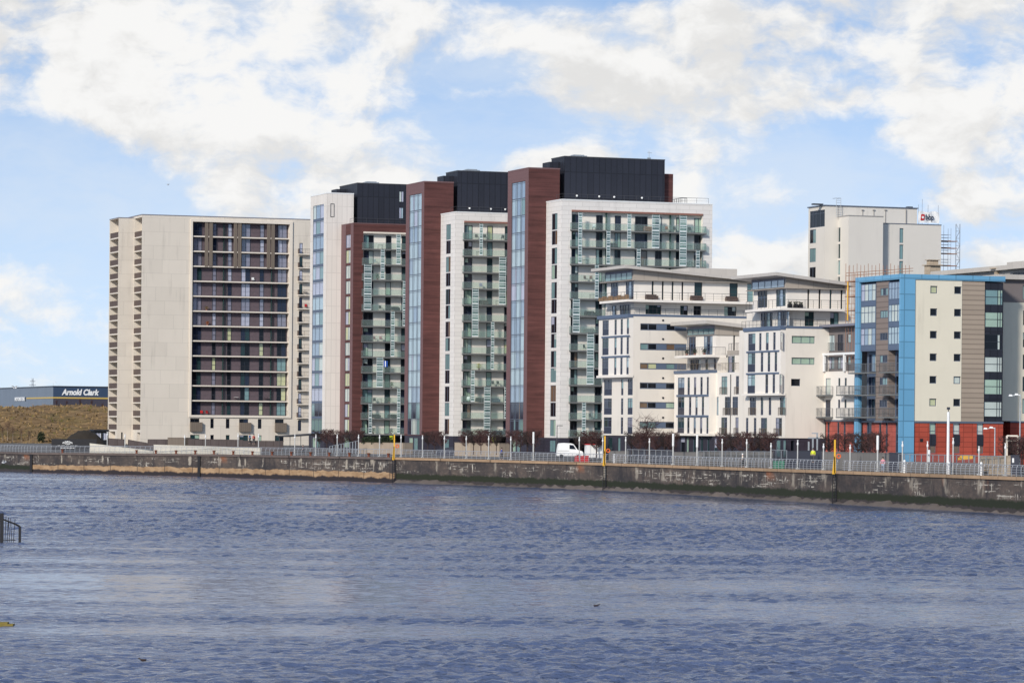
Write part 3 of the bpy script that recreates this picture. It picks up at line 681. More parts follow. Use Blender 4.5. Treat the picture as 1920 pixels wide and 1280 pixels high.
# ------------------------------------------------------------------ the white mid-rise blocks
GF = 'sky:1.2 sky2:.3 dusk:.4 teal2:1.6 navy:4 teal:2 dark:1'
def strips(b, blk, k, cols, rows, py, **kw):
    for (zl, zh) in rows:
        for c in cols:
            l, r, wd = c[:3]
            st_ = dict(gl=GF, fr='framegrey', mull=(.5,) if wd else (), trans=(.72,), sp=c[3] if len(c) > 3 else .42); st_.update(kw)
            blk.wpx(k, l, r, zl, zh, py, **st_)
def rows_of(b, fc, px, ys): return [(b.z(fc, px, yb_), b.z(fc, px, yt)) for yt, yb_ in ys]
def roof_wing(b, x0, x1, y0, y1, zt, drop, th, fr=None, clad_z=None, cx0=0, cy0=0, cx1=None, cy1=None, glass=None):
    """sloping wing roof over a panelled band"""
    L = x1-x0; zr = lambda x: zt-drop*(x-x0)/L
    mb = MB(); mb.hexa([(x0, y0, zr(x0)-th), (x1, y0, zr(x1)-th), (x1, y1, zr(x1)-th), (x0, y1, zr(x0)-th), (x0, y0, zr(x0)), (x1, y0, zr(x1)), (x1, y1, zr(x1)), (x0, y1, zr(x0))])
    b.part(mb, 'roof', M['roof_metal'])
    c = MB(); c.hexa([(cx0, cy0, clad_z), (cx1, cy0, clad_z), (cx1, cy1, clad_z), (cx0, cy1, clad_z), (cx0, cy0, zr(cx0)-th-.003), (cx1, cy0, zr(cx1)-th-.003), (cx1, cy1, zr(cx1)-th-.003), (cx0, cy1, zr(cx0)-th-.003)])
    b.part(c, 'cladding_band', M['beige_clad'])
    if glass:
        u0, u1, za, zb_ = glass; g = MB(); g.box(cx0-.06, cx0-.004, u0, u1, zb_+.002, zr(cx0)-th-.08); b.part(g, 'grey_fascia', M['grey_band'])
        n = 5; win(b, ('A', cx0), u0, u1, za, zb_, -.09, 'sky:2 teal2:2 sky2:1', 'framegrey', tuple(i/n for i in range(1, n)), name='clerestory_window', fw=.05)
def midA():
    b = Bld('apartment_block', 'white apartment block with six strip windows, set back under a grey wing roof', 'apartment block', 1187, 700, 505, 5.0, None)
    A0 = ('A', 0.0); B0 = ('B', 0.0); zg = 5.0
    L = b.A(1129, 760, 0)[0]; Wd = b.B(1416, 600, 0)[0]
    ztop = b.B(1187, 592.5, 0)[1]; zled = b.A(1187, 707, 0)[1]; zbase = b.A(1187, 816.5, 0)[1]
    main = Block(b, 'wall', 0, Wd, 0, L, zbase, ztop, ['render'])
    sr_ = [(606, 619), (643, 656), (680, 692), (716.7, 728.7), (753, 765.5), (790, 802.5)]
    for (zl, zh) in rows_of(b, B0, 1200, sr_):
        uu = [b.u(B0, p_, 700) for p_ in (1200, 1215, 1231, 1249, 1265, 1287)]
        main.hole('B', uu[0], uu[5], zl, zh, .16)
        fb = MB(); fb.fbox(B0, uu[0], uu[5], zh-.08, zh, .06, .15); fb.fbox(B0, uu[0], uu[5], zl, zl+.08, .06, .15); fb.fbox(B0, uu[2], uu[3], zl+.08, zh-.08, .07, .13, 1); fb.fbox(B0, uu[4], uu[5], zl+.08, zh-.08, .07, .13, 1)
        o = b.part(fb, 'strip_window', [M['framegrey'], M['bluegrey']])
        for i in (0, 1, 3):
            win(b, B0, uu[i], uu[i+1], zl+.08, zh-.08, .07, 'dark:3 green:2 brown:1 ylw:1 teal2:1', 'framegrey', name='pane_unit', parent=o, fw=.06)
    # lower river face
    rw = rows_of(b, A0, 1150, [(711, 741), (746.5, 777), (782, 813)])
    strips(b, main, 'A', [(1132, 1147, 1), (1164, 1168.5, 0), (1176.5, 1186, 1)], rw, 760)
    main.done()
    # box bay that oversails it
    Lb = b.A(1122.5, 650, -.7)[0]; zb1 = b.A(1186, 594.5, -.7)[1]
    bay = Block(b, 'box_bay', -.7, -.003, .004, Lb, zled+.35, zb1, ['render_w'])
    fcb = ('A', -.7); r3 = rows_of(b, fcb, 1150, [(599.5, 628), (633.5, 665), (671, 702.5)])
    strips(b, bay, 'A', [(1129, 1141, 1), (1151.5, 1156, 0), (1163, 1167.5, 0), (1174.5, 1179, 0)], r3, 650)
    bay.done()
    for (zl, zh) in r3[1:]:
        p = MB(); p.fbox(fcb, b.u(fcb, 1180, 650), b.u(fcb, 1128.5, 650), zh+.06, zh+.30, -.10, -.003); b.part(p, 'dark_band', M['bluegrey'])
    p = MB(); p.box(-.95, -.004, -.1, Lb+.2, zled, zled+.34); b.part(p, 'ledge', M['render_w'])
    p = MB(); p.box(-.95, -.1, -.05, Lb+.2, zb1+.003, zb1+.5); b.part(p, 'parapet', M['bluegrey'])
    box_part(b, 'parapet', 'bluegrey', -.09, Wd, -.06, L, ztop+.003, ztop+.30)
    # ground storey
    gp = Block(b, 'plinth', .15, Wd, .12, L-.3, zg-1.5, zbase-.003, ['plinth', 'black'])
    gp.wpx('A', 1140, 1148, zg, zbase-.3, 830, gl='teal2:1 teal:1'); gp.wpx('A', 1158, 1163, zg, zbase-.3, 830, gl='teal2:1')
    gp.done()
    for yv in (602, 637, 673, 710, 747, 784): 
        zz = b.B(1243, yv-1.5, 0)[1]; v = MB(); uu = b.u(B0, 1243, yv); v.fbox(B0, uu-.13, uu+.13, zz-.13, zz+.13, -.08, -.002); b.part(v, 'vent', M['black'])
    # fifth storey
    z5 = ztop+.31; z6 = b.B(1187, 561, -.9)[1]
    y5 = .9; s5 = Block(b, 'wall', .4, Wd, y5, L, z5, z6-.35, ['render'])
    f5 = ('B', y5); u5 = lambda p_: b.u(f5, p_, 580)
    for l, r, m_ in ((1210.5, 1240, 3), (1275.5, 1290, 1), (1300.5, 1315, 1), (1358, 1381, 2)):
        s5.win('B', u5(l), u5(r), z5+.05, z6-.7, gl='dark:3 teal:2 green:1', mull=tuple(i/(m_+1) for i in range(1, m_+1)))
    fa5 = ('A', .4)
    for l, r, m_ in ((1147.5, 1156, 1), (1162, 1182, 3)):
        s5.win('A', b.u(fa5, l, 580), b.u(fa5, r, 580), z5+.05, z6-.6, gl=GF, fr='bluegrey', mull=tuple(i/(m_+1) for i in range(1, m_+1)))
    s5.done()
    b.part(rail_mb([(-.4, L), (-.4, .15), (Wd-.5, .15)], z5, .85, 1.35, .022, .0, (.35, .7)), 'railing', M['raildk'])
    # balcony slab and sixth storey
    Ls = b.A(1124, 563, -1.3)[0]
    p = MB(); p.box(-1.3, Wd-.2, -.9, Ls, z6-.345, z6); b.part(p, 'balcony_slab', M['render_w'])
    b.part(rail_mb([(-1.2, Ls-.1), (-1.2, -.8), (Wd-.3, -.8)], z6, 1.1, 1.35, .024, 0, (.3, .6)), 'railing', M['raildk'])
    y6 = .7; f6 = ('B', y6); z7 = b.B(1195, 526, y6)[1]; L6 = b.A(1138, 540, .4)[0]
    s6 = Block(b, 'wall', .4, Wd, y6, L6, z6+.003, z7, ['render_w']); u6 = lambda p_: b.u(f6, p_, 545)
    for l, r in ((1222, 1225.7), (1241, 1244.5), (1259.5, 1263), (1278, 1281.5)): s6.win('B', u6(l), u6(r), z6+.05, z7-.03, gl='dark:2 teal:1 navy:1', trans=(.7,))
    for l, r in ((1302, 1317), (1368, 1383.5), (1401, 1416)): s6.win('B', u6(l), u6(r), z6+.05, z7-.05, gl='teal:2 dark:2 teal2:1', mull=(), trans=(.65,))
    fa6 = ('A', .4)
    for l, r in ((1145, 1159), (1173, 1188)): s6.win('A', b.u(fa6, l, 545), b.u(fa6, r, 545), z6+.05, z7-.05, gl=GF, fr='bluegrey', mull=(.33, .66), trans=(.6,))
    s6.done()
    zr = b.B(1188, 497.5, y6-1.2)[1]
    roof_wing(b, -1.6, Wd+.6, y6-1.3, L6+1.5, zr, 1.55, .42, clad_z=z7+.10, cx0=.1, cy0=y6-.25, cx1=Wd, cy1=L6+.1, glass=(y6+.2, L6-.2, z7+.2, z7+1.25))
    p = MB(); p.box(-.5, Wd+.2, y6-.75, L6+.6, z7+.003, z7+.097); b.part(p, 'eaves_band', M['beige_clad'])
    zf = b.B(1340, 509.5, 12)[1]; p = MB(); p.box(12, Wd+.5, 8, 16, zr-1.9, zf+.3); b.part(p, 'plant_room', M['roof_metal'])
    b.z5, b.z6, b.L = z5, z6, L
    return b
BA = midA()
def midB():
    b = Bld('apartment_block', 'low white apartment block stepped in front of the strip-window block, with its own wing roof', 'apartment block', 1330, 760, 494, 5.0)
    A0 = ('A', 0.0); zg = 5.0
    L = b.A(1264, 760, 0)[0]; zt = b.A(1330, 699, 0)[1]; zbase = b.A(1330, 817, 0)[1]
    Dm = L-.02
    bay = Block(b, 'box_bay', 0, 6, 0, Dm, zbase+.35, zt, ['render_w'])
    r3 = rows_of(b, A0, 1300, [(707, 740), (744, 778), (782.5, 816)])
    cols = [[(1270.5, 1283, 1), (1288.5, 1293, 0), (1300.5, 1305, 0), (1312.5, 1317, 0), (1324.5, 1328.5, 0)], [(1270.5, 1283, 1), (1291.5, 1296, 0), (1303.5, 1308, 0), (1315.5, 1320, 0)], [(1270.5, 1283, 1), (1288.5, 1293, 0), (1300.5, 1305, 0), (1312.5, 1317, 0), (1324.5, 1328.5, 0)]]
    for c, r in zip(cols, r3): strips(b, bay, 'A', c, [r], 760)
    bay.done()
    for (zl, zh) in r3[1:]:
        p = MB(); p.fbox(A0, .25, b.u(A0, 1269, 760), zh+.06, zh+.34, -.10, -.003); b.part(p, 'dark_band', M['bluegrey'])
    p = MB(); p.box(-.25, 6.2, -.25, Dm+.2, zbase, zbase+.345); b.part(p, 'ledge', M['render_w'])
    p = MB(); p.box(-.1, 5, .3, Dm+.1, zt+.003, zt+.45); b.part(p, 'parapet', M['bluegrey'])
    # second river face, a step forward
    x2 = b.B(1343, 760, 0)[0]; A2 = ('A', x2); y2 = b.A(1400, 760, x2)[0]-12; zt2 = b.A(1350, 698.5, x2)[1]
    sec = Block(b, 'wall', x2, x2+16, y2, Dm, zbase, zt2, ['render_w'])
    r2 = rows_of(b, A2, 1370, [(705, 739), (743.5, 778), (782, 815.5)])
    strips(b, sec, 'A', [(1352.5, 1363.5, 1), (1379.5, 1391, 1)], [r2[0]], 720, sp=0, trans=(.75,)); strips(b, sec, 'A', [(1343.5, 1347.5, 0, .0), (1358.7, 1369.7, 1, .0), (1373, 1383.7, 1, .0)], [r2[1]], 760, trans=(.75,))
    strips(b, sec, 'A', [(1352, 1363.3, 1), (1378.5, 1390, 1)], [r2[2]], 800, sp=0, trans=(.75,))
    sec.done()
    for (zl, zh), sp_ in zip(r2, ([(1350.5, 1364), (1377.5, 1391.5)], [(1357, 1384)], [(1350.5, 1364), (1377.5, 1391.5)])):
        for l, r in sp_:
            ua, ub = sorted((b.u(A2, l, 760), b.u(A2, r, 760)))
            b.part(rail_mb([(x2-.12, ua), (x2-.12, ub)], zl-.05, 1.05, 1, .025, .13, ()), 'juliet_railing', M['taupe_panel'])
    dp = MB(); yy = b.u(A2, 1370.5, 760); dp.tube((x2-.08, yy, zbase), (x2-.08, yy, zt2-.3), .06); b.part(dp, 'drainpipe', M['framedk'])
    gp = Block(b, 'plinth', .5, x2+12, y2+.3, Dm-.2, zg-1.5, zbase-.003, ['plinth']); fg = ('A', .5)
    for l, r in ((1276, 1284), (1287, 1291), (1299, 1304), (1313, 1318), (1325.5, 1330), (1339, 1344)): gp.wpx('A', l, r, zg-.2, zbase-.25, 830, gl='teal2:2 green:1 teal:2 dark:1', fr='framegrey')
    gp.done()
    # upper storeys
    z4 = zt+.46; z5 = b.A(1338, 664, -.9)[1]; x3 = 1.3; f3 = ('A', x3)
    y3 = b.A(1351, 640, x3)[0]; L3 = b.A(1289, 640, x3)[0]
    s4 = Block(b, 'wall', x3, x3+15, y3, L3, max(zt2, z4-.4), z5-.35, ['render'])
    for l, r, m_ in ((1294.5, 1314, 3), (1322.5, 1327.5, 0), (1338.5, 1343, 0)): s4.win('A', b.u(f3, l, 675), b.u(f3, r, 675), z4+.05, z5-.55, gl=GF, fr='bluegrey', mull=tuple(i/(m_+1) for i in range(1, m_+1)), trans=(.8,))
    s4.done()
    s4b = Block(b, 'wall', x3+1.1, x3+15, y3-8, y3-.003, zt2, b.A(1370, 657, x3+1.1)[1], ['render']); fb_ = ('A', x3+1.1)
    for l, r, m_ in ((1354.5, 1377.5, 3), (1389.5, 1393.5, 0)): s4b.win('A', b.u(fb_, l, 680), b.u(fb_, r, 680), zt2+.05, b.A(1370, 667, x3+1.1)[1], gl=GF, fr='bluegrey', mull=tuple(i/(m_+1) for i in range(1, m_+1)), trans=(.8,))
    s4b.done()
    b.part(rail_mb([(-.0, L3+.5), (-.0, .2), (1.0, .2), (x2+.1, y2+3)], z4-.1, 1.0, 1.2, .024, .2, ()), 'railing', M['taupe_panel'])
    Ls = b.A(1265, 666, -.9)[0]
    p = MB(); p.box(-.9, x3+1.0, y3+.2, Ls, z5-.345, z5); b.part(p, 'balcony_slab', M['render_w'])
    b.part(rail_mb([(x3+.9, y3+.3), (-.8, y3+.3), (-.8, Ls-.1), (.4, Ls-.1)], z5, 1.1, 1.2, .024, .2, ()), 'railing', M['raildk'])
    pb = MB(); pb.box(x3+1.0, x3+1.06, y3-8, y3-.1, b.A(1370, 665, x3+1.1)[1], b.A(1370, 657, x3+1.1)[1]); b.part(pb, 'terrace_panel', M['beige_clad'])
    b.part(rail_mb([(x3+1.2, y3-8), (x3+1.2, y3-.2)], b.A(1370, 657, x3+1.1)[1], 1.0, 1, .024, .3, ()), 'railing', M['raildk'])
    y5 = b.A(1343, 620, x3)[0]; L5 = L3-.3; z6 = b.A(1345, 627.5, x3)[1]
    s5 = Block(b, 'wall', x3, x3+15, y5, L5, z5+.003, z6, ['render_w'])
    for l, r in ((1288.5, 1304.5), (1319.5, 1336)): s5.win('A', b.u(f3, l, 645), b.u(f3, r, 645), z5+.1, z6-.1, gl=GF, fr='bluegrey', mull=(.33, .66), trans=(.62,))
    fB5 = ('B', y5); s5.win('B', b.u(fB5, 1375, 645), b.u(fB5, 1378.5, 645), z5+.1, z6-.05, gl='dark:1 teal:1')
    s5.done()
    zr = b.B(1335, 600, y5-1)[1]
    roof_wing(b, x3-2.0, x3+15, y5-1.1, L5+2.0, zr, 1.5, .5, clad_z=z6+.003, cx0=x3-.2, cy0=y5-.2, cx1=x3+14.5, cy1=L5, glass=(y5+.2, L5-.3, z6+.12, z6+1.0))
    b.z4, b.z5 = z4, z5
    return b
BB = midB()
def midC():
    b = Bld('apartment_block', 'white apartment block with a box bay and wing roof, touching the grey flats', 'apartment block', 1473, 700, 458, 5.2)
    A0 = ('A', 0.0); B0 = ('B', 0.0); zg = 5.2
    L = b.A(1393, 800, 0)[0]; Wd = b.B(1600, 620, 0)[0]; Wlo = b.B(1503.5, 720, 0)[0]
    zt = b.B(1474, 615, 0)[1]; zled = b.A(1473, 741, 0)[1]; zbase = b.A(1473, 821, 0)[1]
    main = Block(b, 'wall', 0, Wlo+6, 0, L+1.5, zbase, zt, ['render'])
    for yt, yb_, l, r, gl in ((629.5, 643.5, 1484.5, 1528, 'green:1'), (670, 683, 1484.5, 1528, 'green:1 dark:1'), (710, 723.5, 1484, 1501.5, 'dark:1')):
        (zl, zh), = rows_of(b, B0, 1490, [(yt, yb_)]); main.wpx('B', l, r, zl, zh, 650, gl=gl, fr='framegrey', mull=(.42, .8) if r > 1510 else ())
    r2 = rows_of(b, A0, 1440, [(744.5, 778), (783, 817)])
    strips(b, main, 'A', [(1405.5, 1417.5, 1, .0), (1426, 1431, 0, .35), (1441, 1446, 0, .35), (1462, 1472.5, 1, .0)], [r2[0]], 760)
    strips(b, main, 'A', [(1398.3, 1403, 0), (1413, 1418, 0), (1426.3, 1438, 1, .0), (1454, 1466, 1, .0)], [r2[1]], 800)
    main.done()
    for (zl, zh), ls in zip(r2, ([(1404.5, 1418), (1460.5, 1473)], [(1425, 1438.5), (1452.5, 1466.5)])):
        for l, r in ls:
            ua, ub = sorted((b.u(A0, l, 780), b.u(A0, r, 780))); b.part(rail_mb([(-.12, ua), (-.12, ub)], zl-.05, 1.05, 1, .025, .13, ()), 'juliet_railing', M['taupe_panel'])
    Lb = b.A(1394.8, 680, -.7)[0]; zb1 = b.A(1473, 617.5, -.7)[1]; fcb = ('A', -.7)
    bay = Block(b, 'box_bay', -.7, -.003, .004, Lb, zled+.3, zb1, ['render_w'])
    r3 = rows_of(b, fcb, 1430, [(624, 657), (661, 697), (702, 737)])
    cw = [[(1402.3, 1416, 1), (1422.7, 1427.3, 0), (1435.2, 1440.8, 0), (1449, 1453.8, 0), (1462.4, 1466, 0)], [(1401.5, 1416, 1), (1426, 1431, 0), (1439, 1444, 0), (1452, 1457, 0)], [(1401.5, 1416, 1), (1435, 1440.5, 0), (1448.5, 1453.5, 0), (1461.5, 1466, 0)]]
    for c, r in zip(cw, r3): strips(b, bay, 'A', c, [r], 680)
    bay.done()
    for (zl, zh) in r3[1:]:
        p = MB(); p.fbox(fcb, .5, b.u(fcb, 1400, 680), zh+.05, zh+.25, -.1, -.003); b.part(p, 'dark_band', M['bluegrey'])
    p = MB(); p.box(-.95, -.004, -.1, Lb+.2, zled, zled+.296); b.part(p, 'ledge', M['render_w'])
    p = MB(); p.box(-.85, -.1, -.05, Lb+.1, zb1+.003, zb1+.5); b.part(p, 'parapet', M['bluegrey'])
    box_part(b, 'parapet', 'bluegrey', -.09, Wlo+6, -.06, L, zt+.003, zt+.28)
    gp = Block(b, 'plinth', .2, Wlo+5, .15, L, zg-1.5, zbase-.003, ['plinth']); fg = ('A', .2)
    for l, r in ((1400, 1405), (1455, 1463), (1468, 1473)): gp.wpx('A', l, r, zg, zbase-.25, 830, gl='teal2:2 teal:1', fr='framegrey')
    gb = ('B', .15); gp.win('B', b.u(gb, 1483, 830), b.u(gb, 1490, 830), zg+.3, zbase-.3, gl='green:1 dark:1'); gp.done()
    # upper storeys
    z5 = zt+.29; z6 = b.B(1474, 577, -.9)[1]; y5 = .8; f5 = ('B', y5); fa = ('A', .4)
    s5 = Block(b, 'wall', .4, Wd, y5, L, z5, z6-.3, ['render']); 
    for l, r, m_ in ((1509, 1526.5, 1), (1556.5, 1573, 1)): s5.win('B', b.u(f5, l, 595), b.u(f5, r, 595), z5+.05, z6-.4, gl='teal:2 green:1 dark:1 teal2:1', mull=(.5,))
    for l, r in ((1426.5, 1448.5), (1457.5, 1479)): s5.win('A', b.u(fa, l, 595), b.u(fa, r, 595), z5+.05, z6-.4, gl=GF, fr='bluegrey', mull=(.25, .5, .75), trans=(.8,))
    s5.done()
    b.part(rail_mb([(-.3, L), (-.3, .15), (Wd-4, .15)], z5, .9, 1.2, .022, .0, (.4, .7)), 'railing', M['raildk'])
    Ls = b.A(1397, 583, -1.3)[0]
    p = MB(); p.box(-1.3, b.B(1588, 580, -.9)[0], -.9, Ls, z6-.295, z6); b.part(p, 'balcony_slab', M['render_w'])
    xr = b.B(1586, 580, -.8)[0]
    b.part(rail_mb([(-1.2, Ls-.1), (-1.2, -.8), (xr, -.8)], z6, 1.1, 1.2, .024, .0, (.25, .5, .75)), 'railing', M['raildk'])
    y6 = .6; f6 = ('B', y6); z7 = b.B(1480, 541, y6)[1]; L6 = b.A(1413, 560, .4)[0]; W6 = b.B(1586, 560, y6)[0]
    s6 = Block(b, 'wall', .4, W6, y6, L6, z6+.003, z7, ['render_w'])
    for l, r in ((1514, 1517.7), (1535, 1538.7), (1555.7, 1559.5), (1576.3, 1580)): s6.win('B', b.u(f6, l, 560), b.u(f6, r, 560), z6+.05, z7-.03, gl='dark:2 teal2:1', trans=(.7,))
    for l, r in ((1420.5, 1438.5), (1455, 1473)): s6.win('A', b.u(fa, l, 560), b.u(fa, r, 560), z6+.3, z7-.05, gl=GF, fr='bluegrey', mull=(.33, .66), trans=(.6,))
    s6.done()
    zr = b.B(1470, 510.5, y6-1.2)[1]
    roof_wing(b, -1.8, W6+1, y6-1.3, L6+2.5, zr, 1.25, .42, clad_z=z7+.1, cx0=.1, cy0=y6-.25, cx1=W6, cy1=L6+.1, glass=(y6+.2, L6-.2, z7+.2, z7+1.2))
    p = MB(); p.box(-.5, W6+.3, y6-.7, L6+.6, z7+.003, z7+.097); b.part(p, 'eaves_band', M['beige_clad'])
    b.z5, b.z6 = z5, z6
    return b
BC = midC()
# ------------------------------------------------------------------ grey flats, blue block and the neighbours
def blueE():
    b = Bld('apartment_block', 'bright blue framed apartment block with cream end wall on a red tile base', 'apartment block', 1691.8, 660, 437, 6.0)
    A0 = ('A', 0.0); B0 = ('B', 0.0); zg = 5.4
    L = b.A(1610, 600, 0)[0]; Wd = b.B(1882.5, 650, 0)[0]; zt = b.B(1692, 513.5, 0)[1]; zr = b.B(1692, 788.5, 0)[1]
    st = (b.B(1750, 536, 0)[1]-b.B(1750, 747, 0)[1])/5
    xc = b.B(1714.5, 650, 0)[0]; xs_ = b.B(1803, 650, 0)[0]; xg = b.B(1846, 650, 0)[0]; zb_ = b.B(1720, 524, 0)[1]
    # cream end wall
    w = Block(b, 'wall', xc, xs_, 0, 12, zr, zb_, ['e_render'])
    for i in range(6):
        z0 = b.B(1750, 761, 0)[1]+st*i
        w.wpx('B', 1743.5, 1757, z0, z0+.95, 650, gl='ylw:1 dark:1' if i in (0, 5) else 'dark:1', fr='framegrey', fw=.1)
        w.wpx('B', 1788.5, 1802.2, z0, z0+.95, 650, gl='green:1 pale:1 dark:1' if i in (0, 1) else 'dark:1', fr='framegrey', fw=.1)
    w.done()
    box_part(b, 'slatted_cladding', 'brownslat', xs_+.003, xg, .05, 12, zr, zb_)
    gz = Block(b, 'glazed_bay', xg+.003, Wd, .35, 12, zr, zb_-.1, ['navy_clad'])
    gz.done()
    fg = ('B', .35)
    for i in range(6):
        z0 = b.B(1860, 781.5, .35)[1]+st*i
        win(b, fg, xg+.1, Wd-.1, z0-.0, z0+st*.70, -.12, 'green:3 pale:2 dark:2 teal2:1', 'framedk', (.72, .86), (.5,), name='bay_window', fw=.08)
        p = MB(); p.fbox(fg, xg+.1, Wd-.1, z0+st*.70+.01, z0+st-.02, -.16, -.003); b.part(p, 'spandrel', M['navy_clad'])
    # blue frame: corner post, roof band, left post
    fr = MB(); ye_ = min(1.6, b.u(A0, 1690, 650)-.02); fr.box(-.35, xc-.003, -.12, ye_, zg-1, zb_); fr.box(-.35, Wd+.05, -.12, L+.35, zb_+.003, zt); b.part(fr, 'blue_frame', M['blue'])
    fp = MB(); fp.box(-.35, .15, L-.75, L+.35, zg-1, zb_-.002); b.part(fp, 'blue_post', M['blue'])
    # river face: slatted panel and two glazed bays over balconies
    y = lambda px: b.u(A0, px, 650)
    c0, c1 = y(1667), y(1643)
    yA, yB_ = y(1690), y(1615.5)
    zf = [b.A(1660, 781, 0)[1]+st*i for i in range(6)]
    core = Block(b, 'wall', .9, 3, yA, L-.76, zr, zb_-.003, ['bluegrey']); core.done()
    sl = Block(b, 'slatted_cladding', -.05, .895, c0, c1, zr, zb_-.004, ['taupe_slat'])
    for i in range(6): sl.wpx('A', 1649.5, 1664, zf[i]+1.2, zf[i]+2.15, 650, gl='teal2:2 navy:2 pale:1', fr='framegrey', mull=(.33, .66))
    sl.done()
    for u0, u1 in ((yA+.05, c0-.02), (c1+.02, yB_)):
        for i in range(6):
            z0 = zf[i]
            if i >= 3:
                win(b, ('A', -.1), u0, u1, z0+.0, z0+st-.02, -.05, 'sky2:3 sky:2 lilac:1 pale:1', 'bluegrey', (.25, .5, .75), (.62,), sp=.24, spm='bluegrey', name='glazed_bay_window', fw=.06)
            else:
                win(b, ('A', .9), u0+.2, u1-.4, z0+.1, z0+st-.5, -.08, 'navy:2 sky:1 dark:1 pale:1', 'framegrey', (.3, .5, .75), name='balcony_door')
        p = MB(); p.box(-.12, .89, u0, u1, zf[3]-.12, zf[3]-.003); p.box(-.04, .89, u0, u0+.05, zf[3], zb_-.01); p.box(-.04, .89, u1-.05, u1, zf[3], zb_-.01); b.part(p, 'bay_floor', M['bluegrey'])
    for i in range(3):
        z0 = zf[i]+.0
        for u0, u1 in ((yA+.1, c0+.9), (c1-.2, L+.9)):
            s_ = MB(); s_.box(-1.0, -.06, u0, u1, z0-.18, z0); o = b.part(s_, 'balcony', M['slab'])
            b.part(rail_mb([(-.1, u0+.05), (-.95, u0+.05), (-.95, u1-.05), (-.1, u1-.05)], z0, 1.1, 1.2, .025, .13, ()), 'handrail', M['balrail'], o)
    # red tiled ground floors
    r = Block(b, 'tiled_base', xc-.002, Wd, .06, 12, zg-1, zr-.25, ['redtile'])
    zz = [b.B(1750, v, .06)[1] for v in (849, 834, 814, 792)]
    for l, rr_ in ((1742.5, 1755), (1787, 1800), (1831.5, 1844)):
        r.wpx('B', l, rr_, zz[2], zz[3], 820, gl='pale:2 green:1 sky2:1', fr='framegrey', trans=(.25,)); r.wpx('B', l, rr_, zz[0], zz[1], 840, gl='dark:2 brown:1', fr='framegrey')
        f_ = ('B', .06); p = MB(); p.fbox(f_, b.u(f_, l, 820), b.u(f_, rr_, 820), zz[1]+.01, zz[2]-.01, -.02, -.003); b.part(p, 'spandrel', M['navy_clad'])
    r.done()
    r2 = Block(b, 'tiled_base', .35, 3, ye_+.01, L-.76, zg-1, zr-.25, ['redtile_a'])
    fa = ('A', .35); za, zb2 = b.A(1660, 848, .35)[1], b.A(1660, 791, .35)[1]
    for l, rr_ in ((1625, 1634), (1648, 1652), (1660.5, 1664), (1679, 1688)): r2.wpx('A', l, rr_, za, zb2, 820, gl='navy:2 dark:2', fr='framegrey', trans=(.35, .62), mull=())
    r2.done()
    p = MB(); p.box(.0, Wd, -.05, .5, zr-.245, zr-.004); p.box(-.05, .6, ye_+.02, L-.78, zr-.245, zr-.004); b.part(p, 'dark_band', M['framegrey'])
    b.zf, b.L, b.zr, b.zt, b.st, b.zg2 = zf, L, zr, zt, st, zg
    v = MB(); uu = b.u(B0, 1728, 825); zv = b.B(1728, 825, 0)[1]; v.fbox(('B', .06), uu-.2, uu+.2, zv-.2, zv+.2, -.05, -.003); b.part(v, 'vent', M['black'])
    return b
BE = blueE()
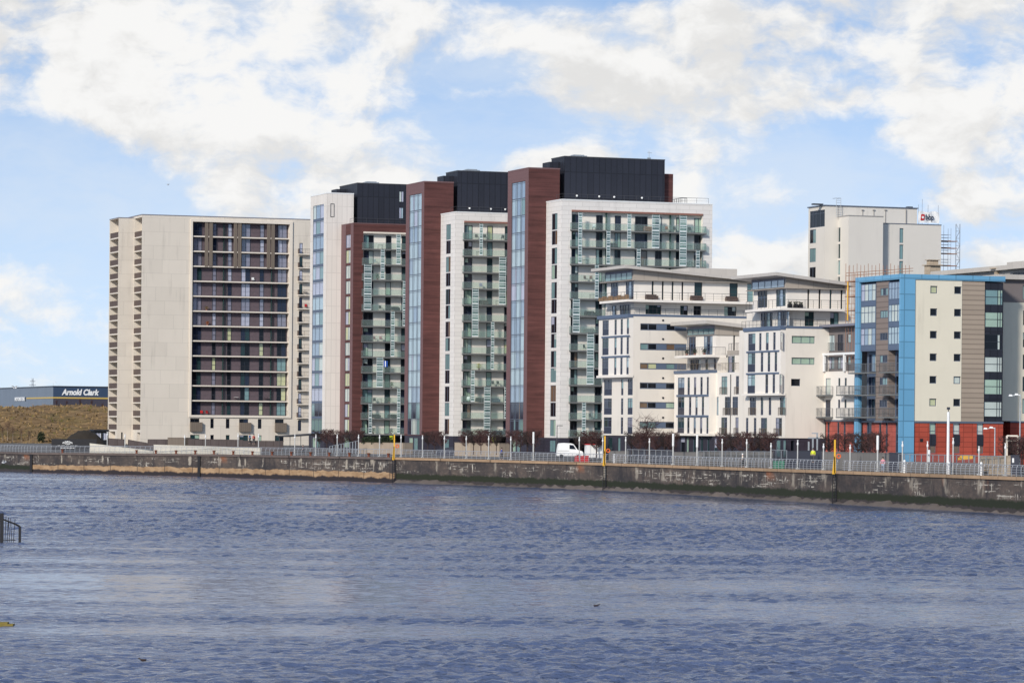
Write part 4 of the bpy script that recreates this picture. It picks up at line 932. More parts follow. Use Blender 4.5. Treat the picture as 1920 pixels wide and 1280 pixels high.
def greyD():
    b = Bld('apartment_block', 'small grey and white flats with a white balcony frame, left of the blue block', 'apartment block', 1607.5, 660, 450.5, 6.0)
    A0 = ('A', 0.0); zg = 5.4
    L = b.A(1502, 740, 0)[0]; z1 = b.A(1600, 787, 0)[1]; z2 = b.A(1600, 695, 0)[1]; 
    Lg = b.A(1527.5, 640, .6)[0]; z3 = b.A(1605, 611, .6)[1]
    w = Block(b, 'wall', 0, 8, 0, L, z1, z2, ['render_w'])
    doors = ((1511, 1519.3), (1548, 1557.3), (1601, 1607)); nar = ((1533, 1537), (1571.3, 1575.3), (1583.3, 1587.3))
    rw = rows_of(b, A0, 1550, [(709, 740), (749, 781)])
    for zl, zh in rw:
        for l, r in doors: w.wpx('A', l, r, zl, zh, 740, gl='teal2:2 pale:1 navy:1', fr='framegrey', name='balcony_door')
        for l, r in nar: w.wpx('A', l, r, zh-1.1, zh, 740, gl='navy:1 teal:1 dark:1', fr='framegrey')
    w.done()
    for zl, zh in rw:
        for l, r in ((1498, 1524), (1535, 1562.5), (1583, 1608)):
            ua, ub = sorted((b.u(A0, l, 740), b.u(A0, r, 740))); s_ = MB(); s_.box(-1.2, -.004, ua, ub, zl-.18, zl); o = b.part(s_, 'balcony', M['slab'])
            b.part(rail_mb([(-.05, ua+.05), (-1.15, ua+.05), (-1.15, ub-.05), (-.05, ub-.05)], zl, 1.1, 1.2, .025, .14, ()), 'handrail', M['balrail'], o)
    g = Block(b, 'wall', .6, 8, 0, Lg, z2+.003, z3, ['mauve_grey']); fg = ('A', .6)
    rg = rows_of(b, fg, 1570, [(627, 658), (669, 692)])
    for zl, zh in rg:
        for l, r in ((1553, 1564.5), (1570.5, 1581)): g.wpx('A', l, r, zl, zh, 650, gl='sky2:2 lilac:1 navy:1', fr='framedk', mull=(.5,), name='balcony_door')
        for l, r in ((1540, 1546), (1588, 1595)): g.wpx('A', l, r, zh-1.15, zh, 650, gl='sky2:1 lilac:1', fr='framedk')
    g.done()
    for l, r in ((1551.5, 1565), (1568.5, 1582.5)):
        ua, ub = sorted((b.u(fg, l, 650), b.u(fg, r, 650))); b.part(rail_mb([(.45, ua), (.45, ub)], rg[0][0], 1.1, 1, .02, .14, ()), 'juliet_railing', M['raildk'])
    p = MB(); zt_ = b.A(1605, 605.5, -.3)[1]; Lr = b.A(1511, 611, -.3)[0]; p.box(-.5, 8.5, .003, Lr, z3+.003, zt_); b.part(p, 'roof', M['grey_band'])
    # white frame and terrace railing
    f = MB(); zf1 = b.A(1600, 660, -.2)[1]; zf0 = z2+.003; Lf = b.A(1505.5, 680, -.3)[0]
    f.box(-.35, -.05, .0, Lf, zf1-.28, zf1)
    for px in (1506.5, 1544, 1582): uu = b.u(('A', -.3), px, 680); f.box(-.34, -.06, uu-.18, uu+.18, zf0, zf1-.281)
    b.part(f, 'white_frame', M['white'])
    b.part(rail_mb([(-.2, .1), (-.2, Lf)], z2, 1.05, 1.2, .025, .14, ()), 'railing', M['balrail'])
    r2 = Block(b, 'tiled_base', .05, 8, .0, L+.3, zg-1, z1-.22, ['redtile_a']); fr_ = ('A', .05)
    za, zb2 = b.A(1550, 846, .05)[1], b.A(1550, 791, .05)[1]
    for l, r in ((1509, 1517), (1531, 1534), (1542, 1548.5), (1551.5, 1555), (1569.5, 1573.5), (1581.5, 1585.5), (1600, 1607)): r2.wpx('A', l, r, za, zb2, 820, gl='navy:2 dark:3', fr='framegrey', trans=(.35, .62))
    r2.done()
    p = MB(); p.box(-.05, 8, .003, L+.2, z1-.217, z1-.003); b.part(p, 'dark_band', M['framegrey'])
    return b
BD = greyD()
def rightF():
    b = Bld('apartment_block', 'grey topped cream flats with a red tile base at the far right', 'apartment block', 1893, 700, 447, 6.0)
    zg = 5.4; z1 = b.B(1893, 789, 0)[1]; z2 = b.B(1893, 566.5, 0)[1]; z3 = b.B(1893, 524, 0)[1]
    w = Block(b, 'wall', -1.0, 14, 0, 14, z1, z2, ['e_render']); B0 = ('B', 0)
    for i in range(5):
        z0 = z1+1.0+i*BE.st; w.win('B', b.u(B0, 1917.5, 700), b.u(B0, 1931, 700), z0, z0+1.9, gl='green:1 teal:1', fr='framegrey', mull=(.5,))
    w.done()
    g = Block(b, 'wall', -1.05, 14, -.04, 14, z2+.003, z3, ['mauve_grey']); g.win('B', b.u(B0, 1917.5, 545), b.u(B0, 1931, 545), z2+.4, z2+2.2, gl='green:1', fr='framegrey'); g.done()
    box_part(b, 'roof', 'roof_metal', -1.6, 14.5, -.7, 14.5, z3+.003, z3+.62)
    r = Block(b, 'tiled_base', .2, 14, .05, 14, zg-1, z1-.2, ['redtile']); r.done()
    box_part(b, 'dark_band', 'framegrey', .15, 14, -.02, 5, z1-.197, z1-.003)
    return b
BF = rightF()
def farG():
    b = Bld('apartment_tower', 'pale grey blank-walled tower under repair behind the wing roofs', 'apartment tower', 1591, 460, 600, 5.0)
    zg = 5.0; A0 = ('A', 0.0); B0 = ('B', 0.0)
    zt = b.B(1592, 405, 0)[1]; L = b.A(1562.5, 460, 0)[0]; W1 = b.B(1655.5, 460, 0)[0]
    s1 = Block(b, 'wall', 0, W1, 0, 16, zg, zt, ['far_render'])
    za = b.A(1575, 425.5, 0)[1]
    for i in range(9): s1.wpx('A', 1568.5, 1575.5, za-.1-2.85*(i+1)+.35, za-.1-2.85*i, 460, gl='teal2:2 teal:1 dark:1', fr='framegrey')
    s1.done(); box_part(b, 'parapet', 'concrete', -.06, W1+.06, -.06, 16, zt+.003, zt+.16)
    # recessed right part
    y2 = 1.6; W2 = b.B(1764.5, 460, y2)[0]; z2 = b.B(1660, 419.5, y2)[1]
    s2 = Block(b, 'wall', W1+.003, W2, y2, 17, zg, z2, ['far_render']); fB = ('B', y2)
    zb_ = b.B(1690, 428, y2)[1]
    for i in range(9): s2.wpx('B', 1686.5, 1694, zb_-2.85*(i+1)+.3, zb_-2.85*i, 460, gl='teal2:2 sky:1 teal:1', fr='framegrey')
    s2.done(); box_part(b, 'parapet', 'framegrey', W1+.07, W2+.06, y2-.06, 17, z2+.003, z2+.14)
    # upper storey behind, with a glazed corner
    y3 = 4.2; x3 = b.B(1547, 400, y3)[0]; W3 = b.B(1719.5, 400, y3)[0]; z3 = b.B(1548, 386, y3)[1]; L3 = b.A(1516, 400, x3)[0]
    s3 = Block(b, 'wall', x3, W3, y3, L3, zg, z3, ['far_render']); fa = ('A', x3)
    zq = b.A(1530, 395, x3)[1]; zq2 = b.A(1530, 426.5, x3)[1]
    s3.win('A', y3+.1, L3-.6, zq2, zq, gl='teal:2 sky:1 dark:1 teal2:2', fr='framegrey', mull=(.3, .6, .8), trans=(.8,))
    for i in range(6): s3.win('A', L3*.35+y3*.65+1.3, L3-.6, zq2-.3-(i+1)*3.3+.9, zq2-.3-i*3.3, gl='teal:2 dark:2 teal2:1', fr='framegrey', mull=(.5,))
    s3.done()
    box_part(b, 'roof', 'framegrey', x3-.2, W3+.2, y3-.15, L3+.2, z3+.003, z3+.18)
    mb = MB()
    for px in (1617, 1638, 1660): u = b.B(px, 400, y3)[0]; mb.box(u-.2, u+.2, y3-.2, y3-.003, b.B(px, 395, y3)[1], b.B(px, 393, y3)[1]); mb.tube((u, y3-.08, z2-.5), (u, y3-.08, b.B(px, 395, y3)[1]), .05)
    u = b.B(1698.5, 400, y3)[0]; mb.tube((u, y3-.1, z2), (u, y3-.1, b.B(1698, 393, y3)[1]), .1); b.part(mb, 'drainpipe', M['concrete'])
    # roof ladder cage
    mb = MB(); u0, u1 = b.B(1568, 400, y3-.5)[0], b.B(1576.5, 400, y3-.5)[0]; zl, zh = zt, b.B(1570, 371.5, y3-.5)[1]
    for u in (u0, u1): mb.tube((u, y3-.5, zl), (u, y3-.5, zh), .04)
    for i in range(9): z = zl+(zh-zl)*i/8; mb.tube((u0, y3-.5, z), (u1, y3-.5, z), .03)
    mb.tube((u0, y3-.5, zh), (u0, y3+1, zh), .04); mb.tube((u1, y3-.5, zh), (u1, y3+1, zh), .04); b.part(mb, 'roof_ladder', M['steel'])
    mb = MB()
    for px in (1529, 1538, 1706): u, z = b.B(px, 384, y3+1); mb.box(u-.5, u+.5, y3+.8, y3+1.6, z3+.18, z3+.42)
    b.part(mb, 'roof_vent', M['framedk'])
    b.y2, b.W2, b.z2, b.y3, b.W3, b.z3 = y2, W2, z2, y3, W3, z3
    return b
BG = farG()
def backH():
    b = Bld('apartment_block', 'long grey roofed flats rising behind the blue block', 'apartment block', 1945, 505, 485, 6.0)
    A0 = ('A', 0.0); L = b.A(1752, 505, 0)[0]; zt = b.A(1935, 492, 0)[1]; zb_ = b.A(1935, 500, 0)[1]
    L2 = b.A(1896, 500, 0)[0]
    w = Block(b, 'wall', .3, 9, 0, L, 6, zt-.75, ['concrete', 'black']); f = ('A', .3)
    for l, r in ((1792, 1843), (1851, 1861), (1871.5, 1884), (1899, 1940)): w.wpx('A', l, r, zt-2.9, zt-1.25, 512, gl='dark:3 navy:1', fr='framedk', mull=(.25, .5, .75))
    w.done()
    p = MB(); p.box(-.4, 9.5, L2, L+.5, zt-.745, zt-.1); b.part(p, 'roof', M['roof_metal'])
    p = MB(); p.box(-.7, 9.5, -.5, L2-.003, zt-.745, zt+.25); b.part(p, 'roof', M['roof_metal'])
    for px, wd in ((1745, 2.2),):
        uu = b.A(px, 500, 3)[0]; z = b.A(px, 487, 3)[1]
        p = MB(); p.box(2.4, 4.2, uu-.9, uu+.9, zt-3, z-.9); p.box(2.2, 4.4, uu-1.3, uu+1.3, z-.9, z-.75); p.box(2.6, 4.0, uu-.55, uu+.55, z-.75, z-.1); p.box(2.4, 4.2, uu-.8, uu+.8, z-.1, z); b.part(p, 'chimney', M['sandstone'])
    uu = b.A(1867, 510, -.1)[0]; p = MB(); p.box(-.15, .29, uu-.35, uu+.35, zt-3, zt-.75); p.box(-.75, -.41, uu-.7, uu+.7, zt-.5, zt-.35); b.part(p, 'chimney', M['sandstone'])
    return b
BH = backH()
# ------------------------------------------------------------------ quay
WL = 8.9
def wy(px, py): p = onz(px, py, 0.0); return p.x, p.y
QP = [(-420, 868, 838), (0, 882.5, 846.5), (60, 885, 848), (400, 893.5, 851), (740, 904.5, 857), (935, 911, 862), (1135, 919, 867.5), (1350, 930, 875), (1565, 943.5, 882), (1740, 953.5, 888), (1920, 965, 894), (2500, 1010, 921), (4340, 1152, 1004), (7342, 1383, 1141)]
QV = []
for px, yw, yc in QP:
    x, y = wy(px, yw); q = ray(px, yc)[1]; QV.append((x, y, CZ+q*y))
def qat(px):
    """quay edge seen at this column: x, y, deck height, unit tangent"""
    p = ray(px, 880)[0]
    for (xa, ya, za), (xb, yb, zb) in zip(QV[:-1], QV[1:]):
        den = (xb-xa)-p*(yb-ya)
        f = (p*ya-xa)/den
        if -1e-6 <= f <= 1+1e-6:
            t_ = Vector((xb-xa, yb-ya, 0)).normalized(); return xa+(xb-xa)*f, ya+(yb-ya)*f, za+(zb-za)*f, t_
def inland(px, back):
    """point on the promenade behind the edge, still in this column"""
    x, y, z, t_ = qat(px); p = ray(px, 860)[0]; d = y+back; return Vector((p*d, d, z))
qm = {}
def quay_mat(name, left):
    m = bpy.data.materials.new(name); m.use_nodes = True; t = N(m.node_tree); bs = m.node_tree.nodes['Principled BSDF']; bs.inputs['Roughness'].default_value = .85
    uv = t.n('ShaderNodeUVMap').outputs[0]; sp = t.n('ShaderNodeSeparateXYZ', i0=uv).outputs; u, v = sp[0], sp[1]   # metres along, 0..1 up
    n_big = t.noise(t.scale(uv, (.10, .6, 1)), 1.0, 5, .6)
    c = t.mix(t.ramp(n_big, .35, .65), (.030, .026, .026), (.088, .068, .056))
    cell = t.noise(t.scale(uv, (1.2, 9, 1)), 1.0, 4, .7)
    c = t.mix(t.ramp(cell, .40, .75), c, t.mix(1.0, c, (1.7, 1.6, 1.5), 'MULTIPLY'))
    dark = t.noise(t.scale(uv, (.55, .5, 1)), 1.0, 3, .6)
    c = t.mix(t.m('MULTIPLY', t.ramp(dark, .52, .68), .75), c, (.026, .022, .024))
    run = t.noise(t.scale(uv, (.62 if left else .45, .8, 1)), 1.0, 4, .55)
    runs = t.m('MULTIPLY', t.ramp(run, .57, .67), t.ramp(v, .50 if left else .42, .60))
    c = t.mix(t.m('MULTIPLY', runs, .85 if left else .6), c, (.38, .33, .26))
    # salt-white lines where the courses weep
    ln = t.noise(t.scale(uv, (.22, 16, 1)), 1.0, 3, .65); ln2 = t.noise(t.scale(uv, (.8, 5, 1)), 1.0, 5, .7)
    patch = t.ramp(t.noise(t.scale(uv, (.11, 2.2, 1)), 1.0, 3, .6), .50, .58); drip = t.ramp(t.noise(t.scale(uv, (1.9, 1.6, 1)), 1.0, 4, .65), .56, .63)
    f = t.m('MULTIPLY', t.m('MULTIPLY', t.m('MAXIMUM', drip, t.m('MULTIPLY', t.ramp(ln, .54, .59), t.ramp(ln2, .46, .53))), patch), t.m('MULTIPLY', t.ramp(v, .36, .46), t.m('SUBTRACT', 1.0, t.ramp(v, .86, .94))))
    c = t.mix(t.m('MULTIPLY', f, .9), c, (.48, .44, .37))
    rr = t.noise(t.scale(uv, (.16, .3, 1)), 1.0, 3, .5)
    c = t.mix(t.m('MULTIPLY', t.m('MULTIPLY', t.ramp(rr, .60, .70), t.ramp(v, .6, .9)), .7), c, (.26, .09, .035))
    ew = t.noise(t.scale(uv, (.28, 0, 1)), 1.0, 5, .65); ew2 = t.noise(t.scale(uv, (1.3, 3, 1)), 1.0, 4, .6)
    e = t.m('ADD', v, t.m('MULTIPLY_ADD', ew, .34, -.17)); e2 = t.m('ADD', e, t.m('MULTIPLY_ADD', ew2, .14, -.07))
    if left:
        tan_ = t.mix(t.ramp(t.noise(t.scale(uv, (.5, 5, 1)), 1.0, 4), .3, .7), (.25, .15, .075), (.40, .265, .15))
        c = t.mix(t.m('SUBTRACT', 1.0, t.ramp(e, .43, .455)), c, tan_)
        c = t.mix(t.m('SUBTRACT', 1.0, t.ramp(e2, .17, .25)), c, (.022, .016, .018))
        k = t.m('LESS_THAN', t.m('FRACT', t.m('DIVIDE', u, 7.3)), .03); c = t.mix(t.m('MULTIPLY', k, .7), c, (.03, .022, .02))
    else:
        c = t.mix(t.m('SUBTRACT', 1.0, t.ramp(e2, .36, .46)), c, (.014, .018, .006))
        c = t.mix(t.m('SUBTRACT', 1.0, t.ramp(t.m('ADD', v, t.m('MULTIPLY_ADD', ew2, .22, -.11)), .15, .20)), c, (.040, .032, .032))
    m.node_tree.links.new(c, bs.inputs['Base Color']); return m
Q_L = quay_mat('ochre_stained_quay_stone', True); Q_R = quay_mat('algae_stained_quay_stone', False)
M['coping'] = mat('sandy_granite_coping', (.34, .225, .135), .85, noise=(.6, .35), joints=(3.2, 999, .1, .5, .16))
M['coping_l'] = mat('dirty_coping', (.11, .085, .075), .85, noise=(.6, .4), joints=(3.2, 999, .1, .5, .2))
M['paving'] = mat('promenade_paving', (.11, .105, .10), .9, noise=(.1, .15))
M['mud'] = mat('river_mud', (.12, .098, .085), .7, noise=(.7, .35))
def poly_between(pa, pb):
    pts = [Vector(qat(pa)[:3])]
    for (px, _, _), v in zip(QP, QV):
        if pa+1 < px < pb-1: pts.append(Vector(v))
    pts.append(Vector(qat(pb)[:3])); return pts
def inward(t_): return Vector((-t_.y, t_.x, 0)) if (-t_.y*0+t_.x) > 0 else Vector((t_.y, -t_.x, 0))
def quay(label, pa, pb, m, cm, ledge):
    pts = poly_between(pa, pb); root = empty('quay_wall', label, 'quay wall', (pts[0].x, pts[0].y, -1))
    fv, ff, uvs = [], [], []; u = 0.0
    for i, p in enumerate(pts):
        if i: u += (pts[i]-pts[i-1]).length
        for z, vv in ((-1.0, -.25), (p.z-.35, 1.0)): fv.append((p.x-root.location.x, p.y-root.location.y, z+1)); uvs.append((u, vv))
    for i in range(len(pts)-1): ff.append((2*i, 2*i+2, 2*i+3, 2*i+1))
    n = len(fv)                                # body behind the face
    for i, p in enumerate(pts):
        for z in (-1.0, p.z-.35): fv.append((p.x-root.location.x+2.2, p.y-root.location.y+3.2, z+1)); uvs.append((0, 0))
    for i in range(len(pts)-1): ff += [(n+2*i, n+2*i+1, n+2*i+3, n+2*i+2), (2*i+1, 2*i+3, n+2*i+3, n+2*i+1)]
    me = bpy.data.meshes.new('wall'); me.from_pydata(fv, [], ff); me.materials.append(m)
    ul = me.uv_layers.new(name='UVMap')
    for lp in me.loops: ul.data[lp.index].uv = uvs[lp.vertex_index]
    o = bpy.data.objects.new('wall_face', me); COL.objects.link(o); o.parent = root
    c = MB()
    for p, q in zip(pts[:-1], pts[1:]):
        t_ = (q-p); t_.z = 0; t_.normalize(); nn = inward(t_); out = nn*-.18; inn = nn*1.4
        P = [p+out, q+out, q+inn, p+inn]
        c.hexa([Vector((a.x, a.y, (p.z if k in (0, 3) else q.z)-.36)) for k, a in enumerate(P)]+[Vector((a.x, a.y, (p.z if k in (0, 3) else q.z))) for k, a in enumerate(P)])
    co_ = c.build('coping', cm, root, (-root.location.x, -root.location.y, 1))
    return root
quay('mossy dark end of the quay wall at the far left, before the first dark post', -420, 60, Q_R, M['coping_l'], 0)
quay('long quay wall with streaked stone over an ochre tide band', 60, 741, Q_L, M['coping_l'], 0)
quay('long dark quay wall with sandy coping and green algae along its foot', 741, 7300, Q_R, M['coping'], 1)
# lumpy silt at the foot of the right-hand wall
pts = poly_between(744, 2400); mv = []; mf = []; k = 0; rnd = random.Random(4)
for p, q in zip(pts[:-1], pts[1:]):
    L = (q-p).length; t_ = (q-p); t_.z = 0; t_.normalize(); nn = inward(t_); n = int(L/.7)
    for i in range(n):
        a = p.lerp(q, i/n); s_ = L*i/n+k*13
        h = .32+.16*math.sin(s_*.21)+.12*math.sin(s_*.67+1)+.1*math.sin(s_*1.9)+rnd.uniform(-.16, .16); h = max(h, .05); w = .7+.4*math.sin(s_*.13)+rnd.uniform(-.1, .1)
        for off, z in ((.1, h), (-.10-w*.15, h*.95), (-w*.6, h*.5), (-w*1.5, -.25)): b_ = a+nn*off; mv.append((b_.x, b_.y, z))
    k += 1
for i in range(len(mv)//4-1):
    for j in range(3): mf.append((4*i+j, 4*i+4+j, 4*i+5+j, 4*i+1+j))
me = bpy.data.meshes.new('mud_bank'); me.from_pydata(mv, [], mf); me.materials.append(M['mud'])
o = bpy.data.objects.new('mud_bank', me); COL.objects.link(o); o['kind'] = 'structure'; smooth(o)
# ground behind the quay: one sheet to the horizon
gv = []; gf = []
for x, y, z in QV:
    gv += [(x+.6, y+.9, z-.03), (x+11, y+16, 4.45), (x+25, y+40, 4.6), (x*1.6+60, y+900, 5.2), (x*6+100, 7000, 6)]
for i in range(len(QV)-1):
    for j in range(4): gf.append((5*i+j, 5*i+5+j, 5*i+6+j, 5*i+1+j))
me = bpy.data.meshes.new('promenade'); me.from_pydata(gv, [], gf); me.materials.append(M['paving'])
o = bpy.data.objects.new('promenade', me); COL.objects.link(o); o['kind'] = 'structure'
# ------------------------------------------------------------------ promenade railing
def railing(label, pa, pb, bar, curved=True):
    pts = poly_between(pa, pb); root = empty('promenade_railing', label, 'railing', tuple(pts[0]), 0, 'railings along the quay edge')
    rl = MB(); o0 = pts[0]; first = None; npost = 0; bars = MB(); extra = MB()
    for p, q in zip(pts[:-1], pts[1:]):
        L = (q-p).length; t_ = (q-p).normalized(); nn = inward(Vector((t_.x, t_.y, 0)).normalized()); A_ = p+nn*.5-o0; B_ = q+nn*.5-o0
        prof = [(0, 0), (-.03, .35), (-.02, .75), (.05, 1.06), (.15, 1.22)] if curved else [(0, 0), (-.02, .6), (.02, 1.2)]
        for off, z in ((.15, 1.22), (.03, 1.0), (-.02, .74), (-.03, .46), (-.01, .2)): rl.tube(A_+nn*off+Vector((0, 0, z)), B_+nn*off+Vector((0, 0, z)), .046 if z > 1.1 else .025, n=5)
        n = max(1, int(L/bar))
        for i in range(n):
            c = A_.lerp(B_, (i+.5)/n)
            if first is None:
                mb = MB()
                for (o1, z1), (o2, z2) in zip(prof[:-1], prof[1:]): mb.tube(nn*o1+Vector((0, 0, z1)), nn*o2+Vector((0, 0, z2)), .028, n=5)
                first = mb.mesh('post', [M['rail']])
            if npost < 96:
                o = bpy.data.objects.new('post', first); COL.objects.link(o); o.parent = root; o.location = c; npost += 1
            else:
                for (o1, z1), (o2, z2) in zip(prof[:-1], prof[1:]): extra.tube(c+nn*o1+Vector((0, 0, z1)), c+nn*o2+Vector((0, 0, z2)), .028, n=5)
    rl.build('rail', M['rail'], root)
    if extra.v: extra.build('post', M['rail'], root)['kind'] = 'stuff'
railing('curved grey railing from the far left to the pale parapet', -60, 168, 1.35)
railing('curved grey railing before the pale parapet panels and cream tower', 168.5, 489, 1.35)
railing('curved grey railing from the dark canopy to the first yellow ladder post', 489.5, 740, 1.2)
railing('curved grey railing between the first and second yellow ladder posts', 744, 1134, 1.2)
railing('curved grey railing between the second and third yellow ladder posts', 1140, 1565, 1.2)
railing('curved grey railing right of the third yellow ladder post', 1572, 2600, 1.2)
# ------------------------------------------------------------------ lamp posts
def post_mesh(kind):
    pass
def lamp(px, top, kind, label):
    b = inland(px, 5.0); ht = at(px, top, b.y).z-b.z
    root = empty('lamp_post', label, 'lamp post', tuple(b), 0, 'white lamp posts along the promenade')
    w = .105 if kind == 'big' else .078
    m = MB(); m.lathe([(.24, 0), (.24, .12), (w, .16), (w, ht*(.60 if kind == 'big' else .82))], n=10); m.build('pole', M['pole'], root)
    h = MB()
    if kind == 'big': h.lathe([(.15, ht*.60), (.15, ht*.985), (.12, ht), (0, ht)], n=10)
    else: h.lathe([(w, ht*.82), (.115, ht*.835), (.115, ht*.90), (w*.8, ht*.915), (w*.8, ht*.975), (.10, ht*.98), (.10, ht), (0, ht)], n=10)
    h.build('lamp_head', M['white'], root)
M['pole'] = mat('pale_grey_pole', (.50, .50, .48), .5, noise=(1, .06))
LP = [(200.8, 809, 's'), (234, 813, 's'), (346, 815, 's'), (385, 814, 's'), (446, 812, 's'), (484.5, 813, 's'), (552.5, 814, 's'), (592, 814, 's'), (632, 814, 's'), (672, 814.5, 's'), (711.5, 814.5, 's'),
      (751.7, 814.5, 's'), (792, 815.5, 's'), (833, 816, 's'), (874, 817, 's'), (916, 817, 's'), (957.5, 818, 's'), (1000, 809.5, 'big'), (1086, 818.5, 's'), (1130, 819.5, 's'),
      (1173, 818.5, 's'), (1217.5, 821.5, 's'), (1262, 812.5, 'big'), (1307, 815, 'big'), (1354, 822.5, 's'), (1400, 823, 's'), (1445.5, 830, 's'), (1495.5, 824.5, 's'), (1544, 831, 's'),
      (1594, 833, 's'), (1645.5, 816, 'big'), (1692, 827, 's'), (1739, 827, 's'), (1787, 820.5, 's'), (1835.5, 836, 's'), (1885, 830.5, 's')]
ordn = ['first', 'second', 'third', 'fourth', 'fifth', 'sixth', 'seventh', 'eighth', 'ninth', 'tenth', 'eleventh', 'twelfth', 'thirteenth']
for px, top, kind in LP:
    tw = 'tall long-sleeved white lamp post' if kind == 'big' else 'slim white promenade lamp post'
    if px < 742: n = sum(1 for q in LP if q[0] <= px)-1; ref = 'from the far left end'
    elif px < 1137: n = sum(1 for q in LP if 742 < q[0] <= px)-1; ref = 'right of the leftmost yellow ladder post'
    elif px < 1569: n = sum(1 for q in LP if 1137 < q[0] <= px)-1; ref = 'right of the middle yellow ladder post'
    else: n = sum(1 for q in LP if 1569 < q[0] <= px)-1; ref = 'right of the rightmost yellow ladder post'
    lamp(px, top, kind, f'{tw}, {ordn[n]} post {ref}')
b = inland(1777.5, 3.0); ht = at(1777.5, 763, b.y).z-b.z
r = empty('camera_mast', 'tallest pale mast with a small camera on top, before the red tile base', 'mast', tuple(b))
m = MB(); m.lathe([(.17, 0), (.15, ht*.9), (.12, ht*.93), (.0, ht*.93)], n=10); m.build('pole', M['white'], r)
m = MB(); m.tube((0, 0, ht*.92), (0, 0, ht*.985), .05); m.box(-.16, .16, -.2, .25, ht*.962, ht); m.build('security_camera', M['framedk'], r)
def street_light(px, top, label, twin, back=14):
    b = inland(px, back); ht = at(px, top, b.y).z-b.z; r = empty('street_light', label, 'street light', tuple(b), 0, 'street lights behind the promenade')
    m = MB(); m.lathe([(.09, 0), (.06, ht), (0, ht)], n=8); m.build('pole', M['steel'], r)
    for i in range(2 if twin else 1):
        m = MB(); x = -.35-.65*i; m.tube((0, 0, ht-.1), (x, 0, ht-.02-.12*i), .03); m.hexa([(x-.3, -.12, ht-.1-.12*i), (x+.12, -.12, ht-.1-.12*i), (x+.12, .12, ht-.1-.12*i), (x-.3, .12, ht-.1-.12*i), (x-.22, -.08, ht+.1-.12*i), (x+.08, -.08, ht+.08-.12*i), (x+.08, .08, ht+.08-.12*i), (x-.22, .08, ht+.1-.12*i)]); m.build('lamp_head', M['white'], r)
street_light(1865, 801, 'steel street light with two lamp heads before the red tile base', True)
street_light(1912, 739, 'tall steel street light with two lamp heads at the far right edge', True)
b = inland(1044, 16); ht = at(1044, 797, b.y).z-b.z; r = empty('street_light', 'dark street light with one flat arm above the white van', 'street light', tuple(b), 0, 'street lights behind the promenade')
m = MB(); m.lathe([(.08, 0), (.05, ht), (0, ht)], n=8); m.build('pole', M['raildk'], r); m = MB(); m.box(0, .85, -.1, .1, ht-.1, ht); m.build('lamp_head', M['raildk'], r)
# ------------------------------------------------------------------ yellow ladder posts
for px, top, lab, lb in ((742, 814.5, 'leftmost yellow ladder post, by the join of the ochre and dark quay walls', 'orange lifebuoy on the leftmost yellow ladder post'), (1137.5, 817, 'middle yellow ladder post, just left of the white block with strip windows', 'orange lifebuoy on the middle yellow ladder post'), (1569.5, 824, 'rightmost yellow ladder post, in front of the grey flats', 'orange lifebuoy on the rightmost yellow ladder post')):
    x, y, z, t_ = qat(px); nn = inward(t_); c = Vector((x, y, z))-nn*.32; ht = at(px, top, y).z-z
    r = empty('ladder_post', lab, 'ladder post', (c.x, c.y, 0), 0, 'yellow ladder posts on the quay')
    m = MB(); m.box(-.10, .10, -.08, .08, z-.3, z+ht); m.hexa([(-.30, -.08, z-.4), (.02, -.08, z-.4), (.02, .08, z-.4), (-.30, .08, z-.4), (-.1, -.08, z+1.7), (.02, -.08, z+1.7), (.02, .08, z+1.7), (-.1, .08, z+1.7)]); m.build('yellow_post', M['yellow'], r)
    m = MB(); m.tube((-.22, 0, -1), (-.22, 0, z-.4), .07); m.tube((.22, 0, -1), (.22, 0, z-.4), .07); m.build('ladder_stile', M['black'], r)
    for i in range(11):
        m = MB(); m.tube((-.22, 0, .3+i*.36), (.22, 0, .3+i*.36), .03, n=5)
        if .3+i*.36 < z-.4: m.build('ladder_rung', M['black'], r)
    m = MB(); n = 20
    R_, r_ = .23, .075
    ring = [[((R_+r_*math.cos(2*math.pi*j/8))*math.cos(2*math.pi*i/n), r_*math.sin(2*math.pi*j/8), (R_+r_*math.cos(2*math.pi*j/8))*math.sin(2*math.pi*i/n)) for j in range(8)] for i in range(n)]
    for i in range(n):
        for j in range(8): m.quad([ring[i][j], ring[(i+1) % n][j], ring[(i+1) % n][(j+1) % 8], ring[i][(j+1) % 8]], 0)
    tag(smooth(m.build('lifebuoy', M['orange'], None, (c.x+.48, c.y+.0, z+1.75))), lb, 'lifebuoy', 'lifebuoys on the ladder posts')
# dark timber fender posts on the left wall
for px, lab in ((60, 'dark timber fender post on the quay wall below the black hoarding'), (374.5, 'dark timber fender post on the ochre wall below the cream tower')):
    x, y, z, t_ = qat(px); nn = inward(t_); c = Vector((x, y, 0))-nn*.2; m = MB(); m.box(-.22, .22, -.2, .2, -1, z-.5); m.box(-.3, .3, -.26, .26, z-.5, z-.3); tag(m.build('fender_post', M['black'], None, tuple(c)), lab, 'fender post', 'fender posts on the quay wall')
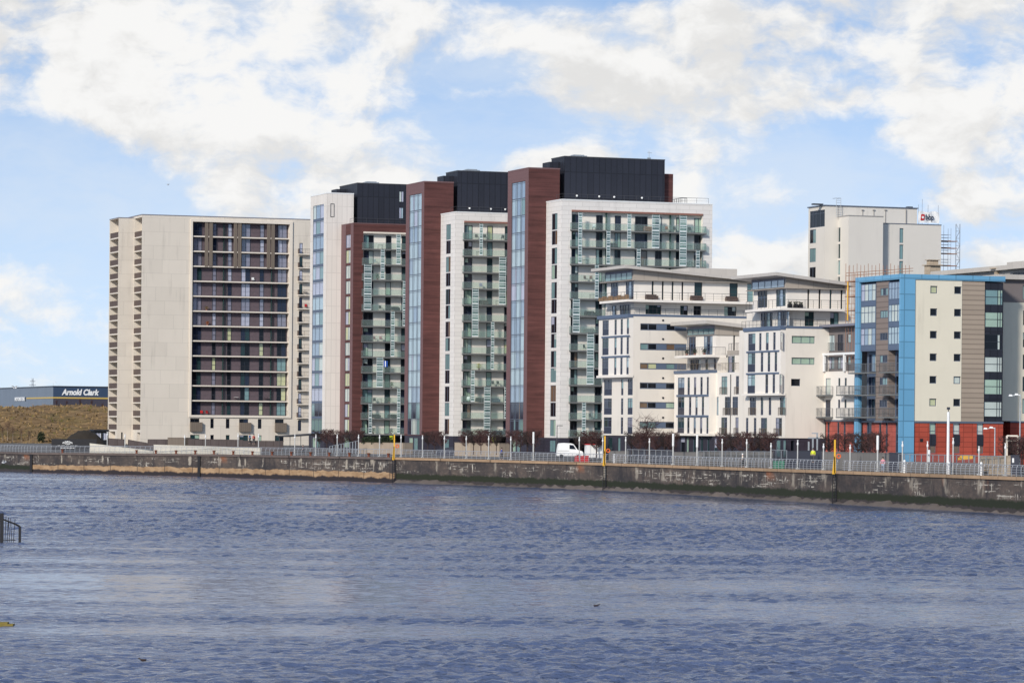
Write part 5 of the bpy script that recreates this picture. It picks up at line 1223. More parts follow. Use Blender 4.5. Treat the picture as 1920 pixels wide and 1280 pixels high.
# ------------------------------------------------------------------ trees
def twig_tree(h, crown_w, crown_d, z0, n_main, n_sub, seed, upright=.4, r0=.075, box=True, mname='twig', split=9):
    rn = random.Random(seed); tr = MB(); cr_ = MB()
    tr.tube((0, 0, 0), (rn.uniform(-.05, .05), 0, z0), r0, r0*.8, 6); tr.tube((0, 0, z0), (rn.uniform(-.1, .1), 0, z0+(h-z0)*.75), r0*.8, r0*.3, 5)
    def twig(p, d, L, r, lev):
        q = p
        for s_ in range(3):
            d = (d+Vector((rn.uniform(-.35, .35), rn.uniform(-.35, .35), rn.uniform(-.15, .40)))).normalized()
            e = q+d*(L/3)
            if box: e = Vector((max(-crown_w/2, min(crown_w/2, e.x)), max(-crown_d/2, min(crown_d/2, e.y)), max(z0-.2, min(h*rn.uniform(.86, 1.03), e.z))))
            if (e-q).length > .01: cr_.tube(q, e, r*(1-.25*s_), r*(1-.25*(s_+1)), 3, cap=False)
            q = e
            if lev > 0:
                for _ in range(n_sub): twig(q, Vector((rn.uniform(-1, 1), rn.uniform(-.8, .8), rn.uniform(-.3, 1))).normalized(), L*.55, r*.6, lev-1)
    for i in range(n_main):
        z = z0+(h-z0)*rn.uniform(0, .75); a = rn.uniform(0, 2*math.pi)
        twig(Vector((0, 0, z)), Vector((math.cos(a), math.sin(a)*.7, upright)).normalized(), min(crown_w*.62, (h-z0)*.8), r0*.34, 1)
    return tr.mesh('trunk', [M['bark']]), cr_.mesh('crown', [M[mname]])
PROT = [twig_tree(3.4, 2.3, 1.3, 1.1, 44, 2, s_, r0=.10, mname=mn) for s_, mn in ((1, 'twig'), (2, 'twig'), (3, 'twig_d'))]
def tree(px, top, back, label, group, k, base=None, name='clipped_tree', cat='tree', prot=None, sc=1.0, zb=None):
    b = inland(px, back); zb = 4.5 if zb is None else zb
    ht = at(px, top, b.y).z-zb; tm, cm = (prot or PROT[k % 3])
    href = max(v.co.z for v in cm.vertices)
    r = empty(name, label, cat, (b.x, b.y, zb), random.uniform(-.5, .5), group); s_ = ht/href; r.scale = (sc*random.uniform(.9, 1.1), sc, s_)
    for nm, me in (('trunk', tm), ('crown', cm)): o = bpy.data.objects.new(nm, me); COL.objects.link(o); o.parent = r
TG = [([598, 613, 627], 804, 26, 'before the white stair fin'), ([642, 657, 671], 805, 26, 'before the lower brick block'), ([802, 815, 828], 806, 22, 'at the foot of the middle brick fin'), ([873, 888, 902, 917, 931], 804, 20, 'before the middle white balcony block'),
      ([961, 975, 989, 1002], 804, 14, 'at the foot of the tallest brick fin'), ([1089, 1103, 1118], 807, 14, 'above the white van and kiosk'), ([1184, 1199, 1230, 1246, 1258], 808, 16, 'under the strip windows'),
      ([1356, 1373, 1391, 1409, 1427, 1441], 808, 14, 'before the low stepped white block'), ([1555, 1583, 1607, 1621, 1635, 1649], 809, 18, 'before the grey flats and blue post'), ([1893, 1905, 1917], 816, 12, 'at the far right edge by the red base')]
for pxs_, top, back, where in TG:
    for i, px in enumerate(pxs_):
        tree(px, top+random.uniform(-1.5, 1.5), back, f'{ordn[i]} bare clipped tree from left {where}', 'clipped bare trees along the promenade', i+len(where))
big = twig_tree(6.4, 4.4, 3.0, 1.2, 40, 3, 9, upright=1.6, r0=.12, box=False)
tree(1213, 771, 15, 'tallest bare tree with upright branches under the strip windows', 'clipped bare trees along the promenade', 0, prot=big, name='bare_tree')
dry = twig_tree(4.2, 4.5, 3, .5, 40, 3, 21, upright=.8, r0=.07, box=False, mname='dry'); birch = twig_tree(5.4, 2.6, 2.0, 1.2, 26, 3, 22, upright=1.1, r0=.06, box=False)
birch[0].materials[0] = M['birch']
# ------------------------------------------------------------------ hill, shed and far trees at the left
hm = bpy.data.materials.new('dry_grass_slope'); hm.use_nodes = True; t = N(hm.node_tree); bs = hm.node_tree.nodes['Principled BSDF']; bs.inputs['Roughness'].default_value = .95; bs.inputs['Specular IOR Level'].default_value = .1
oc = t.n('ShaderNodeTexCoord').outputs['Object']; wv_ = t.n('ShaderNodeMapping', Vector=oc, Rotation=(0, 0, .5), Scale=(.6, 1.6, 2.2)).outputs[0]
a = t.noise(wv_, .55, 7, .68); b_ = t.noise(oc, .085, 4, .6); d_ = t.noise(wv_, 2.6, 4, .7)
c = t.mix(t.ramp(a, .34, .66), (.110, .070, .032), (.31, .20, .10)); c = t.mix(t.m('MULTIPLY', t.ramp(b_, .50, .68), .5), c, (.115, .100, .032)); c = t.mix(t.m('MULTIPLY', t.ramp(d_, .5, .68), .55), c, (.045, .034, .022))
hm.node_tree.links.new(c, bs.inputs['Base Color'])
def hz(x, y):
    px = 960+F*x/y; s_ = min(1, max(0, (y-(704-.10*(x+70)))/95)); s_ = s_*s_*(3-2*s_)
    top = 12.2+.3*math.sin(x*.09)+.9*min(1, max(0, (x+122)/30))
    n_ = .35*math.sin(x*.31+y*.12)+.3*math.sin(x*.13-y*.27+2)+.25*math.sin(x*.7+y*.5)
    return 3.9+(top-4.2)*s_+n_*s_
hv, hf = [], []; nx_, ny_ = 170, 100
for j in range(ny_+1):
    for i in range(nx_+1):
        y = 694+120*j/ny_; x = -250+180*i/nx_; hv.append((x, y, hz(x, y)+random.uniform(-.16, .16)*(1 if j > 6 else .3)))
for j in range(ny_):
    for i in range(nx_): q = j*(nx_+1)+i; hf.append((q, q+1, q+nx_+2, q+nx_+1))
me = bpy.data.meshes.new('hill'); me.from_pydata(hv, [], hf); me.materials.append(hm); o = bpy.data.objects.new('hill', me); COL.objects.link(o); o['kind'] = 'structure'; smooth(o)
# tufts of dry grass on the slope
gm = MB(); rn = random.Random(3)
for _ in range(2600):
    y = rn.uniform(700, 806); x = rn.uniform(-170, -78); z = hz(x, y)-.05; h = rn.uniform(.25, .75); w = rn.uniform(.12, .4); dx, dy = rn.uniform(-.3, .3), rn.uniform(-.3, .1)
    gm.v += [(x-w, y, z), (x+w, y+rn.uniform(-.3, .3), z), (x+dx, y+dy, z+h)]; i = len(gm.v); gm.f.append((i-3, i-2, i-1)); gm.m.append(0 if rn.random() < .72 else (1 if rn.random() < .35 else 2))
M['straw'] = mat('straw_grass', (.24, .165, .08), .95, noise=(.3, .35), spec=.1); M['olive'] = mat('olive_grass', (.13, .115, .04), .95, noise=(.3, .35), spec=.1); M['bramble'] = mat('bramble', (.06, .045, .03), .95, noise=(.3, .3), spec=.1)
o = gm.build('grass', [M['straw'], M['olive'], M['bramble']]); o['kind'] = 'stuff'; o['label'] = 'dry straw coloured grass covering the slope'
def on_hill(px, py):
    best = None
    for j in range(400):
        y = 696+118*j/400; p, q = ray(px, py); x, z = p*y, CZ+q*y
        if hz(x, y) >= z: return Vector((x, y, hz(x, y)))
    return Vector((p*805, 805, hz(p*805, 805)))
SH = [(14, 826, 4.6, birch, 'pale stemmed birch at the far left foot of the slope', 'tree'), (24, 829, 3.9, birch, 'second pale stemmed birch from the left at the slope foot', 'tree'), (40, 828, 3.2, birch, 'third bare sapling from the left at the slope foot', 'tree'), (4, 826, 3.4, birch, 'bare sapling cut by the left edge of the view', 'tree'), (55, 830, 3.0, birch, 'bare sapling left of the dark bush at the slope foot', 'tree'),
      (82, 763, 1.3, dry, 'dry shrub on the slope crest below the corner of the blue shed', 'shrub'), (106, 760, 1.7, big, 'dark bare shrub on the crest under the shed lettering', 'shrub'), (125, 760, 1.6, big, 'dark bare shrub on the crest, right of the shed lettering start', 'shrub'), (150, 759, 1.8, big, 'dark bare shrub on the crest under the end of the shed lettering', 'shrub'), (172, 760, 1.7, big, 'dark bare shrub on the crest close to the cream tower', 'shrub'), (192, 762, 2.0, big, 'dark bare shrub on the crest touching the cream tower', 'shrub'), (37, 764, .9, big, 'small dark shrub below the white letters of the shed', 'shrub'), (62, 762, 1.0, dry, 'small dry shrub on the crest left of the shed corner', 'shrub')]
for px, py, h, pr, lab, cat in SH:
    p = on_hill(px, py); tm, cm = pr; href = max(v.co.z for v in cm.vertices)
    r = empty('birch_tree' if cat == 'tree' else 'bare_shrub', lab, cat, tuple(p-Vector((0, 0, .2))), random.uniform(0, 6), 'bare saplings at the slope foot' if cat == 'tree' else 'shrubs along the crest of the slope'); k = h/href; r.scale = (k*1.1, k*1.1, k)
    for nm, me in (('trunk' if cat == 'tree' else 'stem', tm), ('crown' if cat == 'tree' else 'branches', cm)): o = bpy.data.objects.new(nm, me); COL.objects.link(o); o.parent = r
def leafy(name, label, cat, loc, w, d, h, n, seed, m='leaf', group=None):
    rn = random.Random(seed); mb = MB()
    for _ in range(n):
        while True:
            x, y, z = rn.uniform(-1, 1), rn.uniform(-1, 1), rn.uniform(0, 1)
            if x*x+y*y+(z*1.6-.7)**2 < 1+rn.uniform(-.2, .1): break
        c = Vector((x*w/2, y*d/2, z*h)); s_ = rn.uniform(.07, .16)
        a = Vector((rn.uniform(-1, 1), rn.uniform(-1, 1), rn.uniform(-1, 1))).normalized()*s_; e = Vector((rn.uniform(-1, 1), rn.uniform(-1, 1), rn.uniform(-1, 1))).normalized()*s_
        mb.quad([c-a, c+e, c+a, c-e])
    r = empty(name, label, cat, loc, 0, group); mb.build('foliage', M[m], r)
    st_ = MB(); st_.tube((0, 0, -.1), (0, 0, h*.6), .05, .02); st_.build('stem', M['bark'], r)
p = on_hill(77, 829); leafy('evergreen_bush', 'dark evergreen bush at the foot of the grass slope', 'bush', tuple(p), 1.7, 1.4, 2.2, 700, 5)
def flat_text(body, size, m, name, parent, loc, rz, shear=0, bold=0, sx_=1, label=None):
    me = text_mesh(body, size, m, shear, bold); o = bpy.data.objects.new(name, me); COL.objects.link(o); o.parent = parent; o.location = loc
    o.rotation_euler = (math.pi/2, 0, rz); o.scale = (sx_, 1, 1)
    if label: o['label'] = label
    return o
# shed: left wall (towards the river) and right wall meet at a corner
M['shed_l'] = mat('pale_blue_grey_sheeting', (.175, .21, .255), .6, noise=(.1, .06), joints=(1.1, 999, .08, .14, .03)); M['shed_r'] = mat('deep_blue_sheeting', (.035, .062, .115), .6, noise=(.1, .08), joints=(1.1, 999, .08, .1, .03)); M['shed_lo'] = mat('dark_mauve_sheeting', (.055, .050, .068), .6, noise=(.2, .1), joints=(1.1, 999, .08, .1))
M['gold'] = mat('gold_line_paint', (.55, .38, .10), .5, noise=(.5, .05))
def shed():
    b = Bld('retail_shed', 'long low blue grey retail shed with white lettering behind the grass slope', 'retail shed', 99.7, 745, 850, 12.0)
    zt = b.B(99.7, 725, 0)[1]; zl = b.B(99.7, 745, 0)[1]; L = b.A(-90, 750, 0)[0]; W_ = b.B(330, 745, 0)[0]; zb_ = 10.5
    mb = MB(); mb.fq(('A', 0), 0, L, zb_, zt, 0, 0); mb.fq(('B', 0), 0, W_, zl, zt, 0, 1); mb.fq(('B', 0), 0, W_, zb_, zl, 0, 2)
    mb.quad([(0, 0, zt), (W_, 0, zt), (W_, L, zt), (0, L, zt)], 0); mb.quad([(W_, 0, zb_), (W_, L, zb_), (W_, L, zt), (W_, 0, zt)], 1); mb.quad([(0, L, zb_), (0, L, zt), (W_, L, zt), (W_, L, zb_)], 0)
    b.part(mb, 'wall', [M['shed_l'], M['shed_r'], M['shed_lo']])
    p = MB(); p.box(-.12, W_+.1, -.12, L+.1, zt+.003, zt+.25); b.part(p, 'roof_edge', M['framedk'])
    p = MB(); u1 = b.A(50, 746, 0)[0]; p.box(-.08, -.003, 0, u1, zl-.22, zl+.14); p.box(-.08, W_, -.08, -.003, zl-.22, zl+.14); b.part(p, 'yellow_line', M['gold'])
    xa, xb = b.B(114.5, 736, 0)[0], b.B(185, 736, 0)[0]; zc = b.B(150, 735.7, 0)[1]
    o = flat_text('Arnold Clark', 1.95, M['white'], 'lettering', b.root, ((xa+xb)/2, -.10, zc-b.zg), 0, .25, .085)
    w = o.dimensions.x; o.scale = ((xb-xa)/w, 1, 1)
    ua, ub = b.A(47, 748, 0)[0], b.A(28.5, 748, 0)[0]; zc = b.A(38, 748.3, 0)[1]
    o = flat_text('MOTORSTORE', 1.3, M['white'], 'lettering', b.root, (-.12, (ua+ub)/2, zc-b.zg), -math.pi/2, 0, .05); o.scale = ((ub-ua)/o.dimensions.x, .95, 1)
    p = MB(); p.box(-.16, -.004, ua-1.1, ua-.35, zc-.5, zc+.55); b.part(p, 'sign_panel', M['framedk'])
    return b
shed()
for px, top, h, lab in ((118, 715, 1, 'pale bare tree crown showing over the shed roof above the lettering'), (140, 718, .8, 'smaller pale bare tree over the shed roof right of centre'), (196, 716, .9, 'pale bare tree over the shed roof beside the cream tower')):
    p = at(px, 745, 905); p.z = 9.0; ht = at(px, top, 905).z-9; tm, cm = dry; href = max(v.co.z for v in cm.vertices); r = empty('bare_tree', lab, 'tree', tuple(p), px, 'bare trees behind the shed'); k = ht/href; r.scale = (k*.95, k*.95, k)
    for nm, me in (('trunk', tm), ('crown', cm)): o = bpy.data.objects.new(nm, me); COL.objects.link(o); o.parent = r
b = at(61, 740, 1500); ht = at(61, 708.5, 1500).z-5; m = MB()
for sx_, sy_ in ((-1, -1), (1, -1), (1, 1), (-1, 1)): m.tube((sx_*.7, sy_*.7, 0), (sx_*.25, sy_*.25, ht), .06, n=4)
for i in range(14):
    z = ht*i/14; w = .7-.45*i/14; m.tube((-w, -w, z), (w, -w, z+ht/14), .05, n=3); m.tube((w, -w, z), (-w, -w, z+ht/14), .05, n=3)
m.box(-1.4, 1.4, -.1, .1, ht*.86, ht*.88); m.box(-1.1, 1.1, -.1, .1, ht*.93, ht*.95)
tag(m.build('lattice_pylon', M['steel'], None, (b.x, b.y, 5)), 'thin far lattice pylon standing over the shed roof at the left', 'pylon')
# black hoarding with white writing, and the dark lodge beside it
def hoard():
    r0 = inland(96.3, 6); r1 = inland(181, 14); d = (r1-r0); L = math.hypot(d.x, d.y); rz = math.atan2(d.y, d.x); zt = at(96.3, 822.3, r0.y).z
    r = empty('hoarding', 'black hoarding with an arched white name behind the railing at the left', 'hoarding', (r0.x, r0.y, 4), rz)
    m = MB(); m.box(0, L, 0, .2, 0, zt-4); m.build('panel', M['black'], r)
    for i, ch in enumerate('DUNBRAE'):
        a = (i-3)*.24; flat_text(ch, .40, M['white'], 'lettering', r, (L*.36+1.2*math.sin(a), -.06, zt-4-.50+.9*(math.cos(a)-1)), 0, 0, .01).rotation_euler = (math.pi/2, -a*.5, 0)
    flat_text('WHARF', .30, M['white'], 'lettering', r, (L*.36, -.06, zt-4-.86), 0, 0, .01)
    for z, w in ((-1.22, .44), (-1.6, .3)):
        m = MB(); 
        for i in range(22):
            if i % 5 != 3: m.box(L*.36-L*w/2+L*w*i/22, L*.36-L*w/2+L*w*(i+.8)/22, -.05, -.003, zt-4+z-.055, zt-4+z+.055)
        m.build('small_print', M['white'], r)
hoard()
def simple_box(name, label, cat, pa, pb, back_a, back_b, za, zb_a, zb_b, th, m, group=None, base=None):
    r0 = inland(pa, back_a); r1 = inland(pb, back_b); d = r1-r0; L = math.hypot(d.x, d.y); rz = math.atan2(d.y, d.x)
    ta, tb = at(pa, zb_a, r0.y).z, at(pb, zb_b, r1.y).z; z0 = za
    r = empty(name, label, cat, (r0.x, r0.y, z0), rz, group)
    mb = MB(); mb.hexa([(0, 0, 0), (L, 0, 0), (L, th, 0), (0, th, 0), (0, 0, ta-z0), (L, 0, tb-z0), (L, th, tb-z0), (0, th, ta-z0)]); mb.build('panel', M[m], r)
    cp = MB(); cp.hexa([(-.03, -.04, ta-z0+.003), (L+.03, -.04, tb-z0+.003), (L+.03, th+.04, tb-z0+.003), (-.03, th+.04, ta-z0+.003), (-.03, -.04, ta-z0+.08), (L+.03, -.04, tb-z0+.08), (L+.03, th+.04, tb-z0+.08), (-.03, th+.04, ta-z0+.08)]); cp.build('capping', M[m], r)
    return r, L, ta-z0, tb-z0
M['pale_par'] = mat('pale_concrete_parapet', (.60, .56, .47), .85, noise=(.4, .1), joints=(2.4, 999, .06, .25, .04))
M['grey_par'] = mat('grey_terrace_wall', (.175, .165, .155), .85, noise=(.4, .15), joints=(2.0, 999, .06, .3, .06)); M['darkfence'] = mat('dark_brown_fence', (.085, .066, .062), .8, noise=(1, .15), joints=(.25, 999, .04, .3, .08)); M['navywall'] = mat('slate_navy_wall', (.045, .048, .065), .7, noise=(.5, .12))
simple_box('parapet_wall', 'pale concrete parapet sloping down to the right below the cream tower', 'parapet wall', 168, 287, 4, 4, 3.6, 831.5, 846, .3, 'pale_par', 'pale parapets behind the railing')
simple_box('parapet_wall', 'long level pale concrete parapet below the cream tower', 'parapet wall', 288, 487, 4, 4, 3.6, 834, 840, .3, 'pale_par', 'pale parapets behind the railing')
for pa, pb, y0, y1, lab in ((203, 232, 822, 824, 'short brown timber fence by the left foot of the cream tower'), (240, 277, 824.5, 831, 'brown timber fence sloping down to the right at the cream tower'), (277, 313, 824, 824, 'level brown timber fence left of the shelter at the cream tower'), (349, 455, 823, 825, 'long brown timber fence under the cream tower windows'), (455, 530, 826.5, 827, 'lower brown timber fence left of the dark canopy')):
    r, L, a, c = simple_box('timber_fence', lab, 'fence', pa, pb, 28, 28, 4, y0, y1, .12, 'darkfence', 'brown fences round the cream tower')
    for i in range(int(L/2.4)+1):
        m = MB(); x = min(L-.1, i*2.4); m.box(x, x+.1, -.06, -.003, 0, a+(c-a)*x/L); m.build('fence_post', M['darkfence'], r)
r, L, a, c = simple_box('timber_shelter', 'grey brown timber store against the cream tower wall', 'store', 314, 347, 27.0, 27.0, 4, 820.5, 821, 1.4, 'taupe_panel')
# dark lodge left of the tower
b = Bld('lodge', 'low black lodge with pale windows left of the cream tower foot', 'lodge', 176, 820, 700, 4.4)
x1 = b.B(203.5, 820, 0)[0]; zt = b.B(185, 808, 0)[1]; lg = Block(b, 'wall', .2, x1, 0, 4, 3.8, zt, ['black'])
lg.wpx('B', 179.5, 189.5, b.B(185, 824, 0)[1], b.B(185, 811, 0)[1], 818, gl='sky:1 lilac:2', fr='white', mull=(.45,)); lg.wpx('B', 193, 201, b.B(185, 824, 0)[1], b.B(185, 811, 0)[1], 818, gl='lilac:2 sky:1', fr='white', mull=(.5,)); lg.done()
p = MB(); p.hexa([(-.1, -.3, zt), (x1+.2, -.3, zt), (x1+.2, 4.3, zt), (-.1, 4.3, zt), (.1, -.1, zt+.35), (x1, -.1, zt+.35), (x1, 4.1, zt+.35), (.1, 4.1, zt+.35)]); b.part(p, 'roof', M['black'])
# canopy right of the cream tower
mv, mf = [], []; pm = inland(150, 22)
for j in range(13):
    for i in range(25):
        x = -4.6+9.2*i/24; y = -3+6*j/12; q2 = (x/4.4)**2+(y/2.8)**2; mv.append((x, y, max(-.6, 3.1*(1-q2)*(1 if x < 1 else 1)+random.uniform(-.12, .12))))
for j in range(12):
    for i in range(24): q3 = j*25+i; mf.append((q3, q3+1, q3+26, q3+25))
me = bpy.data.meshes.new('spoil_heap'); me.from_pydata(mv, [], mf); me.materials.append(mat('dark_earth', (.028, .022, .016), .95, noise=(.8, .5))); o = bpy.data.objects.new('spoil_heap', me); COL.objects.link(o); o.location = (pm.x, pm.y+6, 4.5); smooth(o); tag(o, 'dark bare earth mound between the black hoarding and the lodge', 'earth mound')
r0 = inland(519, 24); r1 = inland(583, 24); d = r1-r0; L = math.hypot(d.x, d.y); zc = at(550, 813.5, r0.y).z
r = empty('canopy', 'thin dark canopy on slender posts between cream and white towers', 'canopy', (r0.x, r0.y, 4.3), math.atan2(d.y, d.x))
m = MB(); m.hexa([(0, 0, zc-4.8), (L, 0, zc-4.35), (L, 2.4, zc-4.35), (0, 2.4, zc-4.8), (0, 0, zc-4.6), (L, 0, zc-4.1), (L, 2.4, zc-4.1), (0, 2.4, zc-4.6)]); m.build('canopy_roof', M['raildk'], r)
for i in range(4): m = MB(); x = .3+(L-.6)*i/3; m.tube((x, .3, 0), (x, .3, zc-4.8+.4*x/L), .06); m.build('canopy_post', M['raildk'], r)
# planters, ramp and shrubs before the towers
M['planter'] = mat('buff_planter_wall', (.33, .265, .20), .9, noise=(.5, .2), joints=(2.2, 999, .05, .3, .08))
simple_box('planter_wall', 'buff planter wall with shrubs before the brick balcony block', 'planter', 672, 755, 24, 24, 4, 829.8, 830.5, 2.0, 'planter', 'planter walls before the towers')
simple_box('planter_wall', 'grey and buff planter wall before the middle white block', 'planter', 852, 936, 20, 20, 4, 830, 831.5, 2.0, 'planter', 'planter walls before the towers')
simple_box('planter_wall', 'dark planter wall rising to the right at the middle brick fin', 'planter', 818, 850, 21, 21, 4, 843, 838, 1.0, 'navywall', 'planter walls before the towers')
for px, w, lab, k in ((690, 2.6, 'dark low shrub, left one on the buff planter', 1), (706, 2.4, 'dark low shrub, middle one on the buff planter', 2), (724, 3.2, 'dark rounded shrub below the yellow sign on the buff planter', 3)):
    p = inland(px, 25); leafy('planter_shrub', lab, 'shrub', (p.x, p.y, 5.9), w, 1.4, 1.25, 420, k, group='shrubs on the buff planter')
for px, py, bk, lab in ((733, 820.5, 27, 'small yellow notice under the brick balcony block'), (925.5, 823, 23, 'small yellow notice under the middle white balcony block')):
    p = at(px, py, inland(px, bk).y); m = MB(); m.box(-.3, .3, -.03, .03, -.3, .3); m.tube((0, .05, -1.6), (0, .05, .2), .03); tag(m.build('notice_board', M['lgreen'], None, tuple(p)), lab, 'notice', 'yellow notices')
r0 = inland(618, 20); r1 = inland(672, 20); d = r1-r0; L = math.hypot(d.x, d.y); r = empty('ramp_railing', 'glass and steel handrail rising beside the ramp, left of the buff planter', 'railing', (r0.x, r0.y, 4.3), math.atan2(d.y, d.x))
for i in range(11):
    x = L*i/10; zz = .1*i; m = MB(); m.box(x-.09, x+.09, -.04, .04, 0, 1.1+zz); m.build('post', M['steel'], r)
m = MB(); m.tube((0, 0, 1.1), (L, 0, 2.1), .04); m.build('handrail', M['steel'], r)
# right-hand terrace walls and fences
simple_box('terrace_wall', 'grey terrace wall under the trees right of the middle ladder post', 'terrace wall', 1141, 1174, 12, 12, 4, 846, 846, .4, 'grey_par', 'terrace walls behind the promenade')
simple_box('terrace_wall', 'long grey terrace wall before the low stepped white block', 'terrace wall', 1262, 1444, 12, 10, 4, 848, 847.5, .4, 'grey_par', 'terrace walls behind the promenade')
simple_box('terrace_wall', 'slate navy wall at the foot of the grey flats', 'terrace wall', 1474, 1541, 14, 12, 4, 846, 845, .4, 'navywall', 'terrace walls behind the promenade')
simple_box('terrace_wall', 'grey boarded terrace wall below the red tile base of the grey flats', 'terrace wall', 1541, 1667, 12, 9, 4, 847.5, 850, .4, 'grey_par', 'terrace walls behind the promenade')
simple_box('terrace_wall', 'short navy wall left of the tall fence at the blue corner', 'terrace wall', 1667, 1686, 9, 9, 4, 849, 850, .4, 'navywall', 'terrace walls behind the promenade')
simple_box('terrace_wall', 'pale ramp wall below the fence before the red tile base', 'terrace wall', 1686, 1838, 6, 5, 4, 866, 869, .3, 'grey_par', 'terrace walls behind the promenade')
simple_box('terrace_wall', 'rough stone wall end at the right before the utility box', 'terrace wall', 1838, 1896, 9, 8, 4, 856, 855, .5, 'sandstone', 'terrace walls behind the promenade')
simple_box('terrace_wall', 'dark wall under the trees between the strip windows and low block', 'terrace wall', 1176, 1262, 17, 13, 4, 847, 847, .4, 'navywall', 'terrace walls behind the promenade')
def fence(pa, pb, back, ya, yb, h, lab, sp=1.6):
    r0, r1 = inland(pa, back), inland(pb, back); d = r1-r0; L = math.hypot(d.x, d.y); za = at(pa, ya, r0.y).z; zb_ = at(pb, yb, r1.y).z; sl = (zb_-za)/L
    r = empty('mesh_fence', lab, 'fence', (r0.x, r0.y, za-h), math.atan2(d.y, d.x), 'steel fences on the terraces'); m = MB()
    m.tube((0, 0, h), (L, 0, h+sl*L), .045); m.tube((0, 0, .15), (L, 0, .15+sl*L), .035); 
    for i in range(int(L/.28)): x = .14+i*.28; m.tube((x, 0, .15+sl*x), (x, 0, h+sl*x), .012, n=3, cap=False)
    m.build('rail', M['steel'], r)
    n = max(1, int(L/sp))
    for i in range(n+1): x = L*i/n; m = MB(); m.box(x-.05, x+.05, -.04, .04, -.5, h+sl*x); m.build('post', M['steel'], r)
fence(1685, 1828, 7, 851, 853.5, 1.25, 'steel fence before the red tile base, right of the blue corner'); fence(1826, 1884, 7.5, 854, 855, 1.1, 'steel fence before the rough stone wall at the right')
fence(1176, 1262, 8, 842, 844.5, 1.6, 'steel mesh fence under the tall bare tree', 1.9); fence(1310, 1445, 8, 845.5, 846.5, 1.4, 'long steel fence before the row of six clipped trees', 1.9); fence(1445, 1475, 8, 843, 844, 1.5, 'short steel fence left of the navy wall')
# site cabin, van, barriers
b = inland(1099.5, 12)
r = empty('kiosk', 'white panelled kiosk with a red top edge beside the van', 'kiosk', (b.x, b.y, 4.4), TH*.4); ht = at(1100, 833.5, b.y).z-4.4
m = MB()
for i in range(2): m.box(i*.85, i*.85+.62, 0, .1, .1, ht)
m.box(0, 2.4, .12, 1.8, .05, ht-.02); m.box(1.75, 2.4, 0, .1, .6, ht); m.build('panel', M['white'], r); m = MB(); m.box(-.08, 1.6, -.08, 1.9, ht+.003, ht+.14); m.build('red_trim', M['red'], r)
for i, (px, w) in enumerate(((1081.5, 1), (1091.5, 1), (1100.5, 1))):
    b = inland(px, 3.0); zz = at(px, 854, b.y).z; r = empty('traffic_barrier', f'red plastic barrier behind the railing, {["left", "middle", "right"][i]} of three by the van', 'barrier', (b.x, b.y, b.z), .1, 'red barriers by the van'); h = zz-b.z
    m = MB(); m.hexa([(-.34, -.18, .05), (.34, -.18, .05), (.34, .18, .05), (-.34, .18, .05), (-.28, -.06, h), (.28, -.06, h), (.28, .06, h), (-.28, .06, h)]); m.build('panel', M['red'], r)
    m = MB(); m.box(-.4, -.2, -.25, .25, -.05, .05); m.box(.2, .4, -.25, .25, -.05, .05); m.build('foot', M['black'], r)
def van():
    b = inland(1063, 10); zb = 4.35; k = (at(1063, 830, b.y).z-zb)/2.55
    r = empty('van', 'white high-roofed panel van parked behind the railing', 'van', (b.x, b.y, zb), .05); r.scale = (k, k, k)
    prof = [(-1.75, .45), (-1.78, .6), (-1.70, 1.5), (-1.55, 2.32), (-1.35, 2.50), (-.4, 2.55), (.7, 2.48), (1.05, 2.34), (1.62, 1.55), (1.72, 1.42), (2.45, 1.20), (2.62, 1.0), (2.66, .5), (2.6, .40), (-1.7, .40)]
    m = MB(); n = len(prof); ins = lambda p, s_: (p[0], s_*(.98-max(0, p[1]-1.3)*.13), p[1])
    L_ = [ins(p, -1) for p in prof]; R_ = [ins(p, 1) for p in prof]
    m.quad(L_[::-1]); m.quad(R_)
    for i in range(n): m.quad([L_[i], L_[(i+1) % n], R_[(i+1) % n], R_[i]])
    m.build('body', M['white'], r)
    m = MB(); m.quad([(1.09, -.80, 2.27), (1.61, -.90, 1.60), (1.61, .90, 1.60), (1.09, .80, 2.27)]); o = m.build('windscreen', G['navy'], r); o.location = (.03, 0, .02)
    m = MB(); m.quad([(.35, -.93, 1.55), (1.45, -.955, 1.50), (1.0, -.885, 2.2), (.35, -.87, 2.25)]); o = m.build('side_window', G['dark'], r); o.location = (0, -.02, 0)
    for x in (-1.0, 1.85):
        for y in (-.92, .92):
            m = MB(); m.tube((x, y-.12, .34), (x, y+.12, .34), .34, n=18); m.build('wheel', M['black'], r)
    m = MB(); m.box(2.55, 2.7, -.95, .95, .4, .62); m.build('bumper', M['framedk'], r)
    for y in (-.75, .75): m = MB(); m.box(2.5, 2.67, y-.16, y+.16, .85, 1.05); m.build('headlight', G['sky2'], r)
    m = MB(); m.box(-1.60, .3, -1.012, -.99, 1.22, 1.26); m.build('side_moulding', M['concrete'], r)
van()
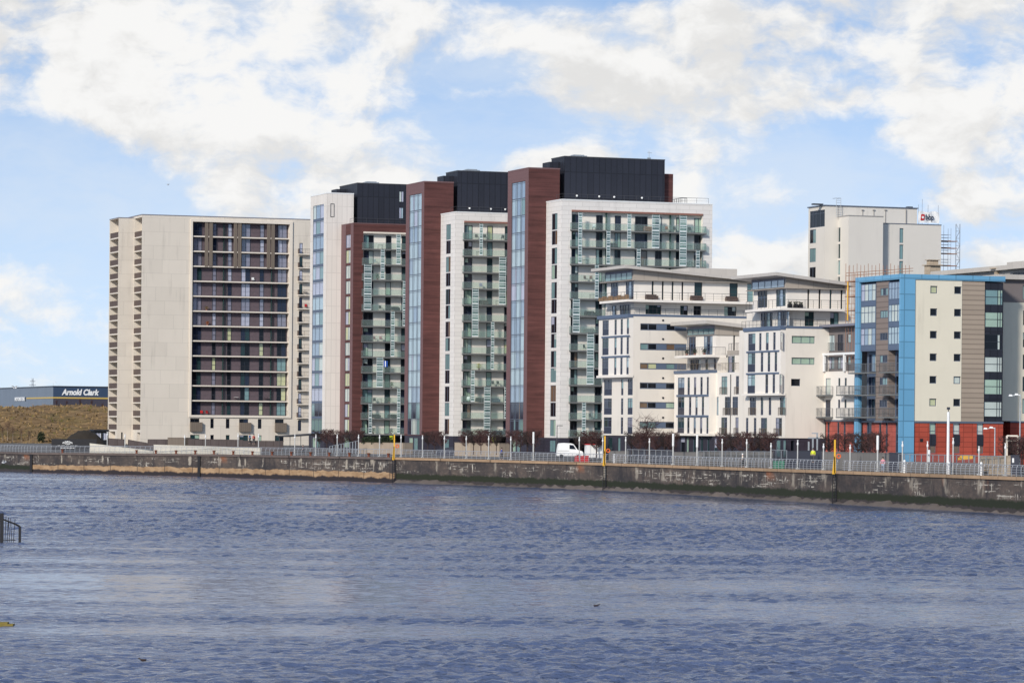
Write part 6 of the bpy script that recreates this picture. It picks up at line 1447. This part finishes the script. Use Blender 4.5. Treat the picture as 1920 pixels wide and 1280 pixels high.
# pergola, utility box, bins, yellow board, bollards
b0_, b1_ = inland(1516, 18), inland(1546, 17); zt = at(1530, 813, b0_.y).z; r = empty('pergola', 'grey steel pergola frame before the red tile base of the grey flats', 'pergola', (b0_.x, b0_.y, 4.5), 0); W_ = b1_.x-b0_.x
for x, top in ((0, zt-1.0), (W_*.35, zt-.6), (W_*.72, zt)): m = MB(); m.box(x-.1, x+.1, -.1, .1, 0, top-4.5); m.build('post', M['steel'], r)
m = MB(); m.box(-.1, W_, -.1, .1, zt-4.5-.62, zt-4.5-.45); m.box(W_*.25, W_*.80, -.08, .08, zt-4.5, zt-4.5+.15); m.build('beam', M['steel'], r)
b = inland(1903, 7); r = empty('utility_box', 'dark navy utility box with a white notice at the far right', 'utility box', (b.x, b.y, 4.2)); ht = at(1903, 853.5, b.y).z-4.2
m = MB(); m.box(-.42, .42, -.3, .3, 0, ht); m.box(-.46, .46, -.34, .34, ht, ht+.06); m.build('cabinet', M['navywall'], r); m = MB(); m.box(-.35, -.14, -.33, -.305, ht*.62, ht*.86); m.build('notice', M['white'], r)
b = inland(1897, 11); r = empty('gantry', 'pale timber gateway frame under the trees at the far right', 'gateway', (b.x, b.y, 4.4)); zt = at(1890, 816.5, b.y).z-4.4; xa = inland(1883, 11).x-b.x; xb = inland(1913, 11).x-b.x
for x in (xa, xb): m = MB(); m.box(x-.1, x+.1, -.1, .1, 0, zt); m.build('post', M['cream_trim'], r)
m = MB(); m.box(xa, xb, -.08, .08, zt-.1, zt+.08); m.box(xa, xb, -.08, .08, zt-.62, zt-.5); m.build('beam', M['cream_trim'], r)
b = inland(1808, 9); zt = at(1808, 856, b.y).z; r = empty('sign_board', 'tilted yellow board behind the fence before the red tile base', 'board', (b.x, b.y, zt)); m = MB(); m.hexa([(-.9, -.03, -.38), (.95, -.03, -.22), (.95, .03, -.22), (-.9, .03, -.38), (-.4, -.03, .14), (.95, -.03, .16), (.95, .03, .16), (-.4, .03, .14)]); m.build('panel', M['yellow'], r); m = MB(); m.tube((0, .05, -1.5), (0, .05, .1), .04); m.build('post', M['steel'], r)
for px, py, lab in ((1696, 868, 'white bollard on the promenade left of the tallest mast'), (1779.5, 872, 'white bollard at the foot of the tallest mast'), (1840, 872, 'white bollard on the promenade at the right'), (1742, 849, 'small white post by the fence before the red tile base'), (1152, 856.5, 'white bollard right of the middle yellow ladder post')):
    b = inland(px, 2.2 if py > 855 else 7); zt = at(px, py-6, b.y).z; m = MB(); h = max(.8, zt-b.z); m.lathe([(.14, 0), (.14, h-.1), (.10, h), (0, h)], n=10); tag(m.build('bollard', M['white'], None, tuple(b)), lab, 'bollard', 'white bollards')
b = inland(1460, 4); m = MB(); m.box(-.7, .7, -.4, .4, 0, .95); m.box(-.75, .75, -.45, .45, .95, 1.02); M['bin_green'] = mat('green_box_paint', (.04, .20, .12), .6, noise=(1, .1)); tag(m.build('grit_bin', M['bin_green'], None, tuple(b)), 'green grit box behind the railing left of the grey flats', 'grit box')
for px, lab in ((1252, 'left'), (1236, 'right')): pass
# rusty mooring posts along the left coping
for i, px in enumerate((116, 255, 291, 329, 365, 400, 436, 472, 509, 545, 581, 616, 654, 690, 727)):
    x, y, z, t_ = qat(px); nn = inward(t_); c = Vector((x, y, z))+nn*.1; m = MB(); m.lathe([(.24, -.35), (.26, .0), (.17, .1), (.17, .38), (.28, .48), (.26, .6), (0, .62)], n=10)
    tag(m.build('mooring_bollard', M['rust_d'] if 'rust_d' in M else M.setdefault('rust_d', mat('dark_rust', (.17, .055, .03), .85, noise=(2, .4))), None, tuple(c)), f'rusty mooring bollard on the coping of the ochre wall, {(ordn+["fourteenth", "fifteenth"])[i]} from the left', 'bollard', 'rusty mooring bollards on the coping')
# scaffold at the back tower and by the blue block, lattice mast, banner
def scaffold(name, label, b, x0, x1, y, z0, z1, lifts, boards, deck=True):
    r = empty(name, label, 'scaffold', tuple(b.world(x0, y, z0)), TH); m = MB(); W_ = x1-x0
    n = max(1, round(W_/1.8))
    for i in range(n+1):
        for yy in (0, 1.1): m.tube((W_*i/n, yy, 0), (W_*i/n, yy, z1-z0+(.8 if i % 2 else .3)), .035, n=5)
    for z in lifts:
        for dz in (0, .5, 1.0): m.tube((0, 0, z-z0+dz), (W_, 0, z-z0+dz), .028, n=5); m.tube((0, 1.1, z-z0+dz), (W_, 1.1, z-z0+dz), .028, n=5)
        for i in range(n+1): m.tube((W_*i/n, 0, z-z0), (W_*i/n, 1.1, z-z0), .028, n=5)
    m.build('scaffold_tube', M[boards[1]], r)
    for z in lifts:
        d_ = MB(); d_.box(-.2, W_+boards[2], -.1, 1.2, z-z0-.16, z-z0-.04); d_.build('scaffold_board', M[boards[0]], r)
b = BG; xs0 = b.W2+.1; lifts = [b.B(1775, v, b.y2+2)[1] for v in (451, 464, 474.5, 497)]
scaffold('scaffold', 'scaffold with timber decks on the right side of the pale tower', b, xs0, b.B(1783, 450, b.y2+2)[0], b.y2+2, lifts[-1]-12, b.B(1775, 431, b.y2+2)[1], lifts, ('rust', 'steel', 1.2))
b = BE; ya = b.L+.7; zt_ = b.zt
r = empty('scaffold', 'rust and yellow scaffold between the wing roof and the blue block', 'scaffold', tuple(b.world(.5, ya+4, 6)), TH); m = MB(); y2_ = MB(); dk = MB()
fc = ('A', .5); U = lambda px: b.u(fc, px, 560)-(ya+4); Zz = lambda py: b.z(fc, 1600, py)-6
for px in (1586, 1591, 1597, 1603, 1608): m.tube((0, U(px), Zz(700)), (0, U(px), Zz(512 if px != 1591 else 498)), .028, n=5); m.tube((1.2, U(px), Zz(700)), (1.2, U(px), Zz(510)), .022, n=5)
for py in (526, 545, 553, 569, 578, 590, 596): m.tube((0, U(1585), Zz(py)), (0, U(1609), Zz(py)), .025, n=5); m.tube((1.2, U(1585), Zz(py)), (1.2, U(1609), Zz(py)), .02, n=5)
for py in (526, 554, 580): dk.box(-.1, 1.3, U(1609), U(1585), Zz(py)-.14, Zz(py)-.06)
y2_.tube((-.08, U(1590.5), Zz(600)), (-.08, U(1590.5), Zz(527)), .09, n=6)
m.build('scaffold_tube', M['rust'], r); dk.build('scaffold_board', M['rust'], r); y2_.build('yellow_ladder', M['yellow'], r)
b = BE; r = empty('scaffold', 'low rusty edge scaffold on the roof behind the blue block', 'scaffold', tuple(b.world(4, b.L, b.zt)), TH); m = MB(); fc = ('A', 4.0)
for i, px in enumerate(range(1586, 1712, 7)):
    u_ = b.u(fc, px, 505)-b.L; zt2 = b.z(fc, px, 497 if i % 3 else 494)-b.zt; m.tube((0, u_, -3), (0, u_, zt2), .035, n=5)
for ya_, yb2 in ((512, 503), (517, 508)): m.tube((0, b.u(fc, 1586, 510)-b.L, b.z(fc, 1586, ya_)-b.zt), (0, b.u(fc, 1712, 505)-b.L, b.z(fc, 1712, yb2)-b.zt), .04, n=5)
m.build('scaffold_tube', M['rust'], r)
b = BG; d0 = 640; c = at(1795.5, 500, d0); zt = at(1795.5, 420, d0).z; r = empty('lattice_mast', 'grey lattice hoist mast standing right of the scaffold', 'mast', (c.x, c.y, 6)); w = .36; H = zt-6; m = MB()
for a_, b2 in ((-w, -w), (w, -w), (w, w), (-w, w)): m.tube((a_, b2, 0), (a_, b2, H), .035, n=4)
nb = int(H/1.3)
for i in range(nb):
    z = H*i/nb; z2 = H*(i+1)/nb
    for yy in (-w, w): m.tube((-w, yy, z), (w, yy, z), .022, n=3); m.tube((-w if i % 2 else w, yy, z), (w if i % 2 else -w, yy, z2), .03, n=3)
m.build('lattice', M['steel'], r)
b = BG; ys_ = b.y3-.4; x0, x1 = b.B(1722, 407, ys_)[0], b.B(1761, 407, ys_)[0]; za, zb_ = b.B(1740, 418, ys_)[1], b.B(1740, 397, ys_)[1]
r = empty('banner', 'white banner with red square and dark letters on the roof of the pale tower', 'banner', tuple(b.world(x0, ys_, za)), TH); W_ = x1-x0; H = zb_-za
m = MB()
for i in range(12):
    for j in range(5):
        P = lambda i, j: (W_*i/12, .10*math.sin(i*1.3+j*.8), H*j/5+(.12*math.sin(i*.9) if j == 5 else 0)); m.quad([P(i, j), P(i+1, j), P(i+1, j+1), P(i, j+1)])
smooth(m.build('sheet', M['white'], r)); m = MB(); m.hexa([(W_*.08, -.16, H*.22), (W_*.26, -.16, H*.22), (W_*.26, -.13, H*.22), (W_*.08, -.13, H*.22), (W_*.12, -.16, H*.76), (W_*.28, -.16, H*.76), (W_*.28, -.13, H*.76), (W_*.12, -.13, H*.76)]); m.build('red_emblem', M['red'], r)
m = MB(); m.lathe([(0, 0), (.22, 0), (.22, .03), (0, .03)], n=12); o = m.build('emblem_dot', M['white'], r, (W_*.19, -.17, H*.48)); o.rotation_euler = (math.pi/2, 0, 0)
M['navytext'] = mat('navy_lettering', (.02, .025, .05), .5, noise=(1, .05)); o = flat_text('bbp', 1.5, M['navytext'], 'lettering', r, (W_*.52, -.17, H*.50), 0, 0, 0); o.scale = (W_*.38/o.dimensions.x, 1, 1)
m = MB()
for f in (.02, .2, .48, .97): m.tube((W_*f, .15, -.5), (W_*f, .15, H+(1.2 if f != .2 else 2.2)), .035, n=5)
m.tube((0, .15, H*.9), (W_, .15, H*.9), .03, n=5); m.build('banner_pole', M['steel'], r)
# ------------------------------------------------------------------ people
def person(px, back, label, jacket, legs, hgt=1.72, face=0.0, zb=None, stride=.12, cap=None):
    b = inland(px, back); zb = b.z if zb is None else zb; k = hgt/1.75
    V_ = [((0, 0, .95), .15), ((0, 0, 1.15), .14), ((0, 0, 1.36), .16), ((0, 0, 1.48), .07), ((0, .02, 1.56), .075), ((0, .03, 1.66), .105), ((0, .0, 1.74), .06),
          ((-.19, 0, 1.40), .07), ((-.25, .03, 1.14), .052), ((-.22, .14, .92), .04), ((-.22, .18, .84), .032), ((.19, 0, 1.40), .07), ((.25, -.03, 1.14), .052), ((.23, .04, .92), .04), ((.23, .07, .84), .032),
          ((-.09, 0, .88), .10), ((-.10, stride, .50), .072), ((-.10, stride*.8, .09), .05), ((-.10, stride*.8+.16, .04), .04), ((.09, 0, .88), .10), ((.10, -stride, .50), .072), ((.10, -stride*1.5, .09), .05), ((.10, -stride*1.5+.16, .04), .04)]
    E_ = [(0, 1), (1, 2), (2, 3), (3, 4), (4, 5), (5, 6), (2, 7), (7, 8), (8, 9), (9, 10), (2, 11), (11, 12), (12, 13), (13, 14), (0, 15), (15, 16), (16, 17), (17, 18), (0, 19), (19, 20), (20, 21), (21, 22)]
    def skin(keep, grow, name, m):
        idx = sorted({v for e in keep for v in e}); mp = {v: i for i, v in enumerate(idx)}
        me = bpy.data.meshes.new(name); me.from_pydata([V_[i][0] for i in idx], [(mp[a], mp[c]) for a, c in keep], [])
        o = bpy.data.objects.new(name, me); COL.objects.link(o); md = o.modifiers.new('s', 'SKIN'); sd_ = o.modifiers.new('u', 'SUBSURF'); sd_.levels = 1; sd_.render_levels = 1
        for i, v in enumerate(me.skin_vertices[0].data): v.radius = (V_[idx[i]][1]*grow,)*2; v.use_root = (i == 0)
        bpy.context.view_layer.update()
        m2 = bpy.data.meshes.new_from_object(o.evaluated_get(bpy.context.evaluated_depsgraph_get())); o.modifiers.clear(); o.data = m2; m2.materials.clear(); m2.materials.append(m); bpy.data.meshes.remove(me); return smooth(o)
    body = skin(E_, 1.0, 'person', M['skin']); body.location = (b.x, b.y, zb); body.rotation_euler = (0, 0, face); body.scale = (k, k, k); tag(body, label, 'person', 'people on the promenade')
    j = skin([e for e in E_ if e in ((0, 1), (1, 2), (2, 7), (7, 8), (8, 9), (2, 11), (11, 12), (12, 13))], 1.22, 'jacket', jacket); j.parent = body
    l = skin([e for e in E_ if e in ((0, 15), (15, 16), (16, 17), (0, 19), (19, 20), (20, 21))], 1.18, 'trousers', legs); l.parent = body
    h = MB(); h.lathe([(.115, 1.64), (.125, 1.70), (.10, 1.77), (.04, 1.80), (0, 1.80)], (0, .01, 0), 10); h.build('hair', cap or M['hair'], body)
cl = lambda n, c: mat(n, c, .8, noise=(4, .1))
person(468, 27, 'person in a blue jacket behind the brown fence under the cream tower', cl('blue_jacket', (.03, .09, .22)), M['raildk'], face=2, zb=5.6)
person(475.5, 27, 'person in a red jacket behind the brown fence under the cream tower', cl('red_jacket', (.45, .03, .03)), M['raildk'], face=4, zb=5.5)
person(940.5, 6, 'person in a bright blue coat walking below the tall brick fins', cl('bright_blue_coat', (.02, .06, .38)), M['raildk'], 1.8, 1.4)
person(1392.5, 5, 'person in a cream top and cap by the six clipped trees', cl('cream_top', (.70, .62, .52)), M['raildk'], 1.75, 1.6, cap=M['white'])
person(1655.5, 4, 'person in a pink and white top with dark hair near the blue post', cl('pink_top', (.62, .25, .30)), cl('pale_jeans', (.30, .36, .45)), 1.75, 3.0)
person(1524.5, 9, 'person in a bright yellow vest before the slate navy wall', M['lgreen'], M['raildk'], 1.8, 3.0, zb=4.75)
person(568, 5, 'person in dark clothes behind the railing below the canopy', cl('dark_coat', (.03, .035, .07)), M['raildk'], 1.7, 1.0)
# ------------------------------------------------------------------ birds and the wreck of a jetty in the near water
def gull(name, label, cat, loc, flying, s_=1.0, rz=0):
    r = empty(name, label, cat, loc, rz); r.scale = (s_,)*3; m = MB()
    rings = [(-.24, .01, .02), (-.16, .06, .01), (0, .085, 0), (.14, .065, .03), (.20, .045, .09), (.26, .05, .11), (.31, .02, .10), (.36, .005, .09)]; n = 8
    P = [[(x, rad*math.cos(2*math.pi*j/n), z+rad*math.sin(2*math.pi*j/n)) for j in range(n)] for x, rad, z in rings]
    for i in range(len(P)-1):
        for j in range(n): m.quad([P[i][j], P[i+1][j], P[i+1][(j+1) % n], P[i][(j+1) % n]])
    smooth(m.build('body', M['white'] if flying else M['hair'], r))
    for sg in (-1, 1):
        m = MB()
        if flying: a = [(.10, sg*.05, .05), (-.10, sg*.05, .05), (-.04, sg*.36, .25), (.12, sg*.34, .27), (-.16, sg*.70, .14), (-.06, sg*.66, .18)]; m.quad([a[0], a[1], a[2], a[3]]); m.quad([a[3], a[2], a[4], a[5]])
        else: m.hexa([(-.22, sg*.05, .02), (.10, sg*.05, .0), (.10, sg*.09, .0), (-.22, sg*.07, .02), (-.20, sg*.04, .07), (.08, sg*.04, .08), (.08, sg*.08, .08), (-.20, sg*.06, .07)])
        m.build('wing', M['concrete'] if flying else M['bark'], r)
gull('gull', 'white gull flying before the roof edge of the blue grey shed', 'bird', tuple(at(28, 727.5, 600)), True, 1.6, 2.6)
gull('gull', 'white gull flying low before the mossy end of the quay wall', 'bird', tuple(at(7, 867, 560)), True, 1.5, .5)
gull('gull', 'distant gull gliding in open sky above the cream tower', 'bird', tuple(at(315, 347, 420)), True, .55, .8)
p = onz(1118, 1135, .05); gull('duck', 'dark duck swimming in mid river under the strip-window block', 'bird', tuple(p), False, .62, .3)
p = onz(268, 1237, .04); gull('duck', 'small dark duck swimming at the lower left of the water', 'bird', tuple(p), False, .6, 2.9)
bx, by, _ = onz(37, 1017, 0); r = empty('jetty_railing', 'black bent iron railing standing in the water at the left edge', 'railing', (bx, by, 0)); k = by/F; m = MB(); X_ = lambda px: (px-37)*k; Z_ = lambda py: (1017-py)*k
m.box(-.09, .09, -.06, .06, -1, Z_(986)); m.build('post', M['black'], r); m = MB(); m.box(X_(3)-.13, X_(3)+.13, -.08, .08, -1, Z_(962)); m.build('post', M['black'], r)
m = MB(); m.tube((X_(-14), 0, Z_(966)), (X_(4), 0, Z_(973)), .07); m.tube((X_(4), 0, Z_(973)), (X_(26), 0, Z_(981)), .07); m.tube((X_(26), 0, Z_(981)), (0, 0, Z_(986.5)), .08); m.tube((X_(-14), 0, Z_(1012)), (X_(29), 0, Z_(1012)), .035); m.build('rail', M['black'], r)
for i, px in enumerate((-9, -4, 1, 5.5, 9, 13, 17, 21, 25)):
    m = MB(); a = Vector((X_(px), .02, -.4)); bnd = .12*math.sin(i*1.7)
    q = [a, a+Vector((.02, 0, .9)), a+Vector((bnd*.5, .05, 1.5)), Vector((X_(px)+bnd, .08, Z_(965+i*.9)))]
    for s0, s1 in zip(q[:-1], q[1:]): m.tube(s0, s1, .024, n=5)
    m.build('bar', M['black'], r)
bx, by, _ = onz(10, 1173, 0); r = empty('jetty_plank', 'mossy timber step awash at the lower left edge of the water', 'step', (bx, by, 0)); k = by/F
M['mossy'] = mat('mossy_timber', (.20, .15, .03), .8, noise=(3, .4)); m = MB(); m.box(-1.2, 16*k, -.3, .3, -.15, .10); m.build('plank', M['mossy'], r); m = MB(); m.box(-1.2, 5*k, -.2, .35, .10, .17); m.build('plank', M['mossy'], r); m = MB(); m.box(-1.2, -.9, -.2, .2, -1, .1); m.build('post', M['black'], r)
# ------------------------------------------------------------------ things kept on the balconies
M['rustfab'] = mat('rust_fabric', (.34, .11, .04), .8, noise=(3, .1)); M['lilacfab'] = mat('lilac_plastic', (.42, .38, .52), .6, noise=(3, .05)); M['pinkfab'] = mat('pink_fabric', (.55, .25, .25), .8, noise=(3, .1)); M['yleaf'] = mat('yellow_flowers', (.60, .50, .05), .8, noise=(4, .3)); M['bleaf'] = mat('bright_leaf', (.08, .14, .03), .8, noise=(4, .3))
def chair(loc, rz, m, label, grp='chairs and tables on the balconies', s_=1.0):
    r = empty('balcony_chair', label, 'chair', loc, rz, grp); r.scale = (s_,)*3
    q = MB(); q.box(-.27, .27, -.27, .27, .38, .46); q.build('seat', m, r); q = MB(); q.hexa([(-.27, .21, .46), (.27, .21, .46), (.27, .27, .46), (-.27, .27, .46), (-.25, .30, .95), (.25, .30, .95), (.25, .35, .95), (-.25, .35, .95)]); q.build('backrest', m, r)
    for x in (-.24, .24):
        for y in (-.24, .24): q = MB(); q.tube((x, y, 0), (x, y, .38), .022, n=5); q.build('leg', M['raildk'], r)
def table(loc, rz, m, label, w=.9):
    r = empty('balcony_table', label, 'table', loc, rz, 'chairs and tables on the balconies'); q = MB(); q.box(-w/2, w/2, -.3, .3, .66, .71); q.build('tabletop', m, r)
    for x in (-w/2+.06, w/2-.06):
        for y in (-.25, .25): q = MB(); q.tube((x, y, 0), (x, y, .66), .022, n=5); q.build('leg', M['raildk'], r)
def sofa(loc, rz, m, label, w=1.7):
    r = empty('balcony_bench', label, 'bench', loc, rz, 'chairs and tables on the balconies'); q = MB(); q.box(-w/2, w/2, -.32, .32, .08, .42); q.build('seat', m, r); q = MB(); q.box(-w/2, w/2, .20, .33, .423, .80); q.build('backrest', m, r)
    for x in (-w/2-.08, w/2): q = MB(); q.box(x, x+.08, -.32, .32, .08, .60); q.build('arm', m, r)
def plant(loc, label, w=.7, h=.9, m='bleaf', seed=1, pot='redpot'):
    rn = random.Random(seed); r = empty('potted_plant', label, 'plant', loc, 0, 'plants on the balconies'); q = MB(); q.lathe([(0, 0), (.15, 0), (.20, .30), (.17, .30), (.16, .27), (0, .27)], n=10); q.build('pot', M['soffit'], r); q = MB()
    for _ in range(150):
        c = Vector((rn.gauss(0, w*.22), rn.gauss(0, .12), .32+rn.random()*(h-.32))); a = Vector((rn.uniform(-1, 1), rn.uniform(-1, 1), rn.uniform(-1, 1))).normalized()*.09; e = Vector((rn.uniform(-1, 1), rn.uniform(-1, 1), rn.uniform(-1, 1))).normalized()*.06; q.quad([c-a, c+e, c+a, c-e])
    q.build('foliage', M[m], r)
def bike(loc, rz, label):
    r = empty('bicycle', label, 'bicycle', loc, rz)
    for x in (-.52, .52):
        q = MB(); n = 18
        for i in range(n): a, c = 2*math.pi*i/n, 2*math.pi*(i+1)/n; q.tube((x+.33*math.cos(a), 0, .35+.33*math.sin(a)), (x+.33*math.cos(c), 0, .35+.33*math.sin(c)), .028, n=5, cap=False)
        for i in range(6): a = math.pi*i/6; q.tube((x+.33*math.cos(a), 0, .35+.33*math.sin(a)), (x-.33*math.cos(a), 0, .35-.33*math.sin(a)), .006, n=3, cap=False)
        q.build('wheel', M['black'], r)
    q = MB()
    for a, c in (((-.52, 0, .35), (-.18, 0, .80)), ((-.18, 0, .80), (.38, 0, .78)), ((-.52, 0, .35), (-.05, 0, .33)), ((-.05, 0, .33), (.38, 0, .78)), ((-.05, 0, .33), (-.2, 0, .85)), ((.52, 0, .35), (.36, 0, .90))): q.tube(a, c, .025, n=5)
    q.build('frame', M['raildk'], r); q = MB(); q.box(-.32, -.08, -.06, .06, .88, .94); q.build('saddle', M['black'], r); q = MB(); q.tube((.36, -.25, .95), (.36, .25, .95), .02); q.build('handlebar', M['raildk'], r)
FL = ['lowest', 'second', 'third', 'fourth', 'fifth', 'sixth', 'seventh', 'eighth', 'ninth', 'tenth', 'eleventh', 'twelfth', 'top']
def spot(b, px, k, y=-.32): x = b.u(('B', y), px, 600); return tuple(b.world(x, y, b.z0+b.st*k+.002))
def put(b, nm, rows_):
    for kind, px, k, m, what, where in rows_:
        p = spot(b, px, k); lab = f'{what} on the {FL[k]} balcony up of the {nm}{where}'
        if kind == 'c': chair(p, TH+random.uniform(-.6, .6), M[m], lab)
        elif kind == 't': table(p, TH, M[m], lab)
        elif kind == 's': sofa(p, TH+math.pi*0, M[m], lab)
        elif kind == 'p': plant(p, lab, m=m, seed=px, h=1.1, w=.9)
        elif kind == 'b': bike(p, TH, lab)
put(T3, 'tallest tower', [('s', 1216, 12, 'rustfab', 'rust coloured bench', ''), ('c', 1249, 12, 'rustfab', 'rust coloured chair', ''), ('c', 1264, 12, 'black', 'black chair', ', left of the screen'), ('c', 1292, 12, 'framedk', 'dark chair', ' near the end'), ('t', 1291, 11, 'framedk', 'dark table', ''), ('c', 1112, 12, 'white', 'white chair', ''), ('s', 1146, 11, 'black', 'dark bench', ''), ('b', 1293, 10, 'black', 'bicycle parked', ''), ('t', 1097, 10, 'framedk', 'small dark table', ''),
    ('c', 1098, 9, 'soffit', 'red brown chair', ', left one'), ('c', 1108, 9, 'soffit', 'red brown chair', ', right one'), ('t', 1110, 8, 'framedk', 'dark table', ''), ('s', 1106, 7, 'black', 'black bench', ''), ('s', 1106, 6, 'concrete', 'grey bench', ''), ('c', 1098, 5, 'black', 'black chair', ''), ('t', 1108, 3, 'brown_panel', 'brown table', ''), ('c', 1110, 1, 'raildk', 'dark chair', '')])
put(T2, 'middle tower', [('c', 893, 12, 'brown_panel', 'brown chair', ', left one'), ('c', 908, 12, 'brown_panel', 'brown chair', ', right of the screen'), ('c', 941, 12, 'black', 'black chair', ''), ('t', 897, 11, 'framedk', 'dark table', ''), ('c', 902, 9, 'lilacfab', 'lilac chair', ''), ('s', 905, 8, 'brown_panel', 'brown bench', ''), ('t', 934, 8, 'framedk', 'dark table', ''), ('p', 899, 4, 'yleaf', 'yellow flowering plant', ''), ('c', 926, 3, 'raildk', 'dark chair', ', left one'), ('c', 936, 3, 'raildk', 'dark chair', ', right one'),
    ('c', 879, 2, 'white', 'white chair', ''), ('s', 903, 2, 'black', 'black bench', ''), ('s', 929, 2, 'bluegrey', 'slate coloured bench', ''), ('s', 938, 0, 'bluegrey', 'slate coloured bench', '')])
put(T1, 'brick balcony tower', [('t', 712, 12, 'framedk', 'dark table', ''), ('c', 704, 11, 'white', 'white chair', ''), ('p', 707, 10, 'bleaf', 'leafy plant', ''), ('c', 714, 8, 'black', 'black chair', ''), ('s', 740, 8, 'black', 'black bench', ''), ('c', 704, 6, 'pinkfab', 'pink chair', ', left one'), ('c', 715, 6, 'pinkfab', 'pink chair', ', right one'), ('p', 735, 3, 'bleaf', 'bright green plant', ''), ('p', 731, 2, 'bleaf', 'tall leafy plant', ''), ('c', 704, 2, 'black', 'black chair', ''), ('t', 713, 2, 'framedk', 'dark table', ''), ('s', 706, 1, 'black', 'black bench', ''), ('s', 738, 1, 'black', 'black bench', ', right of the door'), ('p', 702, 0, 'bleaf', 'bushy plant', ''), ('p', 735, 0, 'leaf', 'dark bushy plant', '')])
p = T1.world(T1.u(('B', -.8), 722, 679), -.85, T1.z(('B', -.8), 722, 684)); r = empty('flag', 'small blue and white flag hung on a balcony of the brick balcony tower', 'flag', tuple(p), TH); q = MB(); q.tube((-.3, 0, -.2), (-.3, 0, 1.0), .02); q.build('pole', M['white'], r); q = MB()
M['flagblue'] = mat('flag_blue', (.03, .12, .50), .8, noise=(3, .05))
for i in range(6): q.quad([(-.28+.13*i, .05*math.sin(i*1.4), -.35), (-.28+.13*(i+1), .05*math.sin(i*1.4+1.4), -.35), (-.28+.13*(i+1), .05*math.sin(i*1.4+1.4), .75), (-.28+.13*i, .05*math.sin(i*1.4), .75)], 1 if i in (2,) else 0)
q.build('cloth', [M['flagblue'], M['white']], r)
# cream tower
def kspot(px, k, y=.55):
    z0 = K.B(450, 778.5, 0)[1]; rs = (K.B(360, 441.7, 0)[1]-z0)/12; return tuple(K.world(K.u(('B', y), px, 600), y, z0+rs*k+.003))
chair(kspot(380, 0), TH, M['red'], 'red chair on the lowest brick-backed balcony of the cream tower, left one'); chair(kspot(391, 0), TH+.5, M['red'], 'red chair on the lowest brick-backed balcony of the cream tower, right one')
table(kspot(444, 1), TH, M['white'], 'white table on the second brick-backed balcony up of the cream tower'); plant(kspot(387, 7), 'dry plant on the eighth brick-backed balcony up of the cream tower', m='straw', seed=4); plant(kspot(389, 6), 'rusty coloured plant on the seventh brick-backed balcony up of the cream tower', m='rustfab', seed=6)
chair(kspot(474, 9), TH, M['white'], 'white chair on the tenth brick-backed balcony up of the cream tower'); table(kspot(500, 1), TH, M['black'], 'black covered table on the second brick-backed balcony up of the cream tower')
zf = K.B(265, 805.5, 0)[1]; st_ = (K.B(265, 442.3, 0)[1]-zf)/14
chair(tuple(K.world(K.u(('B', -.5), 574, 570), -.5, zf+st_*9+.003)), TH, M['red'], 'red chair on a narrow side balcony at the right edge of the cream tower')
table(tuple(K.world(K.u(('B', -.5), 572, 545), -.5, zf+st_*10+.003)), TH, M['framedk'], 'dark table on a narrow side balcony at the right edge of the cream tower')
# grey flats: dish; wing-roof flats: furniture behind the railings
z_ = BD.z(('A', -1.0), 1521, 722); y_ = BD.u(('A', -1.0), 1521, 722); q = MB(); q.lathe([(0, -.08), (.3, -.02), (.46, .10), (.44, .11), (.28, 0), (0, -.06)], n=16); r = empty('satellite_dish', 'grey satellite dish on a balcony of the small grey and white flats', 'satellite dish', tuple(BD.world(-1.2, y_, z_)), 0); o = q.build('dish', M['slab'], r); o.rotation_euler = (1.3, 0, .3); q = MB(); q.tube((0, .1, -.9), (0, .1, 0), .03); q.build('pole', M['raildk'], r)
for px, k, lab in ((1480.5, 0, 'left'), (1491.5, 1, 'middle'), (1500.5, 2, 'right')):
    x = BC.u(('B', -.2), px, 570); r = empty('planter_box', f'dark planter box, {lab} of three on the top terrace beside the blue block', 'planter', tuple(BC.world(x, -.3, BC.z6+.003)), TH, 'planter boxes on the top terrace'); q = MB(); q.box(-.28, .28, -.2, .2, 0, .5); q.build('box', M['black'], r); q = MB(); rn = random.Random(k)
    for _ in range(120): c = Vector((rn.uniform(-.26, .26), rn.uniform(-.2, .2), rn.uniform(.45, .85))); a = Vector((rn.uniform(-1, 1), 0, rn.uniform(-1, 1)))*.08; e = Vector((0, rn.uniform(-1, 1), rn.uniform(-1, 1)))*.08; q.quad([c-a, c+e, c+a, c-e])
    q.build('foliage', M['leaf'], r)
for i, px in enumerate((1222, 1306, 1372)):
    sofa(tuple(BA.world(BA.u(('B', -.2), px, 550), -.2, BA.z6+.003)), TH, M['brown_panel'], f'brown bench on the upper terrace of the strip-window block, {["left", "middle", "right"][i]} one')
for i, y in enumerate((2.0, 5.0, 8.5, 11.0)): sofa(tuple(BA.world(-.6, y, BA.z6+.003)), TH-math.pi/2, M['timber'], f'timber bench on the river terrace of the strip-window block, {ordn[i]} from the corner', 1.5)
for i, y in enumerate((2.0, 5.5, 8.5)): plant(tuple(BB.world(.0, y, BB.z5+.003)), f'small round plant on the low block upper balcony, {ordn[i]} from the corner', m='leaf', seed=i)
